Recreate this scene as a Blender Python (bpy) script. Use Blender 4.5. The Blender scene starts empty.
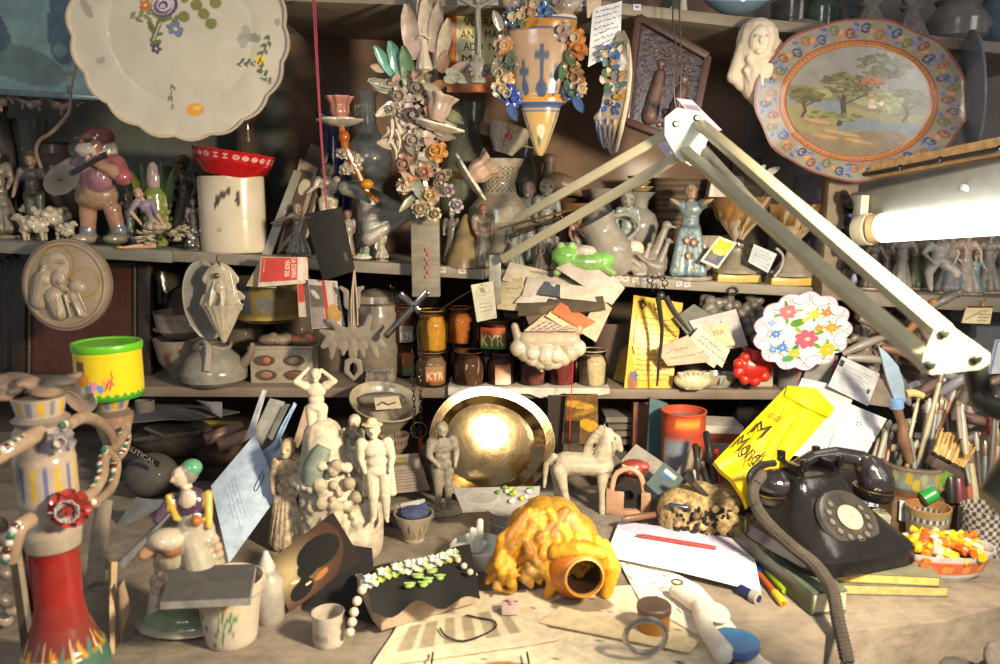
import bpy,bmesh,math,random
import numpy as np
from mathutils import Vector,Matrix,Euler
PI=math.pi
rnd=random.Random(7)
SC=bpy.context.scene
COL=SC.collection
# camera, world, lights
PITCH=math.radians(9.4);FPX=800.0;CAM=Vector((0,0,1.35))
cd=bpy.data.cameras.new('camera');cam=bpy.data.objects.new('camera',cd);COL.objects.link(cam)
cam.location=CAM;cam.rotation_euler=(PI/2-PITCH,0,0)
cd.sensor_width=36;cd.lens=28.8;cd.clip_start=.02
cd.dof.use_dof=True;cd.dof.focus_distance=1.62;cd.dof.aperture_fstop=4.5
SC.camera=cam
SC.view_settings.view_transform='Standard';SC.view_settings.look='None'
SC.view_settings.exposure=0.05;SC.view_settings.gamma=1
W=bpy.data.worlds.new('room');SC.world=W;W.use_nodes=True
W.node_tree.nodes['Background'].inputs[0].default_value=(.95,.96,1,1)
W.node_tree.nodes['Background'].inputs[1].default_value=.22
def area(name,loc,target,size,power,col,sizey=None,spread=PI):
    l=bpy.data.lights.new(name,'AREA');l.energy=power;l.color=col;l.size=size;l.spread=spread
    if sizey:l.shape='RECTANGLE';l.size_y=sizey
    o=bpy.data.objects.new(name,l);COL.objects.link(o);o.location=loc
    o.rotation_euler=(Vector(target)-Vector(loc)).to_track_quat('-Z','Y').to_euler()
    return o
area('bench_lamp_light',(.62,.48,1.46),(.02,1.32,.76),.12,25,(1,.83,.58),None,2.25)
area('window_light',(-.5,-.9,2.3),(-.1,1.8,1.2),.6,15,(.97,.98,1))
area('right_area_light',(1.7,.2,1.7),(.5,1.8,1.1),.6,7,(1,.95,.88))  # soft warm area light from the right, aimed at the shelves
# pixel <-> place
def _dir(px,py):
    dx=(px-500)/FPX;dy=(332-py)/FPX
    return Vector((dx,dy*math.sin(PITCH)+math.cos(PITCH),dy*math.cos(PITCH)-math.sin(PITCH)))
def at(px,py,Y):
    d=_dir(px,py);return CAM+d*(Y/d.y)
def on(px,py,z):
    d=_dir(px,py);return CAM+d*((z-CAM.z)/d.z)
def hx(c):
    if not isinstance(c,str):return np.array(c,float)
    c=c.lstrip('#');c=c if len(c)==6 else ''.join(k*2 for k in c);v=np.array([int(c[i:i+2],16)/255 for i in(0,2,4)])
    return np.where(v<=.04045,v/12.92,((v+.055)/1.055)**2.4)
# materials (all procedural, colour comes from the piece's own paint layer)
MATS={}
FIN={'glaze':(.16,0,.5),'satin':(.42,0,.3),'matte':(.85,0,.1),'paper':(.9,0,.05),'metal':(.28,1,0),       'chrome':(.12,1,0),'plastic':(.33,0,.2),'wood':(.65,0,0),'cloth':(.95,0,0),'silver':(.10,1,0)}
def mat(fin='matte',mot=.25,scale=45,bump=.15,dust=0.0,tint='#6f665b'):
    key=(fin,mot,scale,bump,dust,tint)
    if key in MATS:return MATS[key]
    m=bpy.data.materials.new(fin);m.use_nodes=True;nt=m.node_tree;N=nt.nodes;L=nt.links
    b=N['Principled BSDF'];r,me,ct=FIN[fin]
    b.inputs['Roughness'].default_value=r;b.inputs['Metallic'].default_value=me
    b.inputs['Coat Weight'].default_value=ct*.35;b.inputs['Coat Roughness'].default_value=.12
    a=N.new('ShaderNodeAttribute');a.attribute_name='Col'
    tc=N.new('ShaderNodeTexCoord')
    n1=N.new('ShaderNodeTexNoise');n1.inputs['Scale'].default_value=scale;n1.inputs['Detail'].default_value=5;n1.inputs['Roughness'].default_value=.65
    L.new(tc.outputs['Object'],n1.inputs['Vector'])
    rp=N.new('ShaderNodeMapRange');rp.inputs[1].default_value=.35;rp.inputs[2].default_value=.68
    rp.inputs[3].default_value=1-mot;rp.inputs[4].default_value=1+mot*.25
    L.new(n1.outputs['Fac'],rp.inputs[0])
    mx=N.new('ShaderNodeMix');mx.data_type='RGBA';mx.blend_type='MULTIPLY';mx.inputs[0].default_value=1
    L.new(a.outputs['Color'],mx.inputs[6]);L.new(rp.outputs[0],mx.inputs[7])
    out=mx.outputs[2]
    if fin=='wood':
        mp=N.new('ShaderNodeMapping');mp.inputs['Scale'].default_value=(3,60,60);L.new(tc.outputs['Object'],mp.inputs[0])
        n3=N.new('ShaderNodeTexNoise');n3.inputs['Scale'].default_value=1.6;n3.inputs['Detail'].default_value=6;L.new(mp.outputs[0],n3.inputs['Vector'])
        r3=N.new('ShaderNodeMapRange');r3.inputs[1].default_value=.3;r3.inputs[2].default_value=.7;r3.inputs[3].default_value=.55;r3.inputs[4].default_value=1.1
        L.new(n3.outputs['Fac'],r3.inputs[0])
        m3=N.new('ShaderNodeMix');m3.data_type='RGBA';m3.blend_type='MULTIPLY';m3.inputs[0].default_value=.8
        L.new(out,m3.inputs[6]);L.new(r3.outputs[0],m3.inputs[7]);out=m3.outputs[2]
    if dust>0:
        n2=N.new('ShaderNodeTexNoise');n2.inputs['Scale'].default_value=scale*.35;n2.inputs['Detail'].default_value=8;n2.inputs['Roughness'].default_value=.7
        L.new(tc.outputs['Object'],n2.inputs['Vector'])
        r2=N.new('ShaderNodeMapRange');r2.inputs[1].default_value=.22;r2.inputs[2].default_value=.66;r2.inputs[3].default_value=0;r2.inputs[4].default_value=dust
        L.new(n2.outputs['Fac'],r2.inputs[0])
        m2=N.new('ShaderNodeMix');m2.data_type='RGBA';L.new(r2.outputs[0],m2.inputs[0]);L.new(out,m2.inputs[6])
        m2.inputs[7].default_value=(*hx(tint),1);out=m2.outputs[2]
    L.new(out,b.inputs['Base Color'])
    if bump:
        bp=N.new('ShaderNodeBump');bp.inputs['Strength'].default_value=bump;bp.inputs['Distance'].default_value=.004
        L.new(n1.outputs['Fac'],bp.inputs['Height']);L.new(bp.outputs[0],b.inputs['Normal'])
    MATS[key]=m;return m
def glass_mat(col=(1,1,1,1)):
    if 'glass' in MATS:return MATS['glass']
    m=bpy.data.materials.new('glass');m.use_nodes=True;nt=m.node_tree;N=nt.nodes;L=nt.links
    N.remove(N['Principled BSDF']);o=N['Material Output']
    t=N.new('ShaderNodeBsdfTransparent');t.inputs[0].default_value=(.95,.96,.94,1)
    g=N.new('ShaderNodeBsdfGlossy');g.inputs['Roughness'].default_value=.06
    f=N.new('ShaderNodeFresnel');f.inputs[0].default_value=1.5
    x=N.new('ShaderNodeMixShader');L.new(f.outputs[0],x.inputs[0]);L.new(t.outputs[0],x.inputs[1]);L.new(g.outputs[0],x.inputs[2])
    L.new(x.outputs[0],o.inputs['Surface']);MATS['glass']=m;return m
def emit_mat(col,s):
    m=bpy.data.materials.new('lit_tube');m.use_nodes=True;nt=m.node_tree;b=nt.nodes['Principled BSDF']
    b.inputs['Emission Color'].default_value=(*col,1);b.inputs['Emission Strength'].default_value=s;return m
# objects
def tag(o,label=None,cat=None,group=None,kind=None):
    if label:o['label']=label
    if cat:o['category']=cat
    if group:o['group']=group
    if kind:o['kind']=kind
    return o
def E(name,label,cat,loc,rz=0,group=None,rx=0,ry=0):
    o=bpy.data.objects.new(name,None);COL.objects.link(o);o.location=loc;o.rotation_euler=(rx,ry,rz)
    o.empty_display_size=.02
    return tag(o,label,cat,group)
def link(me,name,parent=None,m=None,loc=None,rot=None,label=None,cat=None,group=None,kind=None):
    o=bpy.data.objects.new(name,me);COL.objects.link(o)
    if m:me.materials.clear();me.materials.append(m)
    if loc is not None:o.location=loc
    if rot is not None:o.rotation_euler=rot
    if parent:o.parent=parent
    return tag(o,label,cat,group,kind)
def dup(root,loc,rz=None,label=None,sc=None,group=None):
    r=root.copy();COL.objects.link(r);r.location=loc
    if rz is not None:r.rotation_euler.z=rz
    if sc is not None:r.scale=(sc,)*3 if not isinstance(sc,tuple)else sc
    if label:r['label']=label
    if group:r['group']=group
    for ch in root.children:
        c=ch.copy();COL.objects.link(c);c.parent=r
        for g in ch.children:
            d=g.copy();COL.objects.link(d);d.parent=c
    return r
# painting a surface: stamps in its own coordinates
def ink(x,y,base,stamps):
    out=np.tile(hx(base),(len(x),1))if not(isinstance(base,np.ndarray)and base.ndim==2)else base.copy()
    for s in stamps:
        k=s[0]
        if k=='e':
            _,cx,cy,rx,ry,a,c=s;ca,sa=math.cos(a),math.sin(a)
            u=(x-cx)*ca+(y-cy)*sa;v=-(x-cx)*sa+(y-cy)*ca;m=(u/rx)**2+(v/ry)**2<1
        elif k=='l':
            _,pts,w,c=s;m=np.zeros(len(x),bool)
            for(x1,y1),(x2,y2)in zip(pts,pts[1:]):
                dx,dy=x2-x1,y2-y1;L2=dx*dx+dy*dy+1e-12
                t=np.clip(((x-x1)*dx+(y-y1)*dy)/L2,0,1)
                m|=(x-x1-t*dx)**2+(y-y1-t*dy)**2<w*w
        elif k=='b':
            _,x0,y0,x1,y1,c=s;m=(x>x0)&(x<x1)&(y>y0)&(y<y1)
        else:
            _,fn,c=s;m=fn(x,y)
        out[m]=hx(c)
    return out
def flower(cx,cy,r,col,cc='#d8a63a',n=5,a0=0):
    return[('e',cx+.58*r*math.cos(a0+i*2*PI/n),cy+.58*r*math.sin(a0+i*2*PI/n),.48*r,.36*r,a0+i*2*PI/n,col)for i in range(n)]+[('e',cx,cy,.25*r,.25*r,0,cc)]
def sprig(x,y,a,L,col,n=5,w=.25):
    o=[('l',[(x,y),(x+L*math.cos(a),y+L*math.sin(a))],L*.03,col)]
    for i in range(n):
        t=(i+1)/n;s=1 if i%2 else-1
        o.append(('e',x+L*t*math.cos(a)+s*L*.12*math.sin(a),y+L*t*math.sin(a)-s*L*.12*math.cos(a),L*.16,L*w*.3,a+s*.7,col))
    return o
# mesh builder
def smoothpath(pts,n=6,closed=False):
    P=[np.array(p,float)for p in pts]
    if len(P)<3:return P
    out=[]
    m=len(P)
    rng=range(m if closed else m-1)
    for i in rng:
        if closed:p0,p1,p2,p3=P[i-1],P[i],P[(i+1)%m],P[(i+2)%m]
        else:p0,p1,p2,p3=P[max(i-1,0)],P[i],P[i+1],P[min(i+2,m-1)]
        for k in range(n):
            t=k/n
            out.append(.5*((2*p1)+(-p0+p2)*t+(2*p0-5*p1+4*p2-p3)*t*t+(-p0+3*p1-3*p2+p3)*t**3))
    if not closed:out.append(P[-1])
    return out
class MB:
    def __init__(s,col='#ffffff'):
        s.V=[];s.F=[];s.C=[];s.n=0;s.col=col;s.M=None
    def add(s,v,f,c=None):
        v=np.array(v,float).reshape(-1,3)
        if s.M is not None:
            M=np.array(s.M);v=v@M[:3,:3].T+M[:3,3]
        if c is None:c=s.col
        c=np.array(c,float)if isinstance(c,np.ndarray)and c.ndim==2 else np.tile(hx(c),(len(v),1))
        s.V.append(v);s.C.append(c);s.F+=[tuple(int(i)+s.n for i in q)for q in f];s.n+=len(v)
        return s
    def box(s,c,d,rot=None,col=None):
        hx_,hy,hz=[k/2 for k in d]
        v=np.array([(a*hx_,b*hy,e*hz)for a in(-1,1)for b in(-1,1)for e in(-1,1)])
        if rot is not None:v=v@np.array(Euler(rot).to_matrix()).T
        return s.add(v+np.array(c),[(0,1,3,2),(4,6,7,5),(0,4,5,1),(2,3,7,6),(0,2,6,4),(1,5,7,3)],col)
    def ell(s,c,r,rot=None,col=None,nu=16,nv=10):
        if not isinstance(r,(tuple,list)):r=(r,)*3
        v=[(0,0,1)]
        for j in range(1,nv):
            ph=PI*j/nv
            for i in range(nu):th=2*PI*i/nu;v.append((math.sin(ph)*math.cos(th),math.sin(ph)*math.sin(th),math.cos(ph)))
        v.append((0,0,-1));v=np.array(v)*np.array(r)
        if rot is not None:v=v@np.array(Euler(rot).to_matrix()).T
        f=[(0,1+i,1+(i+1)%nu)for i in range(nu)]
        for j in range(nv-2):
            for i in range(nu):a=1+j*nu;f.append((a+i,a+nu+i,a+nu+(i+1)%nu,a+(i+1)%nu))
        k=len(v)-1;a=1+(nv-2)*nu;f+=[(a+i,k,a+(i+1)%nu)for i in range(nu)]
        return s.add(v+np.array(c),f,col)
    def tube(s,pts,r,seg=8,col=None,sm=0,closed=False):
        P=[np.array(p,float)for p in pts]
        R=list(r)if isinstance(r,(list,tuple))else[r]*len(P)
        if sm:
            old=len(P);P2=smoothpath(P,sm,closed);
            ts=np.linspace(0,old-1 if not closed else old,len(P2)+(1 if closed else 0))[:len(P2)]
            R=list(np.interp(ts,range(old+(1 if closed else 0)),R+([R[0]]if closed else[])));P=P2
        n=len(P);V=[];up=None
        for i in range(n):
            t=(P[(i+1)%n]-P[i-1])if closed else(P[min(i+1,n-1)]-P[max(i-1,0)])
            t=t/(np.linalg.norm(t)+1e-12)
            if up is None:
                up=np.array((0,0,1.))if abs(t[2])<.9 else np.array((1.,0,0))
            a=up-t*np.dot(up,t);a/=(np.linalg.norm(a)+1e-12);up=a;b=np.cross(t,a)
            for k in range(seg):
                th=2*PI*k/seg;V.append(P[i]+R[i]*(a*math.cos(th)+b*math.sin(th)))
        F=[]
        for i in range(n if closed else n-1):
            for k in range(seg):
                j=(i+1)%n;F.append((i*seg+k,i*seg+(k+1)%seg,j*seg+(k+1)%seg,j*seg+k))
        if not closed:F+=[tuple(range(seg)),tuple((n-1)*seg+k for k in range(seg))]
        return s.add(V,F,col)
    def lathe(s,prof,seg=32,col=None,c=(0,0,0),scal=None,stamps=None,sub=1,sx=1,sy=1,zoff=None):
        """prof: (r, z) or (r, z, colour); u=.5 faces the camera"""
        base=col or s.col;P=[]
        for i,p in enumerate(prof[:-1]):
            q=prof[i+1];k=sub
            for j in range(k):
                t=j/k;P.append((p[0]+(q[0]-p[0])*t,p[1]+(q[1]-p[1])*t,(p[2]if len(p)>2 else base)))
        q=prof[-1];P.append((q[0],q[1],q[2]if len(q)>2 else base))
        U=np.linspace(0,1,seg,endpoint=False);th=-PI/2+(U-.5)*2*PI
        V=[];Cc=[];xx=[];zz=[]
        for(r,z,cc)in P:
            rr=max(r,1e-5)*np.ones(seg)
            if scal:rr=rr*scal(th,z)
            zo=z+(zoff(th,r,z)if zoff else 0)
            V.append(np.stack([rr*np.cos(th)*sx,rr*np.sin(th)*sy,np.zeros(seg)+zo],1));Cc.append(np.tile(hx(cc),(seg,1)))
            xx.append(U);zz.append(np.full(seg,z))
        V=np.concatenate(V);Cc=np.concatenate(Cc)
        if stamps:Cc=ink(np.concatenate(xx),np.concatenate(zz),Cc,stamps)
        F=[]
        for i in range(len(P)-1):
            for k in range(seg):F.append((i*seg+k,i*seg+(k+1)%seg,(i+1)*seg+(k+1)%seg,(i+1)*seg+k))
        if P[0][0]>1e-4:F.append(tuple(range(seg)))
        if P[-1][0]>1e-4:F.append(tuple((len(P)-1)*seg+k for k in range(seg)))
        return s.add(V+np.array(c),F,Cc)
    def plate(s,rx,ry,n,prof,thick=.004,rings=40,seg=120,base='#ffffff',stamps=(),amp=.04,rim=None,rimw=.03,fn=None):
        """disc in local xy, face towards +z. prof(t)->height; scallop n/amp; paint in (-1..1)"""
        th=np.linspace(0,2*PI,seg,endpoint=False);T=np.linspace(0,1,rings+1)[1:]
        sc=1+amp*(np.abs(np.cos(n*th/2))-.5)*2 if n else np.ones(seg)
        if fn is not None:sc=fn(th)
        X=[np.array([0.])];Y=[np.array([0.])];Z=[np.array([prof(0)])];Tn=[np.array([0.])]
        for t in T:
            k=1+(sc-1)*t**2
            X.append(np.cos(th)*t*k);Y.append(np.sin(th)*t*k);Z.append(np.full(seg,prof(t))+(.012*rx*(sc-1)/max(amp,.01)*max(0,t-.75)*2));Tn.append(np.full(seg,t))
        X=np.concatenate(X);Y=np.concatenate(Y);Z=np.concatenate(Z);Tn=np.concatenate(Tn)
        C_=ink(X,Y,base,stamps)
        if rim:C_[Tn>1-rimw]=hx(rim)
        m=len(X);F=[(0,1+i,1+(i+1)%seg)for i in range(seg)]
        for j in range(rings-1):
            a=1+j*seg;F+=[(a+i,a+seg+i,a+seg+(i+1)%seg,a+(i+1)%seg)for i in range(seg)]
        Fb=[tuple(m+k for k in q[::-1])for q in F]
        a=1+(rings-1)*seg;Fs=[(a+i,m+a+i,m+a+(i+1)%seg,a+(i+1)%seg)for i in range(seg)]
        top=np.stack([X*rx,Y*ry,Z],1);bot=top.copy();bot[:,2]-=thick
        back=np.tile(hx(rim or(base if isinstance(base,str)else '#aaaaaa')),(m,1))
        return s.add(np.concatenate([top,bot]),F+Fb+Fs,np.concatenate([C_,back]))
    def sheet(s,P,faces2=None,thick=.001,col=None):
        """closed outline (3d, planar-ish) made thick along its normal"""
        P=np.array(P,float);n=len(P);nr=np.zeros(3)
        for i in range(n):nr+=np.cross(P[i]-P[0],P[(i+1)%n]-P[0])
        nr/=np.linalg.norm(nr)+1e-12
        V=np.concatenate([P+nr*thick/2,P-nr*thick/2])
        F=[tuple(range(n)),tuple(range(2*n-1,n-1,-1))]+[(i,(i+1)%n,n+(i+1)%n,n+i)for i in range(n)]
        return s.add(V,F,col)
    def petal(s,c,d,nrm,L,w,col,curl=.3,cup=.2,tip=1.0,nu=5,nv=4,tw=.25):
        d=Vector(d).normalized();nrm=Vector(nrm);nrm=(nrm-d*nrm.dot(d)).normalized();sd=d.cross(nrm)
        V=[];c=Vector(c)
        for i in range(nu+1):
            t=i/nu;ww=w*math.sin(PI*min(1,.12+t*.80*tip+.0))**.7 if i<nu or tip<1 else w*tw
            for j in range(nv+1):
                u=(j/nv-.5)*2
                V.append(c+d*(L*t)+sd*(ww*u*.5)+nrm*(curl*L*t*t*.8+cup*w*u*u*.5*t))
        V2=[v-nrm*.0012 for v in V];m=len(V);F=[]
        for i in range(nu):
            for j in range(nv):a=i*(nv+1)+j;F.append((a,a+1,a+nv+2,a+nv+1));F.append((m+a+nv+1,m+a+nv+2,m+a+1,m+a))
        bd=[j for j in range(nv+1)]+[i*(nv+1)+nv for i in range(1,nu+1)]+[nu*(nv+1)+j for j in range(nv-1,-1,-1)]+[i*(nv+1)for i in range(nu-1,0,-1)]
        F+=[(bd[k],bd[(k+1)%len(bd)],m+bd[(k+1)%len(bd)],m+bd[k])for k in range(len(bd))]
        return s.add([tuple(v)for v in V+V2],F,col)
    def rose(s,c,nrm,r,col,col2=None,layers=3,n=5):
        nrm=Vector(nrm).normalized();a=nrm.orthogonal().normalized();b=nrm.cross(a);c=Vector(c)
        for l in range(layers):
            k=1-l/layers
            for i in range(n):
                th=2*PI*(i+.5*l)/n;d=a*math.cos(th)+b*math.sin(th)
                s.petal(c+nrm*(.12*r*l),d*(k)+nrm*(.25+.45*l),nrm,r*(.55+.5*k),r*.85*(.5+.6*k),col if l%2==0 or not col2 else col2,curl=-.25+.25*l,cup=.5,tw=.75)
        s.ell(c+nrm*(.2*r*layers*.5),r*.22,col=col2 or col,nu=8,nv=6)
        return s
    def mesh(s,bevel=0,smooth=True,ang=38,recalc=True):
        V=np.concatenate(s.V);C_=np.concatenate(s.C)
        me=bpy.data.meshes.new('m');me.from_pydata(V.tolist(),[],s.F)
        at_=me.attributes.new('Col','FLOAT_COLOR','POINT')
        at_.data.foreach_set('color',np.concatenate([C_,np.ones((len(C_),1))],1).astype(np.float32).ravel())
        if recalc or bevel:
            bm=bmesh.new();bm.from_mesh(me)
            bmesh.ops.recalc_face_normals(bm,faces=bm.faces)
            if bevel:bmesh.ops.bevel(bm,geom=[e for e in bm.edges if len(e.link_faces)==2 and e.calc_face_angle(0)>.6],offset=bevel,segments=2,profile=.5,affect='EDGES',clamp_overlap=True)
            bm.to_mesh(me);bm.free()
        if smooth:
            me.polygons.foreach_set('use_smooth',[True]*len(me.polygons));me.set_sharp_from_angle(angle=math.radians(ang))
        return me
    def obj(s,name,parent=None,fin='matte',mot=.25,scale=45,bump=.15,dust=0,tint='#6f665b',bevel=0,m=None,ang=38,**kw):
        return link(s.mesh(bevel,ang=ang),name,parent,m or mat(fin,mot,scale,bump,dust,tint),**kw)
# sculpting: overlapping masses fused into one skin
class SK:
    def __init__(s):s.p=[]
    def cap(s,a,b,ra,rb=None,col='#c9bfae',bias=0):
        s.p.append(('c',np.array(a,float),np.array(b,float),ra,ra if rb is None else rb,col,bias));return s
    def chain(s,pts,rs,col='#c9bfae',bias=0):
        for i in range(len(pts)-1):
            r0=rs[i]if isinstance(rs,(list,tuple))else rs;r1=rs[i+1]if isinstance(rs,(list,tuple))else rs
            s.cap(pts[i],pts[i+1],r0,r1,col,bias)
        return s
    def ell(s,c,r,rot=(0,0,0),col='#c9bfae',bias=0):
        if not isinstance(r,(tuple,list)):r=(r,)*3
        s.p.append(('e',np.array(c,float),r,rot,None,col,bias));return s
    def scaled(s,k,M=None):
        o=SK()
        for q in s.p:
            if q[0]=='c':o.p.append(('c',q[1]*k,q[2]*k,q[3]*k,q[4]*k,q[5],q[6]))
            else:o.p.append(('e',q[1]*k,tuple(r*k for r in q[2]),q[3],None,q[5],q[6]))
        return o
    def obj(s,name,parent=None,fin='matte',vox=None,smooth=3,mot=.25,scale=60,bump=.2,dust=0,tint='#6f665b',flat=None,**kw):
        B=MB()
        for q in s.p:
            if q[0]=='c':
                _,a,b,ra,rb,c,_b=q;d=b-a;L=np.linalg.norm(d)+1e-9;z=d/L
                B.ell(a,ra,nu=12,nv=8);B.ell(b,rb,nu=12,nv=8)
                if L>1e-6:
                    sn=max(-1,min(1,(ra-rb)/L));cs=math.sqrt(1-sn*sn)
                    B.tube([a+z*ra*sn,b+z*rb*sn],[ra*cs,rb*cs],12)
            else:B.ell(q[1],q[2],q[3],nu=16,nv=12)
        V=np.concatenate(B.V);ext=(V.max(0)-V.min(0)).max()
        me=bpy.data.meshes.new('t');me.from_pydata(V.tolist(),[],B.F)
        bm=bmesh.new();bm.from_mesh(me);bmesh.ops.recalc_face_normals(bm,faces=bm.faces);bm.to_mesh(me);bm.free()
        o=bpy.data.objects.new('t',me);COL.objects.link(o)
        r=o.modifiers.new('r','REMESH');r.mode='VOXEL';r.voxel_size=vox or ext/75
        if smooth:sm=o.modifiers.new('s','SMOOTH');sm.iterations=smooth;sm.factor=.5
        dg=bpy.context.evaluated_depsgraph_get();m2=bpy.data.meshes.new_from_object(o.evaluated_get(dg))
        bpy.data.objects.remove(o);bpy.data.meshes.remove(me)
        n=len(m2.vertices);X=np.empty(n*3);m2.vertices.foreach_get('co',X);X=X.reshape(-1,3)
        best=np.full(n,1e9);Cc=np.zeros((n,3))
        for q in s.p:
            if q[0]=='c':
                _,a,b,ra,rb,c,bi=q;d=b-a;t=np.clip(((X-a)@d)/(d@d+1e-12),0,1)
                D=np.linalg.norm(X-a-t[:,None]*d,axis=1)-(ra+(rb-ra)*t)-bi
            else:
                R=np.array(Euler(q[3]).to_matrix());Y=(X-q[1])@R/np.array(q[2]);D=(np.linalg.norm(Y,axis=1)-1)*min(q[2])-q[6]
                c=q[5]
            c=q[5];k=D<best;best[k]=D[k];Cc[k]=hx(c)
        if flat is not None:X[:,2]=np.maximum(X[:,2],flat);m2.vertices.foreach_set('co',X.ravel())
        if m2.attributes.get('Col'):m2.attributes.remove(m2.attributes['Col'])
        A=m2.attributes.new('Col','FLOAT_COLOR','POINT');A.data.foreach_set('color',np.concatenate([Cc,np.ones((n,1))],1).astype(np.float32).ravel())
        m2.polygons.foreach_set('use_smooth',[True]*len(m2.polygons))
        return link(m2,name,parent,mat(fin,mot,scale,bump,dust,tint),**kw)
# flat pieces given by their corners in the place
class Slab:
    """corners TL TR BR BL (world). surface coordinates u right, v down in 0..1"""
    def __init__(s,cs,thick=.0008,bend=0,bendv=0,noise=0,seed=0):
        s.c=[Vector(c)for c in cs];s.o=sum(s.c,Vector())/4;s.t=thick;s.b=bend;s.bv=bendv;s.nz=noise;s.seed=seed
        n=(s.c[1]-s.c[3]).cross(s.c[2]-s.c[0]).normalized()
        if n.dot(s.o-CAM)>0:n=-n
        s.n=n                      
        s.w=((s.c[1]-s.c[0]).length+(s.c[2]-s.c[3]).length)/2;s.h=((s.c[3]-s.c[0]).length+(s.c[2]-s.c[1]).length)/2
    def p(s,u,v,off=0):
        a=s.c[0].lerp(s.c[1],u);b=s.c[3].lerp(s.c[2],u);q=a.lerp(b,v)
        k=s.b*math.sin(PI*min(max(u,0),1))+s.bv*math.sin(PI*min(max(v,0),1))
        if s.nz:k+=s.nz*(math.sin(u*7+s.seed)*math.cos(v*6+s.seed*2)+.5*math.sin(u*15+v*11+s.seed))
        return q+s.n*(k+off)-s.o
    def build(s,name,base='#e8e6e0',stamps=(),res=None,fin='paper',parent=None,edge=None,ny=None,**kw):
        nx=res or(56 if stamps else 8);ny=ny or nx
        U,V_=np.meshgrid(np.linspace(0,1,nx+1),np.linspace(0,1,ny+1));U=U.ravel();V_=V_.ravel()
        top=np.array([s.p(float(a),float(b))for a,b in zip(U,V_)]);bot=top-np.array(s.n)*s.t
        C_=ink(U,V_,base,stamps);m=len(U)
        F=[]
        for j in range(ny):
            for i in range(nx):a=j*(nx+1)+i;F.append((a,a+1,a+nx+2,a+nx+1))
        Fb=[tuple(k+m for k in q[::-1])for q in F]
        bd=list(range(nx+1))+[(j*(nx+1)+nx)for j in range(1,ny+1)]+[ny*(nx+1)+i for i in range(nx-1,-1,-1)]+[j*(nx+1)for j in range(ny-1,0,-1)]
        B=MB();ec=np.tile(hx(edge or(base if isinstance(base,str)else '#999999')),(m,1))
        B.add(top,F,C_);B.add(bot,Fb and[tuple(k-m for k in q)for q in Fb],ec)
        sd=np.concatenate([top[bd],bot[bd]]);k=len(bd)
        B.add(sd,[(i,(i+1)%k,k+(i+1)%k,k+i)for i in range(k)],np.tile(hx(edge or(base if isinstance(base,str)else '#999999')),(2*k,1)))
        s.ob=B.obj(name,parent,fin,loc=(s.o if parent is None else None),**kw)
        s.par=s.ob
        return s.ob
    def child(s,B,name,fin='paper',**kw):
        return B.obj(name,s.ob,fin,**kw)
    def text(s,txt,u0,v0,u1,v1,col='#222222',name='lettering',rot=0,off=.0006,fin='paper',parent=None,ext=.0003,fit=True):
        V,F=textmesh(txt)
        x0,y0=V[:,0].min(),V[:,1].min();w=V[:,0].max()-x0;h=V[:,1].max()-y0
        X=(V[:,0]-x0)/w;Y=(V[:,1]-y0)/h
        if rot==0:uu=u0+(u1-u0)*X;vv=v1-(v1-v0)*Y
        elif rot==1:uu=u1-(u1-u0)*(1-Y)*1.0;vv=v0+(v1-v0)*X        
        else:uu=u0+(u1-u0)*(1-Y);vv=v1-(v1-v0)*X
        P=[s.p(float(a),float(b),off)for a,b in zip(uu,vv)]
        B=MB(col);B.add([tuple(q)for q in P],F)
        return B.obj(name,parent or s.ob,fin,mot=.05,bump=0)
    def scrawl(s,lines,u0,v0,u1,v1,col='#333a55',w=.0009,amp=.35,name='handwriting',fin='paper',seed=1,off=.0006,fill=None):
        """rows of pen squiggle, grouped like words"""
        R=random.Random(seed);B=MB(col);dv=(v1-v0)/max(1,lines)
        for i in range(lines):
            v=v0+dv*(i+.5);u=u0+R.random()*.03;end=u1-R.random()*.25*(u1-u0)
            while u<end:
                L=(u1-u0)*R.uniform(.08,.24);k=max(3,int(L/(u1-u0)*26));pts=[]
                for j in range(k+1):pts.append((u+L*j/k,v+dv*amp*R.uniform(-.5,.5)*(1 if j%2 else-1)))
                for(a,b),(c,d)in zip(pts,pts[1:]):
                    p=s.p(a,b,off);q=s.p(c,d,off);t=(q-p).normalized();sd=t.cross(s.n)*w/2
                    B.add([tuple(p+sd),tuple(p-sd),tuple(q-sd),tuple(q+sd)],[(0,1,2,3)])
                u+=L+(u1-u0)*.04
        if B.n:return B.obj(name,s.ob,fin,mot=0,bump=0)
_TX={}
def textmesh(t):
    if t in _TX:return _TX[t]
    c=bpy.data.curves.new('t','FONT');c.body=t;c.resolution_u=3;c.fill_mode='FRONT'
    o=bpy.data.objects.new('t',c);COL.objects.link(o);dg=bpy.context.evaluated_depsgraph_get()
    me=bpy.data.meshes.new_from_object(o.evaluated_get(dg));V=np.array([v.co[:]for v in me.vertices]);F=[tuple(p.vertices)for p in me.polygons]
    bpy.data.objects.remove(o);_TX[t]=(V,F);return _TX[t]
def quad(pxs,Y):
    """four pixel corners, Y a number or four"""
    Ys=Y if isinstance(Y,(list,tuple))else[Y]*4
    return[at(p[0],p[1],y)for p,y in zip(pxs,Ys)]
def face_cam(loc,tilt=0,spin=0,yaw=0):
    """rotation for a disc modelled in xy, face +z: stand up facing -Y, then spin in its plane"""
    return(Matrix.Rotation(yaw,3,'Z')@Matrix.Rotation(PI/2-tilt,3,'X')@Matrix.Rotation(spin,3,'Z')).to_euler()
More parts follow.
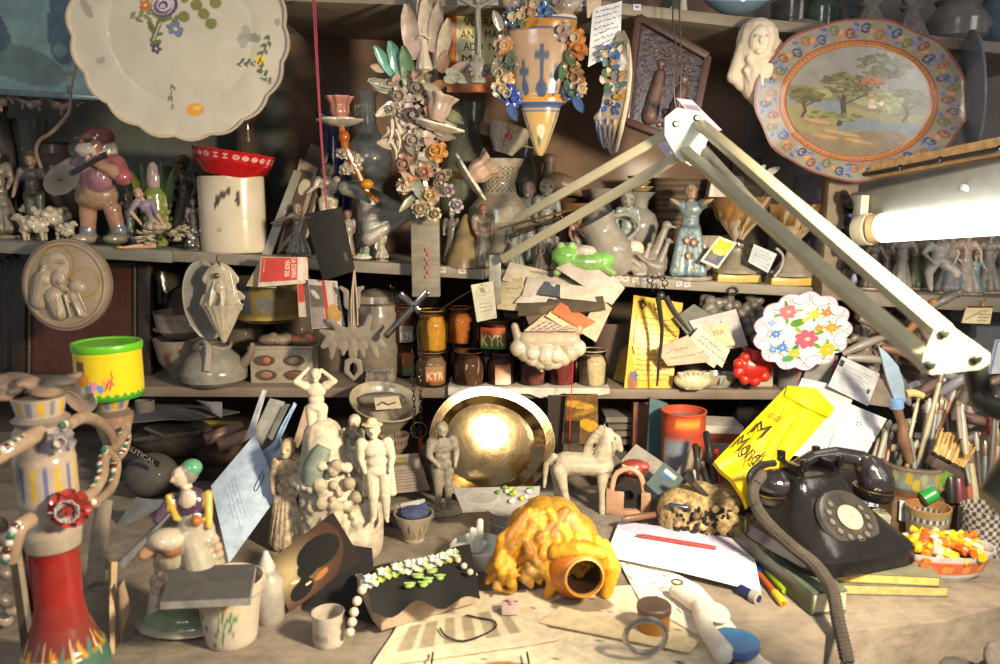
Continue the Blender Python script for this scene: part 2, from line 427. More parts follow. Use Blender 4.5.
# THE SETTING
ZT=.75                                            
def zline(pts,Y):
    P=[at(x,y,Y)for x,y in pts]
    def f(X):
        for a,b in zip(P,P[1:]):
            if X<=b.x or b is P[-1]:return a.z+(b.z-a.z)*(X-a.x)/(b.x-a.x)
    return f
Y2,Y3=1.70,1.68
Z2=zline([(-40,238),(475,268),(860,290),(1040,299)],Y2)
Z3=zline([(-40,386),(1040,391)],Y3)
ZTOP=zline([(250,-12),(600,0),(740,16),(1040,46)],1.66)
def struct(B,name,fin='matte',**kw):
    return B.obj(name,None,fin,kind='structure',**kw)
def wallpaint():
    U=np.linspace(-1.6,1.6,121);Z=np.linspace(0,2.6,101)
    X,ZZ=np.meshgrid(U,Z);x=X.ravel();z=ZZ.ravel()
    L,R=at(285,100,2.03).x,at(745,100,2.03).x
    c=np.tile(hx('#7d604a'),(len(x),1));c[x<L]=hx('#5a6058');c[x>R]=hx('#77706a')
    c[z<1.2]=hx('#3a2e25');c[z<1.2]=hx('#33281f')  # dark brown below the shelf: niche shade put into the wall colour
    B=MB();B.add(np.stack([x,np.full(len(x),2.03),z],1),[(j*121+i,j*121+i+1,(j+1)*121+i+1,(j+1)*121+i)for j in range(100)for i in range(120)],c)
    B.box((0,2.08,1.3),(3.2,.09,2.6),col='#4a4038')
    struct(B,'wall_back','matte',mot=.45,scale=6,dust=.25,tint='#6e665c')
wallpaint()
B=MB('#4b443c');B.box((0,.6,-.02),(4,4.4,.04));struct(B,'floor','matte')
def board(name,label,xs,zf,Y0,Y1,th,col,cat='shelf',fin='wood',n=12,**kw):
    B=MB(col);X=np.linspace(xs[0],xs[1],n+1);V=[]
    for x in X:
        z=zf(x)
        V+=[(x,Y0,z),(x,Y1,z),(x,Y1,z-th),(x,Y0,z-th)]
    F=[(0,1,2,3),tuple(4*n+k for k in(3,2,1,0))]
    for i in range(n):
        a=4*i;F+=[(a+k,a+4+k,a+4+(k+1)%4,a+(k+1)%4)for k in range(4)]
    o=np.array((X[0]+X[-1],2*Y0,2*zf((X[0]+X[-1])/2)))/2
    B.add(np.array(V)-o,F)
    return B.obj(name,None,fin,loc=tuple(o),bevel=.002,label=label,cat=cat,mot=.45,scale=14,dust=.5,tint='#8f877a',bump=.3,**kw)
sx=lambda px,Y:at(px,250,Y).x
top_shelf=board('wall_shelf','highest wooden shelf, dark underneath, with small price stickers along its edge',(sx(270,1.66),sx(1040,1.66)),ZTOP,1.66,2.03,.022,'#8a7c6c',group=None)
mid_l=board('wall_shelf','grey green painted shelf board behind the mandolin player and white canister',(sx(-60,Y2),sx(172,Y2)),Z2,Y2-.01,2.03,.026,'#6f736a')
mid_m=board('wall_shelf','dusty middle shelf board under the leaning frames and white lattice vase',(sx(172.5,Y2),sx(484,Y2)),Z2,Y2,2.03,.024,'#857b6c')
mid_r=board('wall_shelf','grey wooden shelf board with stickers, under the lady in the blue dress',(sx(484.5,Y2),sx(850,Y2)),Z2,Y2,2.03,.022,'#8d8475')
mid_rr=board('wall_shelf','narrow shelf board beneath the crowd of pale figurines by the lit tube',(sx(851,Y2),sx(1050,Y2)),Z2,Y2-.03,2.03,.03,'#7a7266')
low=board('wall_shelf','lowest long shelf board carrying the row of glass jars',(sx(-60,Y3),sx(1060,Y3)),Z3,Y3,2.03,.022,'#6b5444')
B=MB('#c9c3b6')
xa,xb=sx(447,Y3),sx(612,Y3);n=14
V=[]
for i in range(n+1):
    x=xa+(xb-xa)*i/n
    V+=[(x,Y3-.012,Z3(x)+.001),(x,2.0,Z3(x)+.001),(x,2.0,Z3(x)+.005),(x,Y3-.012,Z3(x)+.005),(x,Y3-.014,Z3(x)-.012-.006*math.sin(i*1.7)),(x,Y3-.010,Z3(x)-.012-.006*math.sin(i*1.7))]
V=np.array(V);F=[]
for i in range(n):
    a=6*i;F+=[(a+k,a+6+k,a+6+(k+1)%6,a+(k+1)%6)for k in range(6)]
F+=[(0,1,2,3,4,5),tuple(6*n+k for k in(5,4,3,2,1,0))]
o=V.mean(0);o[2]=Z3((xa+xb)/2);B.add(V-o,F)
B.obj('shelf_paper',None,'paper',loc=tuple(o),mot=.35,scale=30,dust=.3,label='creased white shelf paper lining the shelf beneath the glass jars',cat='paper')
pl=[on(-500,720,ZT),on(815,720,ZT),on(826,634,ZT),on(944,622,ZT),on(1150,566,ZT)]
pl=[(p.x,p.y)for p in pl]+[(1.55,2.024),(-1.55,2.024)]
B=MB('#76695b')
V=[(x,y,0)for x,y in pl]+[(x,y,-.085)for x,y in pl];k=len(pl)
B.add(V,[tuple(range(k)),tuple(range(2*k-1,k-1,-1))]+[(i,(i+1)%k,k+(i+1)%k,k+i)for i in range(k)])
wt=E('workbench','cluttered old wooden workbench with a dusty stained grey brown top','workbench',(0,0,ZT))
B.obj('tabletop',wt,'wood',mot=.55,scale=28,dust=.55,tint='#a59a8b',bump=.6)
for x,y in((-1.4,1.2),(-1.4,1.9),(.5,1.9),(1.3,1.9),(.25,1.3)):
    B=MB('#5b4a3b');B.box((x,y,-.4175),(.08,.08,.665));B.obj('leg',wt,'wood')
def post(px0,px1,py0,py1,Y,th,col,label,**kw):
    a=at((px0+px1)/2,py1,Y);b=at((px0+px1)/2,py0,Y);w=(px1-px0)/FPX*Y*1.01
    B=MB(col);B.box((0,th/2,(b.z-a.z)/2),(w,th,b.z-a.z));return B.obj('shelf_post',None,'wood',loc=(a.x,Y,a.z),bevel=.002,mot=.4,scale=20,dust=.4,label=label,cat='post',**kw)
post(412,440,-30,297,1.655,.02,'#8c8474','flat grey upright board hung with the ceramic flower garland')
B=MB('#7e6650');a=at(834,300,1.66);b=at(834,60,1.66);B.box((0,.02,(b.z-a.z)/2),(.062,.04,b.z-a.z));po=B.obj('shelf_post',None,'wood',loc=(a.x,1.65,a.z),bevel=.003,mot=.4,scale=20,dust=.45,tint='#9a9286',label='rough brown upright post left of the lit fluorescent tube',cat='post')
B=MB('#7a4a34');a=at(642,392,1.72);b=on(642,470,ZT);B.box((0,.015,(a.z-.0235-ZT)/2),(.036,.03,a.z-.0235-ZT));B.obj('shelf_post',None,'wood',loc=(a.x,1.72,ZT),bevel=.002,label='reddish brown wooden upright under the lowest shelf behind the toy horse',cat='post')
B=MB('#5d4433');a=at(745,250,1.95);B.box((0,0,.14),(.07,.03,.28));B.obj('shelf_post',None,'wood',loc=(a.x,1.98,Z2(a.x)),label='dark brown wooden upright on the wall behind the white madonna relief',cat='post')
# generic oriented bar
def bar(B,a,b,w,h,col=None,up=(0,0,1)):
    a=Vector(a);b=Vector(b);d=(b-a).normalized();s_=d.cross(Vector(up)).normalized();u=s_.cross(d)
    V=[p+s_*(i*w/2)+u*(j*h/2)for p in(a,b)for i,j in((-1,-1),(1,-1),(1,1),(-1,1))]
    return B.add([tuple(v)for v in V],[(0,1,2,3),(7,6,5,4),(0,4,5,1),(1,5,6,2),(2,6,7,3),(3,7,4,0)],col)
# LAMPS
cream='#c6bf9f'
base=at(497,262,1.62)
L=E('spring_arm_lamp','cream metal spring-arm work lamp reaching across the whole bench','lamp',base)
def lb(a,b,w,name,col=cream,fin='satin',h=None):
    a=Vector(a)-base;b=Vector(b)-base;B=MB(col);bar(B,a,b,w,h or w*.8,up=(0,-1,.2));return B.obj(name,L,fin,bevel=.0015,mot=.12,scale=30,dust=.12)
e1=at(672,131,1.33);e2=at(686,152,1.33)
lb(e1,at(517,219,1.58),.0155,'arm_bar');lb(e2,at(503,259,1.58),.0165,'arm_bar')
c0=at(700,124,1.30);d0=at(684,150,1.31)
c1=at(944,334,.70);d1=at(931,364,.70)
lb(c0,c1,.0165,'arm_bar');lb(d0,d1,.0165,'arm_bar')
B=MB('#6d6c66');B.tube([at(698,144,1.335)-base,at(779,234,1.08)-base],.0085,10);B.obj('spring_tube',L,'satin',mot=.3)
for a,b in(((498,229),(577,208)),((512,231),(560,218))):
    B=MB('#b49a5a');B.tube([at(*a,1.56)-base,at(*b,1.49)-base],.0021,6);B.obj('tension_rod',L,'metal')
B=MB('#4a463f');
for i in range(26):
    t=i/25;q=at(508+60*t,237-22*t,1.575-.07*t)-base;B.tube([q+Vector((.0045*math.cos(k),0,.0045*math.sin(k)))for k in np.linspace(0,2*PI,7)],.001,4)
B.obj('spring',L,'metal')
def plate3(pxs,Y,th,name,col,holes=()):
    B=MB(col);P=[at(x,y,Y)-base for x,y in pxs];B.sheet(P,thick=th);o=B.obj(name,L,'satin',bevel=.001,mot=.12)
    for x,y in holes:
        B=MB('#8b8e84');q=at(x,y,Y-th*.6)-base;B.M=Matrix.Translation(q)@Matrix.Rotation(PI/2,4,'X');B.lathe([(0,-.002),(.0055,-.002),(.0055,.002),(.003,.004),(0,.004)],14);B.obj('rivet',o,'metal')
plate3([(664,118),(676,108),(700,112),(712,128),(706,142),(700,162),(690,166),(676,158),(664,136)],1.31,.012,'elbow_bracket','#dfe3d6',((676,124),(697,118),(690,154)))
plate3([(936,324),(950,326),(989,354),(988,364),(978,369),(930,374),(920,366),(924,352)],.69,.004,'head_bracket','#bdbba2',((944,333),(930,364),(976,358)))
B=MB('#2b2c29');B.tube([at(974,364,.70)-base,at(980,392,.70)-base,at(986,404,.69)-base,at(1012,412,.67)-base,at(1045,416,.64)-base],.0105,10,sm=4);B.obj('head_stem',L,'satin')
B=MB('#31332f');B.M=Matrix.Translation(at(1100,430,.62)-base)@Matrix.Rotation(-2.3,4,'Y');B.lathe([(.02,.10),(.03,.07),(.05,.04),(.085,-.04),(.082,-.04),(.047,.04),(.02,.07),(.0,.075)],28);B.obj('lamp_shade',L,'satin')
B=MB('#9b9b8e');B.box((-.004,0,-.035),(.024,.02,.10));B.box((-.004,.03,.012),(.02,.07,.006));B.box((-.004,.03,-.05),(.02,.07,.006));B.tube([(-.004,.05,-.10),(-.004,.05,-.03)],.005,8);B.obj('clamp',L,'satin',bevel=.001,mot=.4,dust=.4)
A0,A1=1.60,1.20
fx=E('fluorescent_light','lit white fluorescent tube in its long housing under the wooden batten','lamp',at(930,215,1.45))
o_=fx.location.copy()
def P3(x,y,Y):return at(x,y,Y)-o_
l_t,l_b=(861,194),(864,246);r_t,r_b=(1060,150),(1060,240)
B=MB('#7f817b');V=[P3(861,193,A0),P3(1060,149,A1),P3(1060,205,A1),P3(861,222,A0)];V2=[v+Vector((0,.05,0))for v in V]
B.add([tuple(v)for v in V+V2],[(0,1,2,3),(7,6,5,4),(0,4,5,1),(1,5,6,2),(2,6,7,3),(3,7,4,0)]);B.obj('housing',fx,'satin',bevel=.002,mot=.12)
B=MB('#d8d2ba');a=P3(860,230,A0-.02);b=P3(872,229,A0-.045);B.tube([a,b],.031,20);B.box(tuple(a+Vector((.004,.02,.03))),(.016,.05,.075));B.obj('end_cap',fx,'plastic',bevel=.002)
B=MB('#cdb987');B.tube([P3(870,229,A0-.045),P3(882,228,A0-.06)],.0285,20);B.obj('tube_collar',fx,'satin')
B=MB('#ffffff');B.tube([P3(882,228,A0-.06),P3(1060,212,A1-.06)],.0275,24);B.obj('tube',fx,m=emit_mat((1,.97,.88),5.5))
B=MB('#e9e9e2');q=P3(953,200,1.38);B.tube([q+Vector((.022*math.cos(t),-.02,.022*math.sin(t)))for t in np.linspace(-2.4,1.5,12)],.005,8);B.obj('tube_clip',fx,'plastic')
B=MB('#c09a6c');P=[at(853,176,1.66),at(1070,134,1.24)];c=(P[0]+P[1])/2
bar(B,P[0]-c,P[1]-c,.03,.03);B.obj('wooden_batten',None,'wood',loc=c,mot=.2,scale=20,label='pale wooden batten running above the lit fluorescent tube',cat='batten')
B=MB('#1d1b1c');P=[at(856,176,1.62),at(900,168,1.5),at(940,160,1.42),at(1000,149,1.3),at(1060,138,1.2)];c=P[2]
B.tube([p-c for p in P],.0042,8,sm=4)
for i in(1,2,3):B.ell(tuple(P[i]-c),.0065,nu=8,nv=6)
B.obj('power_cable',None,'plastic',loc=c,label='black cable clipped above the wooden batten at right',cat='cable')
# BIG PLATES AND HANGINGS
def disc(name,label,cat,px,py,Y,wpx,hpx,tilt=0,spin=0,yaw=0,prof=None,fin='glaze',mot=.12,scale=12,dust=.15,group=None,partname=None,**kw):
    c=at(px,py,Y);B=MB();rx=wpx/2/FPX*Y;ry=hpx/2/FPX*Y
    B.plate(rx,ry,kw.pop('n',0),prof or(lambda t:0),**kw)
    return B.obj(name,None,fin,loc=c,rot=face_cam(c,tilt,spin,yaw),mot=mot,scale=scale,dust=dust,tint='#7d766c',label=label,cat=cat,group=group)
G1,G2,PU='#6a7442','#8a8a55','#5a4a68'
st=[]
BO=[]
BO+=sprig(-.2,.52,3.5,.25,'#77804f',6)+sprig(-.15,.6,-1.9,.38,'#5f6a3c',3)+sprig(-.1,.7,.3,.45,'#7b7d45',7)+sprig(-.15,.62,-1.2,.30,'#6d744a',5)
BO+=[('e',x,y,.055,.05,.4,'#7d7c46')for x,y in((.13,.62),(.2,.55),(.27,.47),(.2,.75),(.3,.66),(.02,.5))]
def scrose(cx,cy,r,cols):
    o=[]
    for i in range(6):o.append(('e',cx+.06*r*math.cos(i*2),cy+.06*r*math.sin(i*2.3),r*(1-i*.16),r*.8*(1-i*.16),.5,cols[i%len(cols)]))
    return o
BO+=scrose(-.17,.58,.13,['#5c4761','#c9b9c4','#6b5570','#d5c8cf','#5c4761','#bfaebc'])
BO+=flower(-.33,.56,.06,'#b56a35','#e0c050')+flower(-.05,.38,.07,'#6a78a0','#d8c26a')+flower(-.22,.18,.05,'#54435c','#cbb')+sprig(-.18,.42,-1.9,.2,'#6b6a40',2)
def shift(L,dx,dy):
    o=[]
    for q in L:
        q=list(q)
        if q[0]=='e':q[1]+=dx;q[2]+=dy
        else:q[1]=[(x+dx,y+dy)for x,y in q[1]]
        o.append(tuple(q))
    return o
st=shift(BO,.0,-.36)
PO=flower(.62,.0,.06,'#e0c050','#8a5a2a')+sprig(.62,.02,1.2,.2,'#51623f',5)+sprig(.6,-.02,-1.0,.2,'#51623f',5)+sprig(.58,-.02,3.3,.16,'#4f5a58',5)
PO+=[('e',.48+.09*math.cos(i*2.1)*(i%4)/3,.2+.07*math.sin(i*1.7)*(i%3)/2,.045,.035,i,['#8d8a80','#9b988e','#a5a298'][i%3])for i in range(16)]
st+=shift(PO,.12,-.17)
st+=[('e',.16,-.70,.085,.06,.2,'#d69a3c'),('e',.18,-.68,.04,.02,.2,'#e8bb60')]+sprig(-.05,-.72,1.7,.2,'#76703f',2)
st+=[('e',-.85,.1,.04,.09,.5,'#9e948a'),('e',-.72,-.35,.05,.03,.5,'#a89a90'),('e',.88,.2,.03,.03,0,'#9a958c')]
disc('serving_plate','large scalloped oval white glazed plate with painted rose posy, hung top left','plate',181,32,1.50,208,200,tilt=-.04,spin=-.12,     prof=lambda t:.018*max(0,t-.66)**.8+(.006 if t>.97 else 0),n=18,amp=.018,base='#c4bcab',stamps=st,rim='#b39a80',rimw=.012,rings=100,seg=260,mot=.16,scale=9)
def plat():
    R=random.Random(3);s=[]
    E_=lambda x,y,rx,ry,c,a=0:s.append(('e',x,y,rx,ry,a,c))
    s.append(('m',lambda x,y:x*x+y*y<.97,'#837b74'))
    def ringn(x,y):return np.sqrt(x*x+y*y)
    for i in range(38):
        a=2*PI*i/38;r=.86+.03*(-1)**i;col=['#1c3462','#7a3a20','#5f6034','#1f4074','#8a5526'][i%5]
        cx,cy=r*math.cos(a),r*math.sin(a)
        E_(cx,cy,.062,.045,col,a);E_(cx,cy,.035,.022,'#8b837a',a);E_(cx+.01,cy,.018,.014,col,a)
        E_(.93*math.cos(a+.1),.93*math.sin(a+.1),.035,.018,['#345a94','#7c7f4d'][i%2],a+1);E_(.79*math.cos(a+.1),.79*math.sin(a+.1),.03,.014,['#8a9058','#375c97','#b86a3a'][i%3],a-1)
        E_(.86*math.cos(a+.1),.86*math.sin(a+.1),.022,.03,['#4a70ae','#c88444'][i%2],a+.8)
    s.append(('m',lambda x,y:ringn(x,y)<.755,'#8a3f22'))
    s.append(('m',lambda x,y:ringn(x,y)<.735,'#a5702e'))
    for i in range(90):
        a=2*PI*i/90;E_(.715*math.cos(a),.715*math.sin(a),.011,.011,'#8a4a22')
    s.append(('m',lambda x,y:ringn(x,y)<.69,'#8f3f28'))
    I=lambda x,y:ringn(x,y)<.675
    s.append(('m',I,'#7f7f7c'))
    s.append(('m',lambda x,y:I(x,y)&(y<.16),'#827b68'))
    s.append(('m',lambda x,y:I(x,y)&(y<.10+.03*np.sin(x*9))&(y>-.3),'#6b6c50'))
    s.append(('m',lambda x,y:I(x,y)&(y<-.08-.04*np.sin(x*5)),'#857c54'))
    s.append(('m',lambda x,y:I(x,y)&(y<-.02)&(y>-.13+.03*np.sin(8*x))&(x<-.1),'#707c86'))
    s.append(('m',lambda x,y:I(x,y)&(y<-.2)&(y>-.42+.08*np.sin(4*x+1))&(x>-.15),'#66747f'))
    s.append(('m',lambda x,y:I(x,y)&(y<-.38+.06*np.sin(5*x)),'#75674f'))
    for(x,y,rx)in((-.35,-.3,.16),(-.1,-.42,.2),(.08,-.5,.16),(-.25,-.48,.15)):
        E_(x,y,rx,.045,'#846a48',-.1);E_(x,y+.015,rx*.9,.022,'#a08660',-.1)
    for(x,y)in((.05,.02),(.3,.03),(.42,.05),(-.35,.05),(.18,.08)):E_(x,y,.1,.05,'#8b9160')
    s.append(('b',.1,-.06,.24,.05,'#c9a79a'));s.append(('b',.17,-.06,.24,.03,'#ddd3c4'));s.append(('l',[(.08,.05),(.16,.11),(.25,.05)],.012,'#9a6a50'));s.append(('b',.19,-.04,.205,0,'#5a4a40'))
    def tree(x,y,h,lean,cols,sp,n):
        s.append(('l',[(x,y),(x+lean*.3+.02,y+h*.3),(x+lean*.2-.01,y+h*.6),(x+lean,y+h)],.026*h/.5,'#33221a'))
        s.append(('l',[(x+lean*.2,y+h*.55),(x-.14*h/.5,y+h*.85)],.010,'#4a3426'));s.append(('l',[(x+lean*.3,y+h*.5),(x+.2*h/.5,y+h*.8)],.010,'#4a3426'))
        for i in range(n):
            a=R.uniform(0,2*PI);q=R.random()**.5
            E_(x+lean+q*sp*math.cos(a),y+h*1.02+q*sp*.55*math.sin(a),R.uniform(.02,.05),R.uniform(.012,.024),R.choice(cols),R.uniform(-.5,.5))
    tree(-.5,-.25,.26,.01,['#4a4a26','#3c401f','#66623a','#58542e'],.15,70)
    tree(-.14,-.3,.50,.02,['#4a4a26','#5a5630','#6f6a3e','#3f4222'],.24,110)
    tree(.16,.2,.26,.02,['#50532c','#424926','#666338','#5c5830'],.26,110)
    for i in range(22):E_(.1+R.uniform(-.1,.1),.27+R.uniform(-.04,.04),.035,.018,R.choice(['#8a3f1c','#9a5a2a']),R.uniform(-.5,.5))
    tree(.46,-.18,.3,.02,['#596038','#4c542d','#6f6c46'],.17,80)
    for i in range(40):E_(.28+R.uniform(-.12,.14),.0+R.uniform(-.12,.15),.03,.018,R.choice(['#8b9160','#79834f','#9da070']),0)
    for i in range(40):E_(-.25+R.uniform(-.2,.3),-.2+R.uniform(-.05,.05),.03,.014,R.choice(['#5f6a3a','#7b7d45','#4f5a35']),0)
    return s
disc('majolica_platter','oval painted platter with tree landscape and blue and rust scroll rim','platter',858,102,1.60,206,150,tilt=-.05,spin=-.10,     prof=lambda t:(.0 if t<.7 else .016*(t-.7)/.3),base='#6f6964',stamps=plat(),rim='#7a3524',rimw=.022,rings=150,seg=330,n=0,fn=lambda th:1+.012*np.cos(8*th)+.008*np.cos(13*th),mot=.25,dust=.25,scale=26)
st=[]
for i in range(13):
    a=2*PI*i/13+.2;st+=[('e',.87*math.cos(a),.87*math.sin(a),.20,.17,a+PI/2,'#9a6f8c'),('e',.87*math.cos(a),.87*math.sin(a),.175,.145,a+PI/2,'#cfd1cd')]
    st+=[('e',.66*math.cos(a+.24),.66*math.sin(a+.24),.05,.03,a,'#7b9a3e')]
st.append(('m',lambda x,y:x*x+y*y<.46,'#cfd1cb'))
for(x,y,r,c1)in((.1,-.22,.19,'#c8566a'),(-.32,.52,.15,'#cf6a78'),(.62,.05,.1,'#d08a3e'),(.55,-.52,.13,'#c9a02e'),(-.55,-.05,.08,'#4d78c0'),(-.4,-.42,.09,'#4d78c0'),(.25,.42,.09,'#c9b23a'),(.35,.05,.07,'#c8843a'),(-.6,-.45,.07,'#5a80c4'),(.5,.45,.08,'#c7704a'),(-.15,-.6,.1,'#c9a23a'),(-.65,.25,.06,'#7a9ad0')):
    r*=1.3;st+=flower(x,y,r,c1,'#d0b060',7)+[('e',x,y,r*.5,r*.4,x,c1),('e',x+r*.1,y,r*.25,r*.2,0,'#d8b08a')];
    for k in range(4):st+=[('e',x+r*1.25*math.cos(k*1.7+x*5),y+r*1.25*math.sin(k*1.7+x*5),r*.42,r*.2,k*1.7+x*5,['#5d8a3a','#7ea04a','#3f7a48'][k%3])]
st+=[('e',-.1,.22,.16,.1,.3,'#56803a'),('e',.08,.3,.1,.05,.6,'#c9b83a'),('e',-.28,-.72,.14,.08,.1,'#4d8a5a')]
disc('decorative_plate','white lobed plate painted with pink, blue and yellow flowers','plate',802,331,1.58,96,80,tilt=-.12,spin=.05,     prof=lambda t:.010*max(0,t-.6),n=13,amp=.05,base='#cfd0ca',stamps=st,rim='#a58aa0',rimw=.02,rings=70,seg=200,mot=.05,dust=0)
def dishfn(th):return 1+.035*np.cos(2*(th-1.2))+.03*np.sin(3*th+.6)
disc('silver_dish','large shiny silver dish standing upright behind the boy figurine','dish',490,444,1.58,136,116,tilt=.34,spin=-.25,yaw=.26,     prof=lambda t:-.007*t*t if t<.72 else-.0036+(.016 if t>.86 else .016*(t-.72)/.14),fin='silver',fn=dishfn,base='#c4a878',stamps=[],rim='#efe2c6',rimw=.02,rings=50,seg=120,mot=.3,scale=16,dust=.25)
disc('wall_plate','grey blue rimmed dusty plate hanging edge-on beside the landscape platter','plate',961,92,1.62,110,112,yaw=1.25,tilt=.1,prof=lambda t:.02*t*t,base='#8d8783',rim='#5d6a80',rimw=.12,rings=12,seg=60,dust=.4,n=0)
disc('decorative_plate','blue and yellow striped plate lying on the highest shelf','plate',735,12,1.72,62,62,tilt=PI/2-.25,prof=lambda t:.03*t*t,base='#7fa0b8',stamps=[('m',lambda x,y:x*x+y*y>.7,'#c9a23e'),('m',lambda x,y:x*x+y*y>.85,'#4b78b4')],rings=14,seg=60,n=0,thick=.008)
# MAKERS
CT,ST=math.cos(PITCH),math.sin(PITCH)
def pos(px,z,Y):
    dc=Y*CT+(CAM.z-z)*ST;return Vector(((px-500)/FPX*dc,Y,z)),dc/FPX
def S(px,zf,Y):
    z=zf(0)if callable(zf)else zf
    for _ in range(3):
        p,k=pos(px,z,Y);z=zf(p.x)if callable(zf)else zf
    return Vector((p.x,Y,z)),k
def SO(px,py,z=ZT):
    p=on(px,py,z);return p,(p.y*CT+(CAM.z-z)*ST)/FPX
def figp(K,h,skin='#cdbfa8',top=None,bot=None,hair=None,arms=None,legs=None,skirt=None,lean=0,leany=0,fat=1.,baby=False,hat=None,face=True,fingers=None,headx=0,heady=0,turn=0):
    top=top or skin;bot=bot or skin;hair=hair or skin;q=1.55 if baby else 1.2;fat=fat*1.25
    def T(p):k=max(0,p[2]-.5);return(p[0]+lean*k,p[1]+leany*k,p[2])
    def c(a,b,ra,rb,col,bi=0):K.cap(tuple(h*v for v in T(a)),tuple(h*v for v in T(b)),ra*h,rb*h,col,bi*h)
    def e(a,r,col,bi=0,rot=(0,0,0)):K.ell(tuple(h*v for v in T(a)),tuple(h*v for v in r),rot,col,bi*h)
    f=fat
    e((0,0,.735),(.088*f,.058*f,.10),top);e((0,0,.62),(.07*f,.056*f,.09),top);e((0,0,.53),(.085*f,.066*f,.07),bot)
    c((0,0,.80),(headx*.5,heady*.5,.87),.03*q,.028*q,skin)
    H=(headx,heady-.006,.925)
    def hp(x,y,z):
        ct,s_=math.cos(turn),math.sin(turn);x*=q;y*=q;z*=q
        return(H[0]+x*ct-y*s_,H[1]+x*s_+y*ct,H[2]+z)
    e(H,(.052*q,.06*q,.07*q),skin)
    e(hp(0,.014,.018),(.060*q,.060*q,.062*q),hair)
    if face:
        e(hp(0,-.060,-.004),(.011*q,.016*q,.015*q),skin,.004);e(hp(0,-.045,-.045),(.022*q,.02*q,.016*q),skin)
        for s_ in(-1,1):e(hp(s_*.021,-.052,.008),(.008*q,.008*q,.006*q),'#a39178' if skin in('#c9bca4','#c9b294','#b5ab96')else '#75604f',.002);e(hp(s_*.053,0,-.005),(.01,.014,.02),skin)
        e(hp(0,-.055,-.032),(.014*q,.008*q,.005*q),skin if skin in('#c9bca4','#c9b294','#b5ab96')else '#a87f6c',.002)
    if hat=='brim':e(hp(0,0,.05),(.11,.11,.012),hair);e(hp(0,.005,.07),(.052,.055,.04),hair)
    if hat=='cap':e(hp(0,.02,.045),(.066*q,.07*q,.05*q),hair)
    if hat=='bun':e(hp(0,.05,.05),(.035,.035,.035),hair)
    arms=arms or[((-.15,-.01,.65),(-.12,-.08,.55)),((.15,-.01,.65),(.12,-.08,.55))]
    for s_,(el,ha)in zip((-1,1),arms):
        sh=(s_*.088*f,0,.795);c(sh,el,.042*f,.036,top);c(el,ha,.034,.024,skin if fingers is not False else top)
        d=Vector(ha)-Vector(el);d=d.normalized();e((ha[0]+d.x*.018,ha[1]+d.y*.018,ha[2]+d.z*.018),(.020,.016,.020),skin)
        if fingers:
            o=d.orthogonal().normalized()
            for j,(w,L)in enumerate(((-.016,.030),(-.006,.038),(.005,.036),(.015,.028))):
                a=Vector(ha)+d*.028+o*w;b=a+d*L*.6;g=b+(d*.6+Vector((0,-.6,-.2)))*L*.4;c(tuple(a),tuple(b),.0065,.006,skin);c(tuple(b),tuple(g),.006,.005,skin)
            a=Vector(ha)+d*.008+o*-.016;c(tuple(a),tuple(a+d*.018-o*.016),.007,.0055,skin)
    if skirt:
        r,z0=skirt
        for i in range(9):
            a=2*PI*i/9;c((.03*math.cos(a),.03*math.sin(a),.52),(r*.72*math.cos(a),r*.72*math.sin(a),z0+.03),.055,r*.30,bot)
        c((0,0,.5),(0,0,z0+.05),.07,r*.7,bot)
    else:
        legs=legs or[((-.055,-.02,.28),(-.055,0,.045)),((.06,-.02,.28),(.065,0,.045))]
        for s_,(kn,an)in zip((-1,1),legs):
            c((s_*.045*f,0,.50),kn,.055*f,.038*f,bot);c(kn,an,.038*f,.022*f,bot);c(an,(an[0]+s_*.012,an[1]-.055,an[2]-.02),.022,.016,skin)
def fig(name,label,cat,P,h,rz=0,base=None,basecol=None,extra=None,fin='glaze',group=None,vox=None,mot=.55,dust=.4,zb=.03,rx=0,ry=0,**kw):
    root=E(name,label,cat,P,rz,group,rx,ry)
    K=SK();figp(K,1,**kw)
    if extra:extra(K)
    zoff=zb if base else 0
    K2=SK()
    for q in K.scaled(h*(1-zoff)).p:
        q=list(q);q[1]=q[1]+np.array((0,0,zoff*h))
        if q[0]=='c':q[2]=q[2]+np.array((0,0,zoff*h))
        K2.p.append(tuple(q))
    K2.obj('body',root,fin,vox=vox or h/70,mot=mot,dust=dust,smooth=2,flat=0.0005,scale=110,bump=.5,tint='#5d564e')
    if base:
        B=MB(basecol or kw.get('skin','#bdb2a0'));r=base*h
        B.lathe([(0,0),(r,0),(r*1.03,zoff*h*.5),(r*.94,zoff*h*1.15),(0,zoff*h*1.25)],22,sy=.8,scal=lambda th,z:1+.06*np.cos(3*th+P[0]*40));B.obj('base',root,fin,mot=mot,dust=dust)
    return root
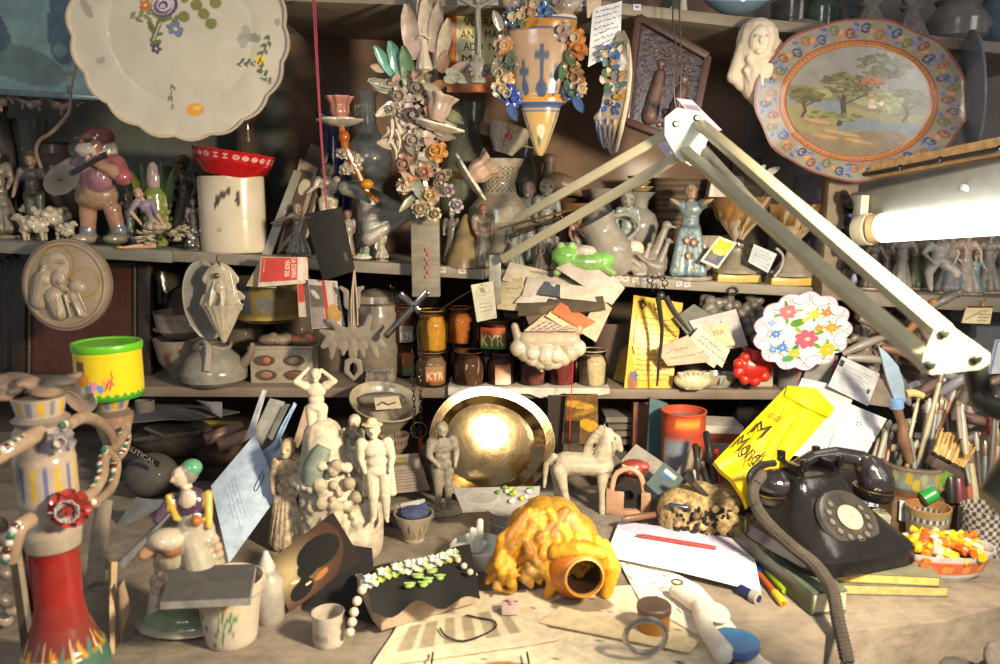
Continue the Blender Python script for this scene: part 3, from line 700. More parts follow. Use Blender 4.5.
def pot(name,label,cat,P,h,prof,col,fin='glaze',seg=36,handles=(),stamps=None,sub=3,scal=None,sx=1,sy=1,rz=0,rx=0,ry=0,group=None,mot=.3,dust=.35,parts=(),scale=40,bump=.15,**kw):
    """prof in units of height; handles: ((r0,z0),(bulge r,zmid),(r1,z1), side angle, thickness) ; parts: (name, callable(B), col, fin)"""
    B=MB(col);B.lathe([(p[0]*h,p[1]*h)+tuple(p[2:])for p in prof],seg,stamps=stamps and[s_ for s_ in stamps],sub=sub,scal=scal,sx=sx,sy=sy)
    if not handles and not parts:
        return B.obj(name,None,fin,loc=P,rot=(rx,ry,rz),label=label,cat=cat,group=group,mot=mot,dust=dust,scale=scale,bump=bump)
    root=E(name,label,cat,P,rz,group,rx,ry);B.obj('body',root,fin,mot=mot,dust=dust,scale=scale,bump=bump)
    for(r0,z0),(rb,zm),(r1,z1),ang,th in handles:
        ca,sa=math.cos(ang),math.sin(ang);H=MB(kw.get('hcol',col))
        H.tube([(r*h*ca,r*h*sa,z*h)for r,z in((r0,z0),(rb*.85,z0+(zm-z0)*.3),(rb,zm),(rb*.85,z1-(z1-zm)*.3),(r1,z1))],th*h,8,sm=4);H.obj('handle',root,fin,mot=mot,dust=dust)
    for nm,fn,c_,f_ in parts:
        H=MB(c_);fn(H);H.obj(nm,root,f_,mot=mot*.6,dust=dust*.7)
    return root
def blob(name,label,cat,P,prims,h=1,fin='matte',col='#b9ae9e',rz=0,group=None,mot=.3,dust=.3,vox=None,parent=None,bump=.25,scale=60,smooth=2,rx=0,ry=0,flat=None):
    K=SK()
    for q in prims:
        if q[0]=='c':K.cap(tuple(h*v for v in q[1]),tuple(h*v for v in q[2]),q[3]*h,q[4]*h,q[5]if len(q)>5 else col)
        elif q[0]=='e':r=q[2]if isinstance(q[2],tuple)else(q[2],)*3;K.ell(tuple(h*v for v in q[1]),tuple(h*v for v in r),q[4]if len(q)>4 else(0,0,0),q[3]if len(q)>3 and q[3]else col)
    kw=dict(label=label,cat=cat,group=group)if parent is None else{}
    return K.obj(name,parent,fin,vox=vox,mot=mot,dust=dust,bump=bump,scale=scale,smooth=smooth,flat=flat,loc=P,rot=(rx,ry,rz),**kw)
def slab(name,label,cat,pxs,Y,thick=.0008,base='#e8e6e0',stamps=(),group=None,bend=0,bendv=0,noise=0,seed=0,**kw):
    s=Slab(quad(pxs,Y),thick,bend,bendv,noise,seed);s.build(name,base,stamps,label=label,cat=cat,group=group,**kw);return s
CL='#c4b8a4'      
GR='#8f8b80'      
# TOP LEFT HANGINGS
s=slab('framed_tile','blue green mottled glazed tile panel in a thin metal frame, top left corner','picture',[(-60,-60),(96,-60),(101,99),(-60,88)],1.72,.02,'#9dbdb8',[('e',.5,.8,.3,.12,.3,'#7f9a96'),('e',.8,.5,.12,.3,.1,'#5c7a84'),('e',.3,.55,.2,.1,1,'#55727e'),('e',.85,.55,.05,.06,0,'#4a6a86'),('e',.75,.7,.04,.05,0,'#86a49f'),('l',[(.6,.82),(.72,.86),(.82,.85)],.006,'#8f8a6a'),('l',[(.81,.85),(.80,.98)],.004,'#5d6f70')],res=60,fin='glaze',mot=.4,scale=14,dust=.25)
def frame4(sl,w,th,col,name='frame',fin='satin',**kw):
    B=MB(col)
    for(u0,v0,u1,v1)in((0,0,1,0),(1,0,1,1),(1,1,0,1),(0,1,0,0)):
        bar(B,sl.p(u0,v0),sl.p(u1,v1),w,th,up=sl.n)
    return B.obj(name,sl.ob,fin,bevel=w*.15,**kw)
frame4(s,.012,.024,'#9ba7a5',fin='metal',mot=.4)
B=MB('#7c6a5a')
c0_=at(40,104,1.74);K=SK()
for i in range(15):
    q=at(-8+i*6.5,98+5*math.sin(i*1.3)+i*.4,1.735)-c0_;K.ell(tuple(q),(.011,.010,.009+.004*math.sin(i*2)),(0,i*.7,0),'#8a6f62' if i%3 else '#a08a78')
    if i%2:K.cap(tuple(q),tuple(q+Vector((.006*math.sin(i),0,-.016))),.006,.003,'#93796a')
K.obj('carved_ornament',None,'satin',vox=.0022,loc=c0_,dust=.4,label='pinkish brown carved scroll ornament just under the blue green tile panel',cat='ornament')
B=MB('#a0876f');P=[at(*q)for q in((78,-30,1.62),(76,20,1.62),(78,52,1.63),(71,90,1.63),(69,112,1.64),(52,132,1.66),(40,140,1.68),(36,152,1.70),(42,170,1.72))];c=P[4]
B.tube([p-c for p in P],[.0022]*4+[.0038]*5,8,sm=4);B.obj('electric_wire',None,'plastic',loc=c,dust=.4,label='pale twisted wire drooping in front of the blue green tile panel',cat='wire')
# SHELF 2, LEFT
WARMR,LILAC='#8d4a40','#7a6a80'
P,k=S(100,Z2,1.735)
mp=E('mandolin_player_figurine','stout ceramic man in red cap and lilac tunic playing a mandolin, on the left shelf','figurine',P,rz=-.1);h=116*k
K=SK()
for q in(('c',(-.08,0,.30),(-.10,0,.08),.075,.055,'#b28467'),('c',(.14,0,.30),(.17,.02,.08),.075,.055,'#a77a5f'),('e',(0,0,.42),(.19,.14,.13),'#a58468'),('e',(0,0,.60),(.22,.16,.20),'#8b6f86'),('e',(.08,-.06,.56),(.12,.11,.14),'#9c6a78'),('e',(-.1,-.06,.58),(.1,.1,.12),'#7d6a8c'),('c',(-.18,0,.66),(-.26,-.08,.60),.085,.075,'#9a8288'),('c',(-.26,-.08,.60),(-.13,-.2,.60),.06,.045,'#b99680'),('c',(.2,0,.68),(.29,-.06,.57),.085,.075,'#a3545a'),('c',(.29,-.06,.57),(.12,-.18,.70),.06,.042,'#b38c78'),('e',(.10,-.19,.70),(.045,.035,.035),'#c79c82'),('e',(-.12,-.21,.60),(.05,.035,.03),'#c79c82'),('e',(.02,-.02,.84),(.115,.11,.11),'#b98268'),('e',(.06,.02,.90),(.125,.12,.10),'#8d463e'),('e',(.1,.04,.80),(.09,.09,.12),'#c9bfb0'),('e',(0,-.10,.80),(.09,.05,.06),'#cdc3b4'),('e',(0,-.13,.86),(.022,.025,.024),'#c27d63'),('e',(-.045,-.125,.885),(.028,.02,.016),'#b5705c'),('e',(.05,-.125,.885),(.028,.02,.016),'#b5705c'),('e',(-.10,-.04,.055),(.10,.15,.05),'#a79a86'),('e',(.17,-.02,.055),(.10,.14,.05),'#8f8474'),('c',(-.10,0,.13),(-.10,0,.11),.068,.068,'#6a7388'),('c',(.17,.02,.13),(.17,.02,.11),.068,.068,'#6a7388'),('e',(0,0,.70),(.13,.12,.05),'#a39a90')):
    if q[0]=='c':K.cap([h*v for v in q[1]],[h*v for v in q[2]],q[3]*h,q[4]*h,q[5])
    else:K.ell([h*v for v in q[1]],[h*v for v in q[2]],(0,0,0),q[3])
for s_ in(-1,1):K.ell((s_*.04*h,-.125*h,.865*h),(.012*h,.01*h,.008*h),(0,0,0),'#3a2c26',.004)
for(bx,by,bz,dx,dz)in((.10,-.21,.70,-.5,.5),(-.12,-.23,.60,.7,-.3)):
    for j in range(4):K.cap(((bx+.0)*h,by*h,(bz+.02-.013*j)*h),((bx+dx*.055)*h,(by-.012)*h,(bz+.02-.013*j+dz*.02)*h),.0085*h,.007*h,'#c79c82')
    K.cap((bx*h,by*h,(bz+.03)*h),((bx+dx*.02)*h,(by-.01)*h,(bz+.055)*h),.009*h,.007*h,'#c79c82')
K.obj('body',mp,'glaze',vox=h/95,dust=.3,mot=.35,smooth=2)
mm=MB('#4b4540');mm.M=Matrix.Translation((-.13*h,-.235*h,.545*h))@Matrix.Rotation(-.45,4,'Y')@Matrix.Rotation(PI/2,4,'X')
mm.lathe([(0,-.03*h),(.10*h,-.02*h),(.115*h,.02*h,'#6d6b66'),(0,.022*h,'#4a4540')],28,sx=1.5,sub=1);md=mm.obj('mandolin',mp,'satin',dust=.2)
mm=MB('#2e2622');mm.M=Matrix.Translation((-.13*h,-.26*h,.545*h))@Matrix.Rotation(-.45,4,'Y');mm.box((.26*h,-.005*h,0),(.30*h,.02*h,.035*h));mm.box((.43*h,0,0),(.06*h,.02*h,.05*h));mm.lathe([(0,-.001),(.02*h,0),(0,.001)],12);mm.obj('neck',md,'satin')
def sheep(name,label,P,h,rz,col='#c6b9a2',group='small ceramic sheep'):
    pr=[('e',(0,0,.55),(.45,.25,.27)),('e',(-.48,0,.78),(.16,.13,.14)),('c',(-.3,0,.62),(-.45,0,.76),.17,.12),('e',(-.62,0,.74),(.09,.08,.07)),('e',(-.44,.12,.82),(.05,.08,.03)),('e',(-.44,-.12,.82),(.05,.08,.03)),('e',(.45,0,.58),(.08,.07,.1))]
    for x in(-.28,.28):
        for y in(-.12,.12):pr.append(('c',(x,y,.45),(x+.02,y,.05),.09,.055))
    for i in range(26):
        a=i*2.4;zz=.55+.2*math.sin(i*1.7);pr.append(('e',(.38*math.cos(a)*.95,.22*math.sin(a),zz),.10))
    return blob(name,label,'figurine',P,pr,h,'glaze',col,rz,group,vox=h/32)
fig('shepherd_figurine','small shepherd figurine in green breeches and brown hat at the far left of the shelf','figurine',S(38,Z2,1.78)[0],84*S(38,Z2,1.78)[1],.3,skin='#a98a72',top='#7c6c5c',bot='#3f4a32',hair='#54402f',hat='brim',arms=[((-.16,-.03,.66),(-.20,-.10,.5)),((.18,-.05,.66),(.24,-.12,.52))],base=.2,basecol='#57574a')
fig('shepherd_figurine','grey brown partly cropped figurine at the very left edge of the shelf','figurine',S(3,Z2,1.76)[0],88*S(3,Z2,1.76)[1],.3,skin='#9a8a78',top='#8a7c6c',bot='#7a7266',hair='#5c4a3c',hat='cap',skirt=(.2,.05),base=.2)
for(px,Y,hp,rz,lab)in((35,1.735,30,.1,'pale ceramic sheep at the front of the small flock on the left shelf'),(52,1.79,40,.2,'pale ceramic sheep standing highest at the back of the small flock'),(66,1.74,24,2.8,'tiny pale lamb at the right end of the small flock')):
    P,k=S(px,Z2,Y);sheep('sheep_figurine',lab,P,hp*k,rz)
B=MB('#b0a48f');P,k=S(52,Z2,1.79)
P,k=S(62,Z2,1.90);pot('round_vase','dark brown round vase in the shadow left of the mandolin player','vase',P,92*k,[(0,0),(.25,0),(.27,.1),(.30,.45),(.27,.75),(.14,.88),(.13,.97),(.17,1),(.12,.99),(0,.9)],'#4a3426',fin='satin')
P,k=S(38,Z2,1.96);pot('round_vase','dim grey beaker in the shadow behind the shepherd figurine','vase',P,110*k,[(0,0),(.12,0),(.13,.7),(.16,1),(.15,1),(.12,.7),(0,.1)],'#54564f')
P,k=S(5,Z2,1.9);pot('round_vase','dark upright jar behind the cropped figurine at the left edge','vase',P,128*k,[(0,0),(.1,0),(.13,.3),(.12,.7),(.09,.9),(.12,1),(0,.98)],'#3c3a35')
P,k=S(162,Z2,1.735);h=62*k;ld=E('lace_lady_figurine','porcelain lady in frilled lace skirt kneeling right of the mandolin player','figurine',P,.2)
K=SK();figp(K,1,skin='#c59c80',top='#8a7f94',bot='#b5a78e',hair='#a89a8a',skirt=(.2,.4),lean=-.55,arms=[((-.26,-.08,.66),(-.20,-.14,.48)),((.1,-.12,.62),(.12,-.18,.48))],hat='bun')
K2=SK()
for q in K.scaled(h*1.05).p:
    q=list(q);sh=np.array((-.05*h,0,-.1*h));q[1]=q[1]+sh
    if q[0]=='c':q[2]=q[2]+sh
    K2.p.append(tuple(q))
K2.obj('body',ld,'glaze',vox=h/60,dust=.2,smooth=1,flat=.0005)
B=MB('#bfb199');R=random.Random(4)
for i in range(70):
    a=R.uniform(0,2*PI);r=R.uniform(.15,.42)*h;z=(.50-r/h*.75)*h*R.uniform(.6,1.05)
    B.petal((.13*h+r*math.cos(a),.6*r*math.sin(a)-.02*h,max(.03*h,z)),(math.cos(a),math.sin(a),-.2),(0,0,1),.14*h,.13*h,R.choice(['#bfb199','#a99b86','#cfc3ae']),curl=R.uniform(-.4,.6),cup=.6)
B.obj('lace_skirt',ld,'glaze',dust=.2)
B=MB('#c9a07e');B.tube([(-.05*h,-.2*h,.06*h),(-.35*h,-.28*h,.05*h),(-.52*h,-.3*h,.035*h)],[.05*h,.035*h,.02*h],10);B.ell((-.56*h,-.3*h,.04*h),(.05*h,.025*h,.025*h),col='#c98c3a');B.obj('leg',ld,'glaze')
B=MB('#8a8a86');
for i in range(36):B.ell((.55*h+R.uniform(-.12,.12)*h,-.12*h+R.uniform(-.05,.05)*h,R.uniform(.03,.3)*h),.028*h,col=R.choice(['#d9d6cc','#3c3c3a','#77776f']),nu=6,nv=5)
B.obj('beaded_basket',ld,'glaze')
fig('green_dressed_figurine','tiny figurine in dark green beside the kneeling lace lady','figurine',S(131,Z2,1.76)[0],52*S(131,Z2,1.76)[1],0,skin='#a58c76',top='#6d7068',bot='#41524a',hair='#8a8478',skirt=(.16,.04))
P,k=S(113,Z2,1.75);pot('tree_figurine','little bright green cone tree between the legs of the mandolin player','figurine',P,20*k,[(0,0),(.3,0),(.28,.15),(.32,.2),(.16,.45),(.22,.5),(.1,.75),(.13,.8),(0,1)],'#3f8a3c')
P,k=S(158,Z2,1.80);h=84*k;pl_=E('candle_plant_ornament','ceramic plant with a pale bud, green scales and dark upright leaves','ornament',P)
B=MB('#7f8a4a');B.lathe([(0,0),(.13*h,0),(.16*h,.3*h),(.15*h,.6*h),(.08*h,.68*h),(0,.7*h)],18);
for j in range(7):
    for i in range(8):a=2*PI*(i+.5*(j%2))/8;B.ell((.155*h*math.cos(a),.155*h*math.sin(a),(.08+.08*j)*h),(.03*h,.03*h,.035*h),col='#93a055' if(i+j)%2 else '#b8ad84',nu=6,nv=5)
B.obj('body',pl_,'glaze')
B=MB('#a68f8c');B.ell((0,0,.78*h),(.085*h,.07*h,.2*h));B.obj('bud',pl_,'glaze')
for i,(a,L)in enumerate(((-.55,.9),(-.2,1.0),(.25,1.02),(.6,.95),(-1.0,.7))):
    B=MB('#2f3d27');B.petal((.12*h*math.sin(a),-.02*h*(i%2),.25*h),(math.sin(a)*.55,0,1),(0,-1,0),L*h*.72,.11*h,'#33442a' if i!=0 else '#7b7a3a',curl=.05);B.obj('leaf',pl_,'glaze')
B=MB('#6a5a32');B.tube([(.3*h,0,.3*h),(.33*h,0,.8*h),(.30*h,0,.95*h)],.012*h,6);B.ell((.31*h,0,1.0*h),(.06*h,.06*h,.045*h),col='#8a5a34');B.obj('flower_stem',pl_,'glaze')
R=random.Random(11)
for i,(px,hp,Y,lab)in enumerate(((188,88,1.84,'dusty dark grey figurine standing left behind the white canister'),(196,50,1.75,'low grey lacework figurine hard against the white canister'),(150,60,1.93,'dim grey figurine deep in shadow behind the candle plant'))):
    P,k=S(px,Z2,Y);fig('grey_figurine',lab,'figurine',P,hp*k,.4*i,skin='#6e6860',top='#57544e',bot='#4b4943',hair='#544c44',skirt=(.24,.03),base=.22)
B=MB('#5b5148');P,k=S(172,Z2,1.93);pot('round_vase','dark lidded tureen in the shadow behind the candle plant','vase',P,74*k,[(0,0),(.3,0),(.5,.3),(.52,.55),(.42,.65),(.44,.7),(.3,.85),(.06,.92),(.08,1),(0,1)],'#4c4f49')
P,k=S(234.5,Z2,1.755);h=74*k
pot('storage_canister','tall off-white glazed oval canister under the tilted red bowl','canister',P,h,[(0,0),(.425,0),(.435,.02),(.435,.97),(.43,1),(.40,1),(.40,.9),(0,.88)],'#cfc2ab',stamps=[('l',[(.46,h*.62),(.475,h*.68),(.49,h*.74),(.53,h*.80)],.006,'#4a4038'),('e',.5,h*.76,.035,.004,.1,'#5d5246'),('e',.57,h*.7,.012,h*.1,0,'#4a3c34'),('e',.475,h*.3,.01,.006,0,'#a49a88')],sub=20,seg=120,mot=.12,dust=.12,scale=20,sy=.8)
P2,k=S(229,Z2(P.x)+h+.001,1.755);bw=E('red_bowl','red enamel bowl with white daisies resting tilted on the white canister','bowl',P2+Vector((.006,0,.0)),ry=.145)
B=MB('#b3151b');r=38*k
dst=[]
for i in range(26):
    u=(i+.5)/26;dst+=[('e',u,.040,.012,.0052,0,'#e8c9bf'),('e',u,.040,.0085,.0036,0,'#b3151b'),('e',u,.040,.0045,.002,0,'#f0dcd0')]
B.lathe([(0,.002),(r*.72,0),(r*.78,.006),(r*.98,.028),(r*1.05,.048),(r*1.06,.0525),(r*1.02,.0525),(r*.94,.03),(r*.7,.008),(0,.006)],160,sub=10,stamps=dst);B.obj('bowl_body',bw,'glaze',mot=.08)
P,k=S(252,Z2,1.95);pot('dark_bottle','dark brown bottle with a strap standing behind the canister','bottle',P,125*k,[(0,0),(.16,0),(.17,.6),(.08,.75),(.075,.95),(.09,1),(0,1)],'#3a2b22')
for i,(q,Y,col,lab,th)in enumerate((([(311,143),(327,152),(306,236),(268,256)],[1.86,1.84,1.78,1.78],'#5a4f42','tall dark framed panel leaning furthest back right of the canister',.01),([(300,158),(318,168),(298,232),(276,256)],[1.82,1.82,1.76,1.76],'#a18f76','worn brown and cream board leaning in the middle of the tilted stack',.008),([(294,170),(301,172),(270,258),(261,256)],[1.80,1.80,1.735,1.735],'#8f8d84','thin pale grey slab at the front of the leaning stack beside the canister',.008))):
    st=[('b',.1,.1,.9,.9,'#3e342b'),('b',.25,.3,.75,.7,'#7b6a55')]if i==0 else([('b',.15,.1,.85,.9,'#4c3c2f'),('e',.6,.3,.3,.1,0,'#cdbfa6')]if i==1 else[])
    slab('leaning_panel',lab,'panel',q,Y,th,col,st,fin='satin',dust=.3,edge='#b5aa98')
spec=[(330,1.80,68,'white cherub figurine standing above the black wallet, holding a dish',dict(skin='#d2c4ae',baby=True,fat=1.2,hair='#b06b4c',arms=[((-.17,-.05,.7),(-.26,-.1,.62)),((.14,-.05,.68),(.1,-.14,.6))]),0),(299,1.75,50,'crouching bearded figurine reaching to the left beside the black wallet',dict(skin='#b39a82',top='#a58c76',bot='#80847a',hair='#8a8070',baby=True,arms=[((-.25,-.08,.7),(-.5,-.1,.64)),((.1,-.1,.6),(.06,-.14,.45))],skirt=(.25,.02)),0),(349,1.76,46,'brown skinned cherub figurine just right of the black wallet',dict(skin='#a98a70',top='#b8ad9c',bot='#99907e',hair='#8a6a4c',baby=True,fat=1.2,skirt=(.15,.02)),.2),(366,1.78,44,'grey cherub figurine under the green grey shell ornament',dict(skin='#9b978a',top='#8a8c80',bot='#83857a',hair='#77756a',baby=True,skirt=(.2,.02)),-.2),(382,1.74,30,'small pale crouching figurine beside the upright board',dict(skin='#c3b6a2',baby=True,fat=1.3,skirt=(.25,.1)),-.3)]
for px,Y,hp,lab,kw,rz in spec:
    P,k=S(px,Z2,Y)
    if px==330:P.z+=.045
    fig('cherub_figurine',lab,'figurine',P,hp*k,rz,base=.24 if px!=330 else None,**kw)
P,k=S(330,Z2,1.80);pot('ring_stand','grey round pedestal under the white cherub beside the leaning frames','stand',P,.045,[(0,0),(.8,0),(.82,.1),(.5,.3),(.5,.8),(.7,.9),(.7,1),(0,1)],'#8a8276')
P,k=S(372,Z2,1.82)
B=MB('#83877a');c=at(375,200,1.76)
K=SK()
for i in range(12):
    t=i/11;a=-2.6+t*1.5;K.cap(tuple(at(412,214,1.77)-c),tuple(at(345+22*t+8*math.sin(t*3),188-6*math.sin(t*3)+52*t*t,1.74)-c),.010,.016,['#858a7c','#7a8072','#9b8f88'][i%3])
K.obj('shell_ornament',None,'satin',vox=.0035,loc=c,label='grey green fan shaped shell ornament leaning against the garland board',cat='ornament',mot=.35,dust=.35,smooth=4)
P,k=S(362,Z2,1.725);blob('glazed_dish','small white dish with bright green flecks on the shelf edge under the shell','dish',P,[('e',(0,0,.3),(1,.5,.25),'#d4d0c4'),('e',(-.3,-.1,.5),(.25,.2,.2),'#8fd060'),('e',(.4,0,.55),(.35,.2,.18),'#7ccf52'),('e',(.1,-.2,.5),(.2,.15,.15),'#e4e4da')],.022,'glaze',vox=.0012)
P,k=S(338,Z2,1.93);pot('cobalt_vase','deep blue and gold vase in shadow behind the pink flower candlestick','vase',P,134*k,[(0,0),(.08,0),(.11,.2),(.13,.5),(.12,.7),(.1,.85),(.13,1),(.1,.98),(0,.8)],'#1f2f66',stamps=[('l',[(.38,.15),(.48,.2),(.6,.18)],.004,'#c9923a')],mot=.2,dust=.2)
P,k=S(372,Z2,1.81);h=160*k
pot('bottle_vase','grey speckled long necked bottle vase standing left of the flower garland','vase',P,h,[(0,0),(.10,0),(.09,.10),(.08,.45),(.12,.50),(.145,.60),(.12,.70),(.06,.77),(.048,.82),(.05,.97),(.065,1),(.05,.99),(0,.8)],'#b5b5ab',mot=.3,dust=.2,scale=90)
def candle_flower(name,label,P,s,rx=0,ry=0,cup='#b0746a'):
    r_=E(name,label,'candlestick',P,0,None,rx,ry)
    B=MB(cup);B.lathe([(0,0),(.011*s,0),(.020*s,.018*s),(.019*s,.034*s),(.028*s,.050*s,'#cfa899'),(.026*s,.050*s,'#8a5a54'),(.016*s,.032*s),(0,.02*s)],56,sub=5,scal=lambda th,z:1+.10*np.cos(8*th)*(z/(.05*s)));B.obj('candle_cup',r_,'glaze',dust=.15)
    B=MB('#a9ab94');B.plate(.045*s,.045*s,6,lambda t:.012*s*t*t-.006*s,thick=.004*s,rings=12,seg=72,amp=.08,base='#9da28e',rim='#cfcab8',rimw=.12);B.obj('drip_dish',r_,'glaze',dust=.2)
    return r_
P=at(340,122,1.68);cf=candle_flower('flower_candlestick','pink fluted candle cup on a petal dish with amber stem, left of the garland',P,1.0)
B=MB('#a8651e');B.tube([(.002,0,-.004),(.010,0,-.05),(.028,.004,-.09),(.048,.01,-.135),(.07,.02,-.16)],[.006,.009,.006,.007,.005],8,sm=3);B.ell((.052,.0,-.125),(.014,.013,.011),col='#c9821f');B.ell((.008,-.002,-.03),(.012,.011,.013),col='#a3541f');B.obj('stem',cf,'glaze')
B=MB('#9aa08e')
for a in(0.3,1.3,2.2,-.8):B.tube([(.03,0,.012),(.04+.01*math.cos(a),0,.026+.01*math.sin(a)),(.05,0,.012)],.0009,5,sm=4)
B.petal((-.012,-.02,.002),(-1,0,.3),(0,0,1),.03,.018,'#5f8a5c');B.obj('leaf_sprig',cf,'glaze')
B=MB('#a7998c');R=random.Random(5)
for i in range(9):B.rose((R.uniform(.0,.04),R.uniform(-.01,.01),R.uniform(-.10,-.06)),(R.uniform(-.5,.5),-1,R.uniform(-.3,.6)),.012,R.choice(['#a7998c','#b9aa98','#8c8274']),layers=2)
B.obj('flower_cluster',cf,'glaze')
# RED CORD AND WALLET
B=MB('#9a3f4c');P=[at(312,-20,1.60),at(316,60,1.60),at(321,140,1.60),at(327,214,1.60)];c=P[2]
B.tube([p-c for p in P],.0016,6,sm=3);P2=[p+Vector((.004*(1-i/3),.002,0))for i,p in enumerate(P)];B.tube([p-c for p in P2],.0014,6,sm=3)
B.obj('wallet_string',None,'cloth',loc=c,label='double dull red cord hanging down to the black wallet',cat='cord')
s=slab('hanging_wallet','worn black leather wallet hanging from the dull red cord','wallet',[(304,214),(341,207),(354,271),(323,281)],1.60,.012,'#16130f',[('e',.85,.75,.05,.07,.3,'#55504a')],fin='matte',mot=.4,dust=.0,res=24,bend=.004,bump=.3)
B=MB('#2c2620');bar(B,s.p(0,.06)+s.n*.001,s.p(1,.06)+s.n*.001,.004,.002,up=s.n);B.obj('flap',s.ob,'satin')
# GARLAND ON THE BOARD
gc=at(425,120,1.64)
G=E('ceramic_garland','tall ceramic garland of flowers, leaves, shells and pale figures on the upright board','ornament',gc)
B=MB('#6b5a45');B.tube([at(430,8,1.63)-gc,at(418,60,1.62)-gc,at(428,120,1.63)-gc,at(424,170,1.63)-gc,at(426,208,1.63)-gc],[.010,.012,.013,.012,.008],8,sm=4);B.obj('stem',G,'glaze',dust=.4)
R=random.Random(21)
pal=['#b9a99a','#a89c8d','#cbbcab','#93897b','#8f7f78','#7c8a7c','#b08f84','#a5917c']
def gp(px,py,Y=1.605):return at(px,py,Y)-gc
for(px,py,dx,dz,L,w,col)in((404,80,-.35,1,.075,.028,'#63a094'),(396,78,-.6,.9,.07,.022,'#6aa79a'),(412,92,-.15,1,.085,.028,'#5f7f5c'),(414,60,-.1,1,.10,.034,'#b8a49a'),(424,50,.1,1,.10,.03,'#c3b4a4'),(432,52,.2,1,.09,.028,'#a89a8c'),(440,62,.25,1,.08,.025,'#b9ad97'),(392,92,-1,.5,.05,.022,'#a5b0a0'),(396,88,-.8,.15,.05,.022,'#8f8d80'),(386,70,-1,.2,.03,.016,'#b09a88'),(446,70,.8,-.5,.05,.02,'#9fae9c'),(402,100,-.9,-.6,.06,.022,'#c7bba9'),(444,80,.8,.1,.035,.02,'#a9a28f'),(428,40,0,1,.10,.04,'#ad9c92')):
    B=MB(col);B.petal(gp(px,py),(dx,-.15,dz),(0,-1,0),L,w,col,curl=.12,cup=.5);B.obj('leaf',G,'glaze',dust=.2,mot=.35)
for i in range(62):
    py=70+i*2.2;px=424+R.uniform(-1,1)*(26-14*max(0,(py-140)/70));col=R.choice(pal+['#8a5c4a','#b5793a','#6d7a58'])
    B=MB(col);a=R.uniform(0,2*PI);B.petal(gp(px,py,1.61),(math.cos(a),-.4,math.sin(a)),(0,-1,.2),R.uniform(.03,.055),R.uniform(.014,.026),col,curl=R.uniform(-.2,.4),cup=.5);B.obj('leaf',G,'satin',dust=.5,mot=.4,tint='#9c8f80')
for(px,py,r,c1,c2)in((411,116,.024,'#b0a0a2','#4a2f3f'),(406,164,.020,'#a97a62','#8a5a44'),(438,152,.020,'#c98a2e','#e0a038'),(430,196,.018,'#a5896a','#bd9a5a'),(441,176,.015,'#8a6f62','#5a4038'),(400,96,.018,'#bdb2a2','#8c8274'),(418,90,.020,'#a5998a','#7d7064'),(436,106,.018,'#c0b19d','#9c8d7c'),(415,140,.02,'#b8ada0','#9a8f82'),(404,186,.016,'#b58a76','#8a5f4c'),(420,208,.016,'#b9a98e','#9a8a62'),(434,214,.014,'#ad9a7c','#7f6a4a'),(448,190,.013,'#9a8a94','#77687a'),(424,172,.017,'#c07a52','#a5502f'),(390,110,.012,'#b5ab9d','#8f8678'),(456,206,.014,'#9a8fa0','#6d6478')):
    B=MB(c1);B.rose(gp(px,py,1.60),(R.uniform(-.3,.3),-1,R.uniform(-.2,.3)),r,c1,c2,layers=3,n=6);B.obj('flower',G,'satin',dust=.4,mot=.4,tint='#9c8f80')
B=MB('#b29b8c');B.M=Matrix.Translation(gp(436,121,1.59))@Matrix.Rotation(.25,4,'Y')
B.lathe([(0,0),(.014,0),(.021,.02),(.022,.035),(.032,.05,'#d0c0b2'),(.030,.05,'#8d7a70'),(.018,.03),(0,.02)],56,sub=4,scal=lambda th,z:1+.1*np.cos(7*th)*np.clip(z/.05,0,1));B.obj('candle_cup',G,'glaze',dust=.15)
B=MB('#b9ab9c');B.M=Matrix.Translation(gp(436,130,1.60))@Matrix.Rotation(.24,4,'Y');B.plate(.052,.045,6,lambda t:.012*t*t,thick=.004,rings=10,seg=72,amp=.06,base='#a79a8a',rim='#d2c8b6',rimw=.12);B.obj('drip_dish',G,'glaze')
B=MB('#c9bda8')
for i,(x1,y1,x2,y2)in enumerate(((392,120,386,148),(396,130,398,152),(390,140,396,160),(388,128,382,138))):B.tube([gp(x1,y1,1.60),gp((x1+x2)/2+3,(y1+y2)/2,1.59),gp(x2,y2,1.60)],[.004,.003,.002],6,sm=3)
B.obj('tendril',G,'glaze')
K=SK();figp(K,.085,skin='#c7b7a4',hair='#a99783',arms=[((-.14,-.1,.7),(-.05,-.2,.75)),((.14,-.1,.7),(.05,-.2,.75))],skirt=(.2,.05),baby=True)
o=K.obj('cherub',G,'glaze',vox=.0016,dust=.2);o.location=gp(424,72,1.605)
B=MB('#9a5a4a');
for i in range(7):B.ell(tuple(at(426+(i%2)*2,250+i*4.5,1.653)-gc),(.0035,.002,.004),nu=6,nv=5)
B.obj('red_marks',G,'paper')
P=at(469,178,1.64);c2=candle_flower('flower_candlestick','pale pink candle cup on a petal dish tipped over, right of the garland',P,1.15,0,1.0,'#b99a86')
B=MB('#8a6a2e');B.tube([(-.01,0,-.01),(-.035,.01,-.04),(-.03,.02,-.10)],.007,8,sm=3);B.obj('stem',c2,'glaze')
for i,(px,py,r,c1)in enumerate(((455,205,.014,'#8f86a0'),(462,218,.012,'#b08a86'),(455,235,.013,'#a39a90'))):
    B=MB(c1);B.rose(at(px,py,1.63)-P,(0,-1,.2),r,c1,'#6d6478');
    o=B.obj('flower',c2,'glaze');o.rotation_euler=(0,0,0)
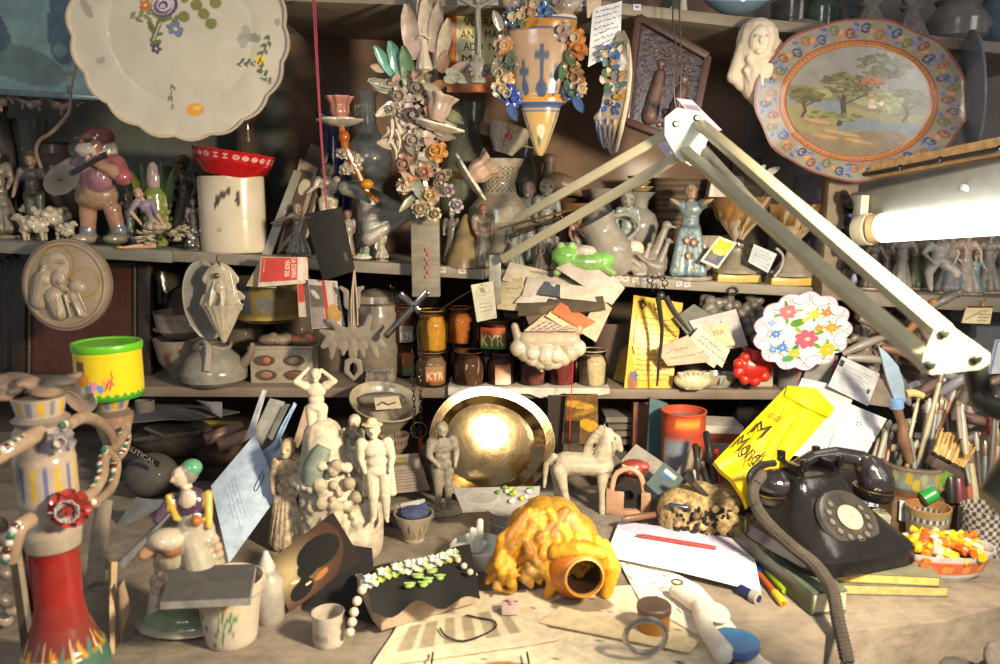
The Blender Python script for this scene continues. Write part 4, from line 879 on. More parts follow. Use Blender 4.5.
# VOTIVE PANEL, CRUCIFIX, STOUP, PAPER, RELIEFS
s=slab('votive_plaque','yellow ceramic votive plaque with black lettering and a speckled orange border','plaque',[(446,-40),(520,-40),(515,92),(447,92)],1.74,.014,'#cf7a2a',[('b',.14,0,1,.865,'#e2d9ae'),('b',.17,0,1,.865,'#e4d68c'),('b',.17,.78,1,.865,'#8fa06a'),('b',.22,.8,.40,.82,'#4a3a2e'),('b',.25,.77,.27,.85,'#4a3a2e'),('b',.33,.77,.35,.85,'#4a3a2e'),('e',.5,.84,.2,.03,0,'#3f6a3a'),('e',.72,.84,.14,.03,0,'#5c4632'),('e',.9,.8,.12,.05,0,'#476b3d')]+[('e',(i*.137)%1,(i*.0713)%1,.012,.007,i,'#8a3f16')for i in range(240)if(i*.137)%1<.13 or(i*.0713)%1>.90],res=90,fin='satin',mot=.12,dust=0)
for i,(t,u0,u1)in enumerate((('VO RALE',.24,.86),('ANN MARIE',.20,.90),('ADD  NUN',.24,.88),('MI    VI',.22,.84))):
    s.text(t,u0,.435+.093*i,u1,.495+.093*i,'#2e2a22',off=.0008)
s.text('IN NOME DI',.2,.35,.95,.40,'#8a7a4a')
P=at(478,78,1.62);cr=E('crucifix','pewter grey crucifix with a rounded foot in front of the votive plaque','crucifix',P)
k=1.62/FPX
B=MB('#77756f');B.box((0,0,.105),(.013,.008,.20));B.box((0,0,.140),(.080,.008,.013));B.obj('cross',cr,'satin',bevel=.0015,mot=.3,dust=.3)
K=SK()
for q in(((0,-.008,.125),(0,-.010,.10),.006,.005),((0,-.010,.10),(.002,-.012,.07),.0045,.004),((.002,-.012,.07),(0,-.008,.045),.004,.003),((0,-.008,.128),(-.030,-.008,.143),.0035,.0028),((0,-.008,.128),(.030,-.008,.143),.0035,.0028)):K.cap(*q,col='#85827a')
K.ell((0,-.012,.140),(.006,.006,.007),col='#85827a');K.obj('corpus',cr,'satin',vox=.0014,dust=.3)
B=MB('#8a857b');B.lathe([(0,-.012),(.016,-.010),(.016,-.002),(.012,.004),(.018,.016),(.016,.03),(.007,.042),(.004,.055),(0,.055)],20,sy=.5)
for i in range(10):B.ell((.016*math.cos(i*.63),-.006,.016+.016*math.sin(i*.63)),.004,nu=6,nv=5)
B.obj('foot',cr,'satin',mot=.3,dust=.3)
sc_=at(541,70,1.62)
ST_=E('holy_water_stoup','ceramic wall stoup painted with three blue crosses, wreathed with flowers and fruit','stoup',sc_)
k=1.62/FPX
def sp(px,py,off=0):return at(px,py,1.62-off)-sc_
B=MB('#a58a70')
prof=[(-.082,.004),(-.075,.010),(-.055,.020),(-.030,.031),(-.005,.040),(.0,.052),(.006,.054),(.012,.050),(.03,.056),(.085,.064),(.11,.066),(.122,.070),(.13,.068),(.15,.040),(.155,.02)]
st=[('m',lambda x,z:z<.006,'#b59a62'),('m',lambda x,z:(z>-.008)&(z<.0),'#3f5a8a'),('m',lambda x,z:(z>.0)&(z<.012),'#c08a3e'),('m',lambda x,z:(z>-.014)&(z<-.011),'#3f5a8a'),('m',lambda x,z:(z>.108)&(z<.112),'#3d4f74'),('m',lambda x,z:(z>.112)&(z<.124)&((np.floor(x*160)+np.floor(z*400))%2==0),'#8a7a2e'),('m',lambda x,z:(z>.112)&(z<.124)&((np.floor(x*160)+np.floor(z*400))%2==1),'#b5642a'),('m',lambda x,z:(z>.124)&(z<.127),'#3d4f74'),('m',lambda x,z:(z>.127)&(z<.132),'#c3c0b4'),('e',.5,-.035,.10,.02,0,'#bd9a5a'),('e',.5,-.045,.05,.012,0,'#d6cdb8'),('e',.47,-.06,.03,.008,0,'#5c7a4a'),('m',lambda x,z:(np.abs(np.abs(x-.5)-(.16+.5*(z+.03)))<.012)&(z<-.016),'#46608a')]
for(cx,z0,z1,w)in((.5,.02,.086,.013),(.40,.022,.062,.009),(.572,.022,.056,.009)):
    st+=[('b',cx-w,z0,cx+w,z1,'#44546a'),('b',cx-w*3,z1-.022,cx+w*3,z1-.013,'#44546a'),('e',cx,z0-.001,w*2.6,.012,0,'#3c4f70')]
B.M=Matrix.Translation((0,0,-.062))@Matrix.Diagonal((1,1,1.23,1));B.lathe([(r,z)for z,r in prof],150,sub=9,sy=.45,stamps=st);B.obj('bowl',ST_,'glaze',dust=.15,mot=.15,scale=20)
R=random.Random(9)
B=MB('#8f877c');K=SK()
for i in range(18):
    a=PI*i/17;K.ell((.062*math.cos(a),-.004,.125+.045*math.sin(a)),(.016,.012,.014),col=['#8f8a84','#76828a','#9a8a78'][i%3])
K.cap((-.05,0,.12),(.05,0,.12),.02,col='#8f8378');K.cap((-.03,0,.15),(.03,0,.15),.018,col='#8f8378')
K.obj('crest',ST_,'glaze',vox=.003)
fl=[(512,18,'#394a6a'),(529,12,'#b08a74'),(546,12,'#3f6aa0'),(503,45,'#a88a78'),(508,62,'#6f6a62'),(576,38,'#c07a3a'),(578,52,'#a5683a'),(572,70,'#9a7a52'),(576,78,'#8a6a4a'),(505,80,'#c9a05a'),(508,93,'#2f4a9a'),(513,98,'#3a58a8'),(500,88,'#b9b6ae'),(572,92,'#3f5a80'),(578,88,'#b5a07a'),(563,32,'#a89488'),(500,72,'#8a8478'),(533,4,'#77857f'),(556,6,'#857a70'),(521,18,'#5a6a4a')]
for px,py,col in fl:
    B=MB(col);B.rose(sp(px,py,.028),(R.uniform(-.5,.5),-1,R.uniform(-.3,.5)),.018,col,'#c0b090' if R.random()<.4 else None,layers=2,n=6);B.obj('flower',ST_,'glaze',dust=.15)
for px,py,dx,dz,col in((512,40,-.8,-1,'#b5752e'),(520,26,1,.3,'#b5752e'),(507,52,.3,-1,'#3d5a44'),(568,50,.3,-1,'#3d5c40'),(566,62,-.3,-1,'#47664a'),(570,44,.8,-.3,'#c77a2c'),(498,58,-.2,-1,'#7d7468'),(502,30,-.5,1,'#8c8478'),(566,80,.4,-1,'#47664a'),(512,50,-.3,-1,'#416a58'),(574,96,.4,-.8,'#3a5a90'),(508,104,.5,-.9,'#3a5a90')):
    B=MB(col);B.petal(sp(px,py,.03),(dx,-.2,dz),(0,-1,0),.038,.018,col,curl=.1,cup=.5);B.obj('leaf',ST_,'glaze',dust=.15)
s=slab('shopping_list','curling white paper strip of handwriting taped to the highest shelf','paper',[(593,8),(622,1),(620,52),(588,67)],[1.645,1.635,1.615,1.61],.0004,'#dcdfe2',bendv=.006,noise=.001)
s.scrawl(9,.1,.05,.95,.97,'#2c3350',w=.0011,amp=.4,seed=4)
s=slab('note_scrap','brownish curled scrap of paper pinned above the handwritten strip','paper',[(586,-10),(602,-10),(600,16),(587,18)],1.645,.0004,'#b3a08a',bendv=.004)
for i,px in enumerate((583,637)):
    Yf=1.657;slab('price_sticker',['white price sticker on the highest shelf edge left of the handwritten strip','white price sticker on the highest shelf edge right of the handwritten strip'][i],'sticker',[(px-4,[2.5,6.5][i]-2.5),(px+4,[2.5,6.5][i]-2.2),(px+4,[2.5,6.5][i]+4),(px-4,[2.5,6.5][i]+3.7)],Yf,.0004,'#c8c6d0',[('b',.2,.3,.8,.7,'#7a7ea0')],res=10,group=None)
c=at(614,95,1.60);B=MB();R=random.Random(2)
outl=[(606,66),(612,50),(618,34),(624,30),(630,42),(629,70),(627,96),(622,120),(618,138),(616,152),(611,155),(606,146),(603,138),(598,132),(593,118),(600,108),(603,92)]
P=[at(x,y,1.60+.012*math.sin(i))-c for i,(x,y)in enumerate(outl)];B.sheet(P,thick=.012,col='#8f8372');o_pl=B.obj('painted_wall_pocket',None,'glaze',loc=c,bevel=.002,mot=.3,dust=.25,label='narrow blue and cream painted wall pocket with a fluted foot, beside the brown relief',cat='plaque')
for i in range(34):
    t=i/33;px=612+10*math.sin(i*2.1)*(.5+.4*math.sin(t*3));py=46+62*t;col=R.choice(['#3a5a8a','#4f6f5c','#b08a4a','#c9bfae','#6d7f8c','#a8876c'])
    B=MB(col);B.petal(at(px,py,1.588)-c,(R.uniform(-1,1),-.2,R.uniform(-1,1)),(0,-1,0),.018,.010,col,cup=.4);B.obj('relief_leaf',o_pl,'glaze')
for i in range(6):
    B=MB('#2f4f94' if i%2==0 else '#c9a25a');x=594+i*4.2;B.petal(at(605+i*.6,148,1.588)-c,Vector(at(x,112,1.585)-at(605,148,1.588)),(0,-1,0),.055,.013,'#31549a' if i%2==0 else '#c8a45c',curl=.05);B.obj('flute',o_pl,'glaze')
B=MB('#c9b6a0');B.tube([at(x,y,1.59)-c for x,y in((628,44),(630,70),(627,100),(621,130),(616,152))],[.004,.005,.005,.005,.003],8,sm=3);B.obj('rim',o_pl,'glaze')
s=slab('relief_plaque','dark red brown relief plaque with raised rim showing two robed figures, hung askew','plaque',[(639,19),(708,58),(690,146),(626,122)],[1.66,1.62,1.60,1.64],.022,'#38211b',fin='glaze',mot=.5,dust=.15,tint='#6d5a52',bump=.4,scale=70)
frame4(s,.014,.030,'#45291f','rim',dust=.15,tint='#77645c',mot=.3)
def relief(sl,prims,name,col,fin='satin',vox=.0018,**kw):
    K=SK()
    for q in prims:
        if q[0]=='c':a=sl.p(*q[1],q[5]if len(q)>5 else 0);b=sl.p(*q[2],q[5]if len(q)>5 else 0);K.cap(tuple(a),tuple(b),q[3]*sl.w,q[4]*sl.w,q[6]if len(q)>6 else col)
        else:K.ell(tuple(sl.p(*q[1])),tuple(r*sl.w for r in q[2]),q[4]if len(q)>4 else(0,0,0),q[3]or col)
    return K.obj(name,sl.ob,fin,vox=vox,**kw)
pr=[]
for(cx,dy)in((.40,0),(.74,.04)):
    pr+=[('e',(cx,.30+dy),(.07,.05,.07),None),('c',(cx,.42+dy),(cx-.03,.62+dy),.085,.10),('c',(cx-.03,.62+dy),(cx-.06,.86),.10,.12),('c',(cx-.04,.45+dy),(cx+.10,.52+dy),.035,.03),('c',(cx+.1,.52+dy),(cx+.05,.60+dy),.03,.03),('c',(cx+.05,.5+dy),(cx-.12,.66),.03,.03)]
for i in range(26):pr.append(('e',(.2+.65*((i*.377)%1),.12+.12*((i*.61)%1),),(.025,.02,.025),None))
for i in range(14):pr.append(('e',(.14+.05*((i*.5)%1),.2+i*.05),(.022,.018,.022),None))
for(u,v)in((.55,.75),(.57,.8),(.5,.9),(.7,.88),(.85,.8)):pr.append(('e',(u,v),(.05,.03,.05),None))
relief(s,pr,'robed_figures','#48291f',mot=.4,dust=.3,tint='#8a7468')
c=at(676,60,1.61)
for i,(P,lab)in enumerate((([(672,-20),(673,20),(676,50),(674,90),(678,122)],'dark wire hanging down over the brown relief plaque, left strand'),([(678,-20),(680,30),(681,60),(680,100),(676,128)],'dark wire hanging down over the brown relief plaque, right strand'))):
    B=MB('#2c2624');B.tube([at(x,y,1.585)-c for x,y in P],.0015,6,sm=4);B.obj('hanging_wire',None,'plastic',loc=c+Vector((.0,.0,0)),label=lab,cat='wire')
s=slab('price_tag','lilac and white swing tag behind the elbow of the lamp arm','tag',[(676,98),(692,100),(722,130),(708,134)],1.50,.0006,'#c9b9cc',[('b',.1,.2,.9,.4,'#8f7f9a')],res=14)
s=slab('price_tag','small lilac paper tag hanging just under the lamp elbow','tag',[(656,144),(668,138),(684,156),(673,166)],1.42,.0006,'#bfb2cf')
P=at(757,70,1.62);mb=E('madonna_relief','white bisque veiled madonna bust hung on the wall left of the landscape platter','sculpture',P)
k=1.62/FPX;K=SK()
def kc(a,b,ra,rb,col='#d6c8b2',d0=0,d1=0):K.cap((a[0]*k,-d0*k,-a[1]*k),(b[0]*k,-d1*k,-b[1]*k),ra*k,rb*k,col)
kc((-1,-28),(-3,-14),20,19,d0=0);kc((-14,-20),(-22,6),8,7,d0=4);kc((14,-20),(20,4),9,8,d0=4);kc((-20,6),(-14,14),7,6);kc((20,4),(8,20),9,8);kc((0,0),(-2,16),17,13,d0=4);kc((-2,16),(6,36),13,4,d0=2)
kc((-12,-8),(-2,8),4,4,d0=14,d1=14);kc((12,-10),(2,8),4,4,d0=14,d1=14);kc((-2,2),(2,26),3,3,d0=17,d1=12);kc((-14,2),(-4,20),3,3,d0=12,d1=10);kc((16,0),(6,24),3,3,d0=12,d1=8);kc((-26,6),(-20,-8),3,5,d0=2)
K.ell((-4*k,-15*k,24*k),(10*k,9*k,14*k),(0,.1,0),'#dccfba');K.ell((-5*k,-24*k,23*k),(2*k,3*k,4*k),(0,0,0),'#dccfba');K.ell((-5*k,-20*k,14*k),(4*k,4*k,3*k),(0,0,0),'#dccfba')
for s_ in(-1,1):K.ell(((-4.5+s_*4.5)*k,-22.5*k,27*k),(2.4*k,1.5*k,1*k),(0,0,0),'#b5a28a',.0005)
K.obj('bust',mb,'matte',vox=.0016,mot=.12,dust=.15,smooth=2)
# SHELF 2, MIDDLE
P,k=S(499,Z2,1.80);h=104*k
pot('lattice_vase','tall white vase with lattice neck carrying the tilted floral teacup','vase',P,h,[(0,0),(.16,0),(.18,.03),(.15,.08),(.24,.28),(.31,.42),(.28,.55),(.17,.68),(.155,.78),(.19,.9),(.24,1),(.21,1),(.14,.8),(0,.7)],'#b3a892',    stamps=[('m',lambda x,z:(z>.70*h)&(z<.93*h)&(((np.floor(x*44)+np.floor(z/h*50))%2)==0),'#6d6252')],sub=9,seg=132,mot=.3,dust=.4,scale=70)
P2,k=S(503,Z2(P.x)+h+.012,1.79)
tc=pot('teacup','floral teacup with pink rose and thin gold handle tipped on the lattice vase','cup',P2,.062,[(0,.0),(.35,0),(.38,.08),(.62,.45),(.78,1,'#b59a52'),(.74,1),(.58,.5),(0,.1)],'#c3bca6',    stamps=flower(.5,.030,.05,'#b8506a','#c9788a',6)[:0]+[('e',.50+.028*math.cos(i*1.3)*(i%3)/2,.034+.010*math.sin(i*1.3)*(i%3)/2,.014,.006,i,['#b04a62','#c66a80','#9d3c54'][i%3])for i in range(12)]+[('e',.5+.06*math.cos(i*1.9)*(.7+.3*(i%2)),.034+.018*math.sin(i*1.9),.012,.003,i,['#7d8a4a','#b5913e','#6a7a3f'][i%3])for i in range(16)],    sub=8,seg=120,handles=(((.60,.45),(1.15,.62),(.74,.9),-.1,.04),),hcol='#b5a06a',ry=.30,dust=.15)
P,k=S(484,Z2(P.x)+h+.001,1.86);
pot('small_cup','small brown speckled cup on the wall ledge behind the floral teacup','cup',P+Vector((.0,.0,.055)),.026,[(0,0),(.45,0),(.75,1),(.68,1),(.4,.15),(0,.1)],'#a08468',ry=.35)
pot('saucer','pale saucer leaning behind the floral teacup','saucer',P+Vector((.03,.02,.04)),.012,[(0,0),(1.5,.1),(3,.9),(3,1),(1.5,.3),(0,.2)],'#9b9480',ry=.3)
P,k=S(466,Z2,1.93);pot('tall_jug','dim grey green jug behind the tipped candle cup and lattice vase','jug',P,150*k,[(0,0),(.12,0),(.17,.2),(.2,.45),(.13,.7),(.1,.8),(.14,1),(.12,1),(0,.8)],'#5f6656',handles=(((.17,.4),(.32,.6),(.12,.85),0,.03),))
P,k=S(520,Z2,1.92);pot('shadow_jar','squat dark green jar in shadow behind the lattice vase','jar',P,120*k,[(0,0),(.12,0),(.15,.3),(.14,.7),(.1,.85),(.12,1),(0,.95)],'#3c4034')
P,k=S(483,Z2,1.715);fig('peasant_figurine','brown ceramic figurine with a shining reddish head beside the lamp clamp','figurine',P,62*k,.2,skin='#a8735a',top='#8f7f6d',bot='#857864',hair='#96583e',skirt=(.2,.03),fat=1.2)
P,k=S(466,Z2,1.735);pot('bell_figurine','olive brown flared ceramic bell beside the reddish headed figurine','bell',P,52*k,[(0,0),(.42,0),(.36,.2),(.2,.55),(.13,.8),(.06,.95),(0,1)],'#8a7650')
P,k=S(452,Z2,1.75);fig('grey_figurine','small grey figurine between the garland board and the olive bell','figurine',P,55*k,-.3,skin='#958c82',top='#827a74',bot='#77706a',hair='#6a625a',skirt=(.2,.03))
P,k=S(560,Z2,1.95)
dk=E('bird_jug','brown clay bird whistle on a high stand behind the lamp arms','jug',P+Vector((0,0,.0)))
B=MB('#6b4a35');B.lathe([(0,0),(.035,0),(.02,.02),(.018,.14),(.04,.155),(0,.165)],20);B.obj('stand',dk,'satin')
K=SK();K.ell((0,0,.150),(.050,.032,.026),(0,.3,0),'#8c7260');K.cap((-.03,0,.16),(-.028,0,.20),.016,.014,'#8c7260');K.ell((-.028,0,.208),(.018,.014,.014),col='#957b68');K.cap((-.035,0,.208),(-.055,0,.214),.007,.003,'#957b68');K.cap((.03,0,.14),(.065,0,.125),.018,.008,'#826856')
K.obj('bird',dk,'satin',dust=.3,vox=.0018).location.z=.042
for i,(px,Y,hp,lab,kw)in enumerate(((528,1.84,80,'left of the two curly rose-crowned bust figurines behind the lamp arms',dict(skin='#a99c90',top='#9aa096',bot='#8c9088',hair='#a5877c',skirt=(.2,.03),baby=True)),(546,1.82,84,'right of the two curly rose-crowned bust figurines behind the lamp arms',dict(skin='#b5a899',top='#a3a59a',bot='#8d9288',hair='#c0b4ab',skirt=(.2,.03),baby=True)),(514,1.74,46,'small greenish white figurine directly behind the lamp clamp',dict(skin='#b0ab9b',top='#98a093',bot='#8e968a',hair='#9b988a',skirt=(.25,.03))),(540,1.73,30,'low dark flowered figurine in front of the lower lamp arm',dict(skin='#8a7a6c',top='#5c524c',bot='#6d675c',hair='#4a3c36',skirt=(.3,.03),baby=True)),(556,1.72,34,'small pale brown cherub left of the green frog figurine',dict(skin='#bfa890',top='#a99a88',bot='#a2947f',hair='#b3906e',baby=True,skirt=(.2,.03))),(577,1.76,56,'small orange clad figurine above the green frog figurine',dict(skin='#c09a80',top='#b5805c',bot='#8f8a7c',hair='#a5704c',baby=True,skirt=(.2,.03))))):
    P,k=S(px,Z2,Y);fig('flowered_figurine',lab,'figurine',P,hp*k,.2*(i%3)-.2,base=.2,**kw)
P,k=S(558,Z2,1.745);pot('blue_painted_bowl','small round bowl with deep blue painting under the lower lamp arm','bowl',P+Vector((0,.0,.028)),.034,[(0,0),(.4,0),(.8,.35),(.85,.7),(.7,1),(.62,1),(.6,.3),(0,.1)],'#7d8a98',stamps=[('e',.3+i*.05,.016+.004*math.sin(i*2),.012,.008,i,'#1f3566')for i in range(10)],sub=4,seg=60)
P,k=S(558,Z2,1.745);pot('ring_stand','grey cylinder under the deep blue painted bowl','stand',P,.028,[(0,0),(.6,0),(.5,.5),(.6,1),(0,1)],'#8a8880')
P,k=S(583,Z2,1.71)
blob('frog_figurine','bright green glazed frog on the shelf above the letter rack','figurine',P,[('e',(0,0,.4),(.95,.6,.4),'#7fae5c'),('e',(-.6,-.2,.6),(.45,.4,.35),'#86c85e'),('e',(.6,-.1,.45),(.45,.4,.3),'#7dbb58'),('e',(-.75,-.3,.9),(.14,.12,.14),'#a5d080'),('e',(-.4,-.3,.92),(.14,.12,.14),'#a5d080'),('c',(-.6,-.3,.3),(-.9,-.5,.08),.18,.12,'#7fae5c'),('c',(.6,-.3,.3),(.9,-.5,.08),.2,.12,'#7fae5c'),('e',(0,-.2,.75),(.4,.3,.2),'#d9cfc0')],.066,'glaze',vox=.002,dust=.15)
P,k=S(617,Z2,1.735);h=60*k
pot('grey_jug','dusty grey jug leaning left with a looped handle, right of the green frog','jug',P+Vector((.012,0,.004)),h,[(0,0),(.20,0),(.26,.1),(.36,.4),(.30,.7),(.28,.8),(.36,1),(.33,1),(.24,.8),(0,.5)],'#97928a',handles=(((.34,.45),(.62,.6),(.30,.9),.1,.035),),ry=-.5)
P,k=S(638,Z2,1.86);h=78*k
pot('slender_vase','grey glazed slender vase with flared neck, under stacked yellow rimmed dishes','vase',P,h,[(0,0),(.16,0),(.17,.05),(.2,.3),(.24,.6),(.2,.72),(.10,.8),(.11,.9),(.2,1),(.17,1),(0,.8)],'#9a9791',mot=.2)
for i,(r,dz,col,lab)in enumerate(((.030,.0,'#b59f6a','lowest yellow dish stacked on the slender grey vase'),(.024,.012,'#a8905c','middle yellow dish stacked on the slender grey vase'),(.031,.024,'#6a5a48','top wide brown dish stacked on the slender grey vase'))):
    pot('small_dish',lab,'dish',Vector((P.x,P.y,P.z+h+.0015+dz)),.011,[(0,0),(r/.011*.6,0),(r/.011,.9),(r/.011,1),(r/.011*.55,.3),(0,.3)],col)
P,k=S(600,Z2,1.90);pot('slender_vase','pale grey vase with scalloped neck behind the leaning grey jug','vase',P,78*k,[(0,0),(.22,0),(.28,.3),(.3,.5),(.15,.7),(.11,.85),(.18,1),(.14,1),(0,.8)],'#8b8780',stamps=[('e',.5,.05,.05,.03,0,'#6a7a94')])
P,k=S(582,Z2,1.93);pot('amber_dish','amber brown dish on a foot in shadow behind the green frog','dish',P,62*k,[(0,0),(.25,0),(.1,.1),(.1,.7),(.4,.9),(.42,1),(.3,.95),(0,.85)],'#7a5228')
P,k=S(626,Z2,1.78);ck=fig('clock_figurine','pale blue grey figurine holding a round cream dial, beside the slender vase','figurine',P,78*k,0,skin='#b3aea2',top='#8fa09c',bot='#98a09a',hair='#8fa3a0',skirt=(.22,.03),baby=True,base=.2)
B=MB('#c6b99c');B.M=Matrix.Translation((.012,-.030,.055))@Matrix.Rotation(PI/2,4,'X');B.lathe([(0,0),(.02,0),(.021,.006,'#8a7a60'),(.017,.008),(0,.008,'#d9cfb4')],28);B.obj('dial',ck,'glaze')
for i,(px,hp,lab,rz,w)in enumerate(((648,56,'dusty grey long-necked bird leaning right on the middle shelf',-.3,1.),(640,34,'low grey bird figurine left of the long-necked bird',.4,1.),(655,40,'grey curved leaf shaped ornament against the blue dressed lady',-.2,.8))):
    P,k=S(px,Z2,1.735+.02*(i==0));h=hp*k
    blob('bird_figurine',lab,'figurine',P,[('e',(0,0,.25),(.38*w,.2,.2)),('c',(.1,0,.35),(.28,0,.85),.13,.06),('e',(.3,0,.9),(.09,.07,.08)),('c',(.33,0,.9),(.48,0,.84),.035,.02),('c',(-.25,0,.3),(-.6,0,.42),.12,.05),('c',(-.1,-.12,.3),(-.45,-.14,.55),.10,.04),('e',(0,0,.05),(.25,.18,.05))],h,'satin',['#8c8881','#a39b8f','#857f77'][i],rz,vox=h/34)
P,k=S(603,Z2,1.715);blob('bird_figurine','small grey bird with outstretched wing at the foot of the grey jug','figurine',P,[('e',(0,0,.3),(.4,.22,.25)),('c',(.2,0,.4),(.35,0,.8),.12,.08),('c',(-.2,0,.4),(-.7,-.1,.7),.1,.04)],.035,'satin','#8d877c',2.6,vox=.0014)
P,k=S(688,Z2,1.735);h=92*k
BL='#7d99a3'
def lady(K):
    for i in range(5):
        a=-.9+i*.45;K.cap((.10*math.sin(a),-.11,.50),(.19*math.sin(a),-.17,.06),.05,.055,['#7b97a2','#87a3ab','#728d99'][i%3])
ld=fig('lady_figurine','armless-sleeved lady figurine in long pale blue glazed dress on a white base','figurine',P,h,-.25,skin='#b89378',top='#7e98a0',bot=BL,hair='#a2a096',skirt=(.20,.03),base=.27,basecol='#c5bdae',extra=lady,arms=[((-.13,-.08,.80),(-.20,-.12,.84)),((.13,-.08,.80),(.21,-.12,.84))],hat='bun',turn=.5,fat=1.15)
for i,(x,z,c_)in enumerate(((-.02,.42,'#7d5a68'),(.05,.40,'#7d5a68'),(.0,.26,'#6d4f5c'),(-.10,.16,'#c9a93a'),(.10,.2,'#a3a03e'),(.05,.12,'#5f7a8a'))):
    B=MB(c_);B.rose((x*h,-.185*h-(.2-z*.3)*.0,z*h),(0,-1,.1),.045*h,c_,'#d0c090',layers=2);B.obj('flower',ld,'glaze')
B=MB('#a69b8c');P,k=S(712,Z2,1.80);pot('shell_fan','pale grey scallop shell ornament behind the blue dressed lady','ornament',P,42*k,[(0,0),(.4,.0),(.55,.3),(.5,.8),(.3,1),(0,1)],'#a79c8d',scal=lambda th,z:1+.05*np.cos(14*th),seg=90,sy=.4)
s=slab('clear_case','small clear plastic case standing behind the first amber goblet','case',[(712,178),(744,176),(744,208),(706,208)],1.80,.03,'#8f8c86',[('b',.06,.08,.94,.92,'#a8a39a'),('b',.1,.8,.9,.92,'#5b5652')],fin='glaze',res=30)
P,k=S(676,Z2,1.92);pot('wicker_basket','brown wicker basket with dark bands behind the lady in blue','basket',P,92*k,[(0,0),(.2,0),(.25,.4),(.23,.6),(.3,1),(.27,1),(0,.5)],'#7a5d42',fin='matte',stamps=[('m',lambda x,z:(np.floor(z*180)%2==0)&(z>.1),'#33251a')],sub=14,seg=50)
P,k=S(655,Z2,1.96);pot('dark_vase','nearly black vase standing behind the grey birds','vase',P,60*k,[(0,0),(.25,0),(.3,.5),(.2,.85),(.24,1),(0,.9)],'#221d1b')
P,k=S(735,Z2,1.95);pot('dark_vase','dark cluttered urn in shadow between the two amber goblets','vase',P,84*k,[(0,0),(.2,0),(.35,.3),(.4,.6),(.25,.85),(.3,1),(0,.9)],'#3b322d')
for i,(px,wpx,lab)in enumerate(((736,43,'left'),(790,45,'right'))):
    P,k=S(px,Z2,1.735);w=wpx*k
    B=MB('#c9a83c');B.box((0,0,.0085),(w,.05,.017));B.box((0,0,.0185),(w*.96,.048,.003),col='#b3aa9a');B.obj('yellow_box',None,'satin',loc=P,bevel=.0015,dust=.4,tint='#a89a72',label=f'flat yellow box under the {lab} amber goblet',cat='box')
    h=(74 if i==0 else 70)*k;G_=[]
    R=random.Random(i)
    for j in range(34):G_.append(('e',.2+.6*R.random(),h*R.uniform(.55,.98),R.uniform(.02,.07),R.uniform(.003,.012),R.random(),R.choice(['#8a5a1a','#6d4516','#a5742e','#b5a488','#523719'])))
    pot('amber_goblet',f'{lab} goblet with amber and white dripped glaze on a flared foot, on its yellow box','goblet',P+Vector((.0 if i==0 else 0,0,.0205)),h,[(0,0),(.30,0,'#a79f90'),(.31,.04,'#a79f90'),(.22,.10,'#9a9284'),(.09,.28,'#a39a8a'),(.07,.42,'#bfb29b'),(.10,.48,'#c9bda6'),(.30,.72,'#7f5516'),(.42,1,'#6d4a1a'),(.39,1,'#5a3f1c'),(0,.5)],'#7f5516',stamps=G_,sub=5,seg=80,dust=.3)
s=slab('picture_card','small card with a yellow sky seascape leaning on the left amber goblet','card',[(719,236),(737,243),(718,269),(700,261)],1.66,.001,'#c9c2b0',[('b',.1,.08,.9,.92,'#c9b93e'),('b',.1,.5,.9,.92,'#55607a'),('e',.5,.5,.3,.1,0,'#d9cf7a'),('e',.4,.7,.2,.12,0,'#77705a')],res=30)
s=slab('picture_card','pale card with blue pen drawing between the two amber goblets','card',[(754,244),(777,254),(768,273),(748,262)],1.66,.001,'#b5b9be',[],res=10);s.scrawl(5,.1,.1,.9,.9,'#4a6a90',w=.0008,seed=8)
B=MB('#2f2b29');c=at(750,262,1.68);B.tube([at(x,y,1.675)-c for x,y in((737,240),(752,246),(764,256),(768,270),(766,282))],.004,8,sm=4);B.obj('black_band',None,'plastic',loc=c,label='black curved strap hanging over the shelf edge between the yellow boxes',cat='strap')
P,k=S(781,Z2,1.71);B=MB('#a7a49c');B.tube([at(x,y,1.70)-P for x,y in((776,248),(783,256),(781,268),(774,277))],.003,8,sm=4);B.obj('broken_handle',None,'glaze',loc=P,label='curved pale handle fragment at the foot of the right amber goblet',cat='handle')
B=MB('#c9c5ba');c=at(770,178,1.72);R=random.Random(1)
for i in range(7):B.petal(at(752+i*4,180+R.uniform(-5,5),1.72)-c,(R.uniform(-1,1),-.3,R.uniform(0,1)),(0,-1,0),.035,.014,'#c9c5ba',curl=.4)
B.obj('paper_bow',None,'paper',loc=c,label='crumpled white paper bow pinned below the landscape platter',cat='paper')
s=slab('paint_card','dusty lilac grey board leaning between the goblets and the post','board',[(796,176),(822,172),(822,212),(792,208)],1.9,.006,'#6d686b')
P,k=S(806,Z2,1.86);pot('dark_vase','dark speckled vase behind the right amber goblet next to the post','vase',P,70*k,[(0,0),(.2,0),(.32,.3),(.35,.6),(.2,.85),(.24,1),(0,.9)],'#3a3a4c',stamps=[('e',.4+.02*i,.03+.005*i,.02,.006,i,'#9a6a2c')for i in range(8)])
for i,px in enumerate((442,462)):slab('price_sticker',['white sticker on the shelf edge just right of the garland board','white sticker on the shelf edge left of the lamp clamp'][i],'sticker',[(px-4,267+i),(px+4,267.5+i),(px+4,273+i),(px-4,272.5+i)],1.6975,.0004,'#bdb8ac',[('b',.2,.3,.8,.7,'#8a8690')],res=10)
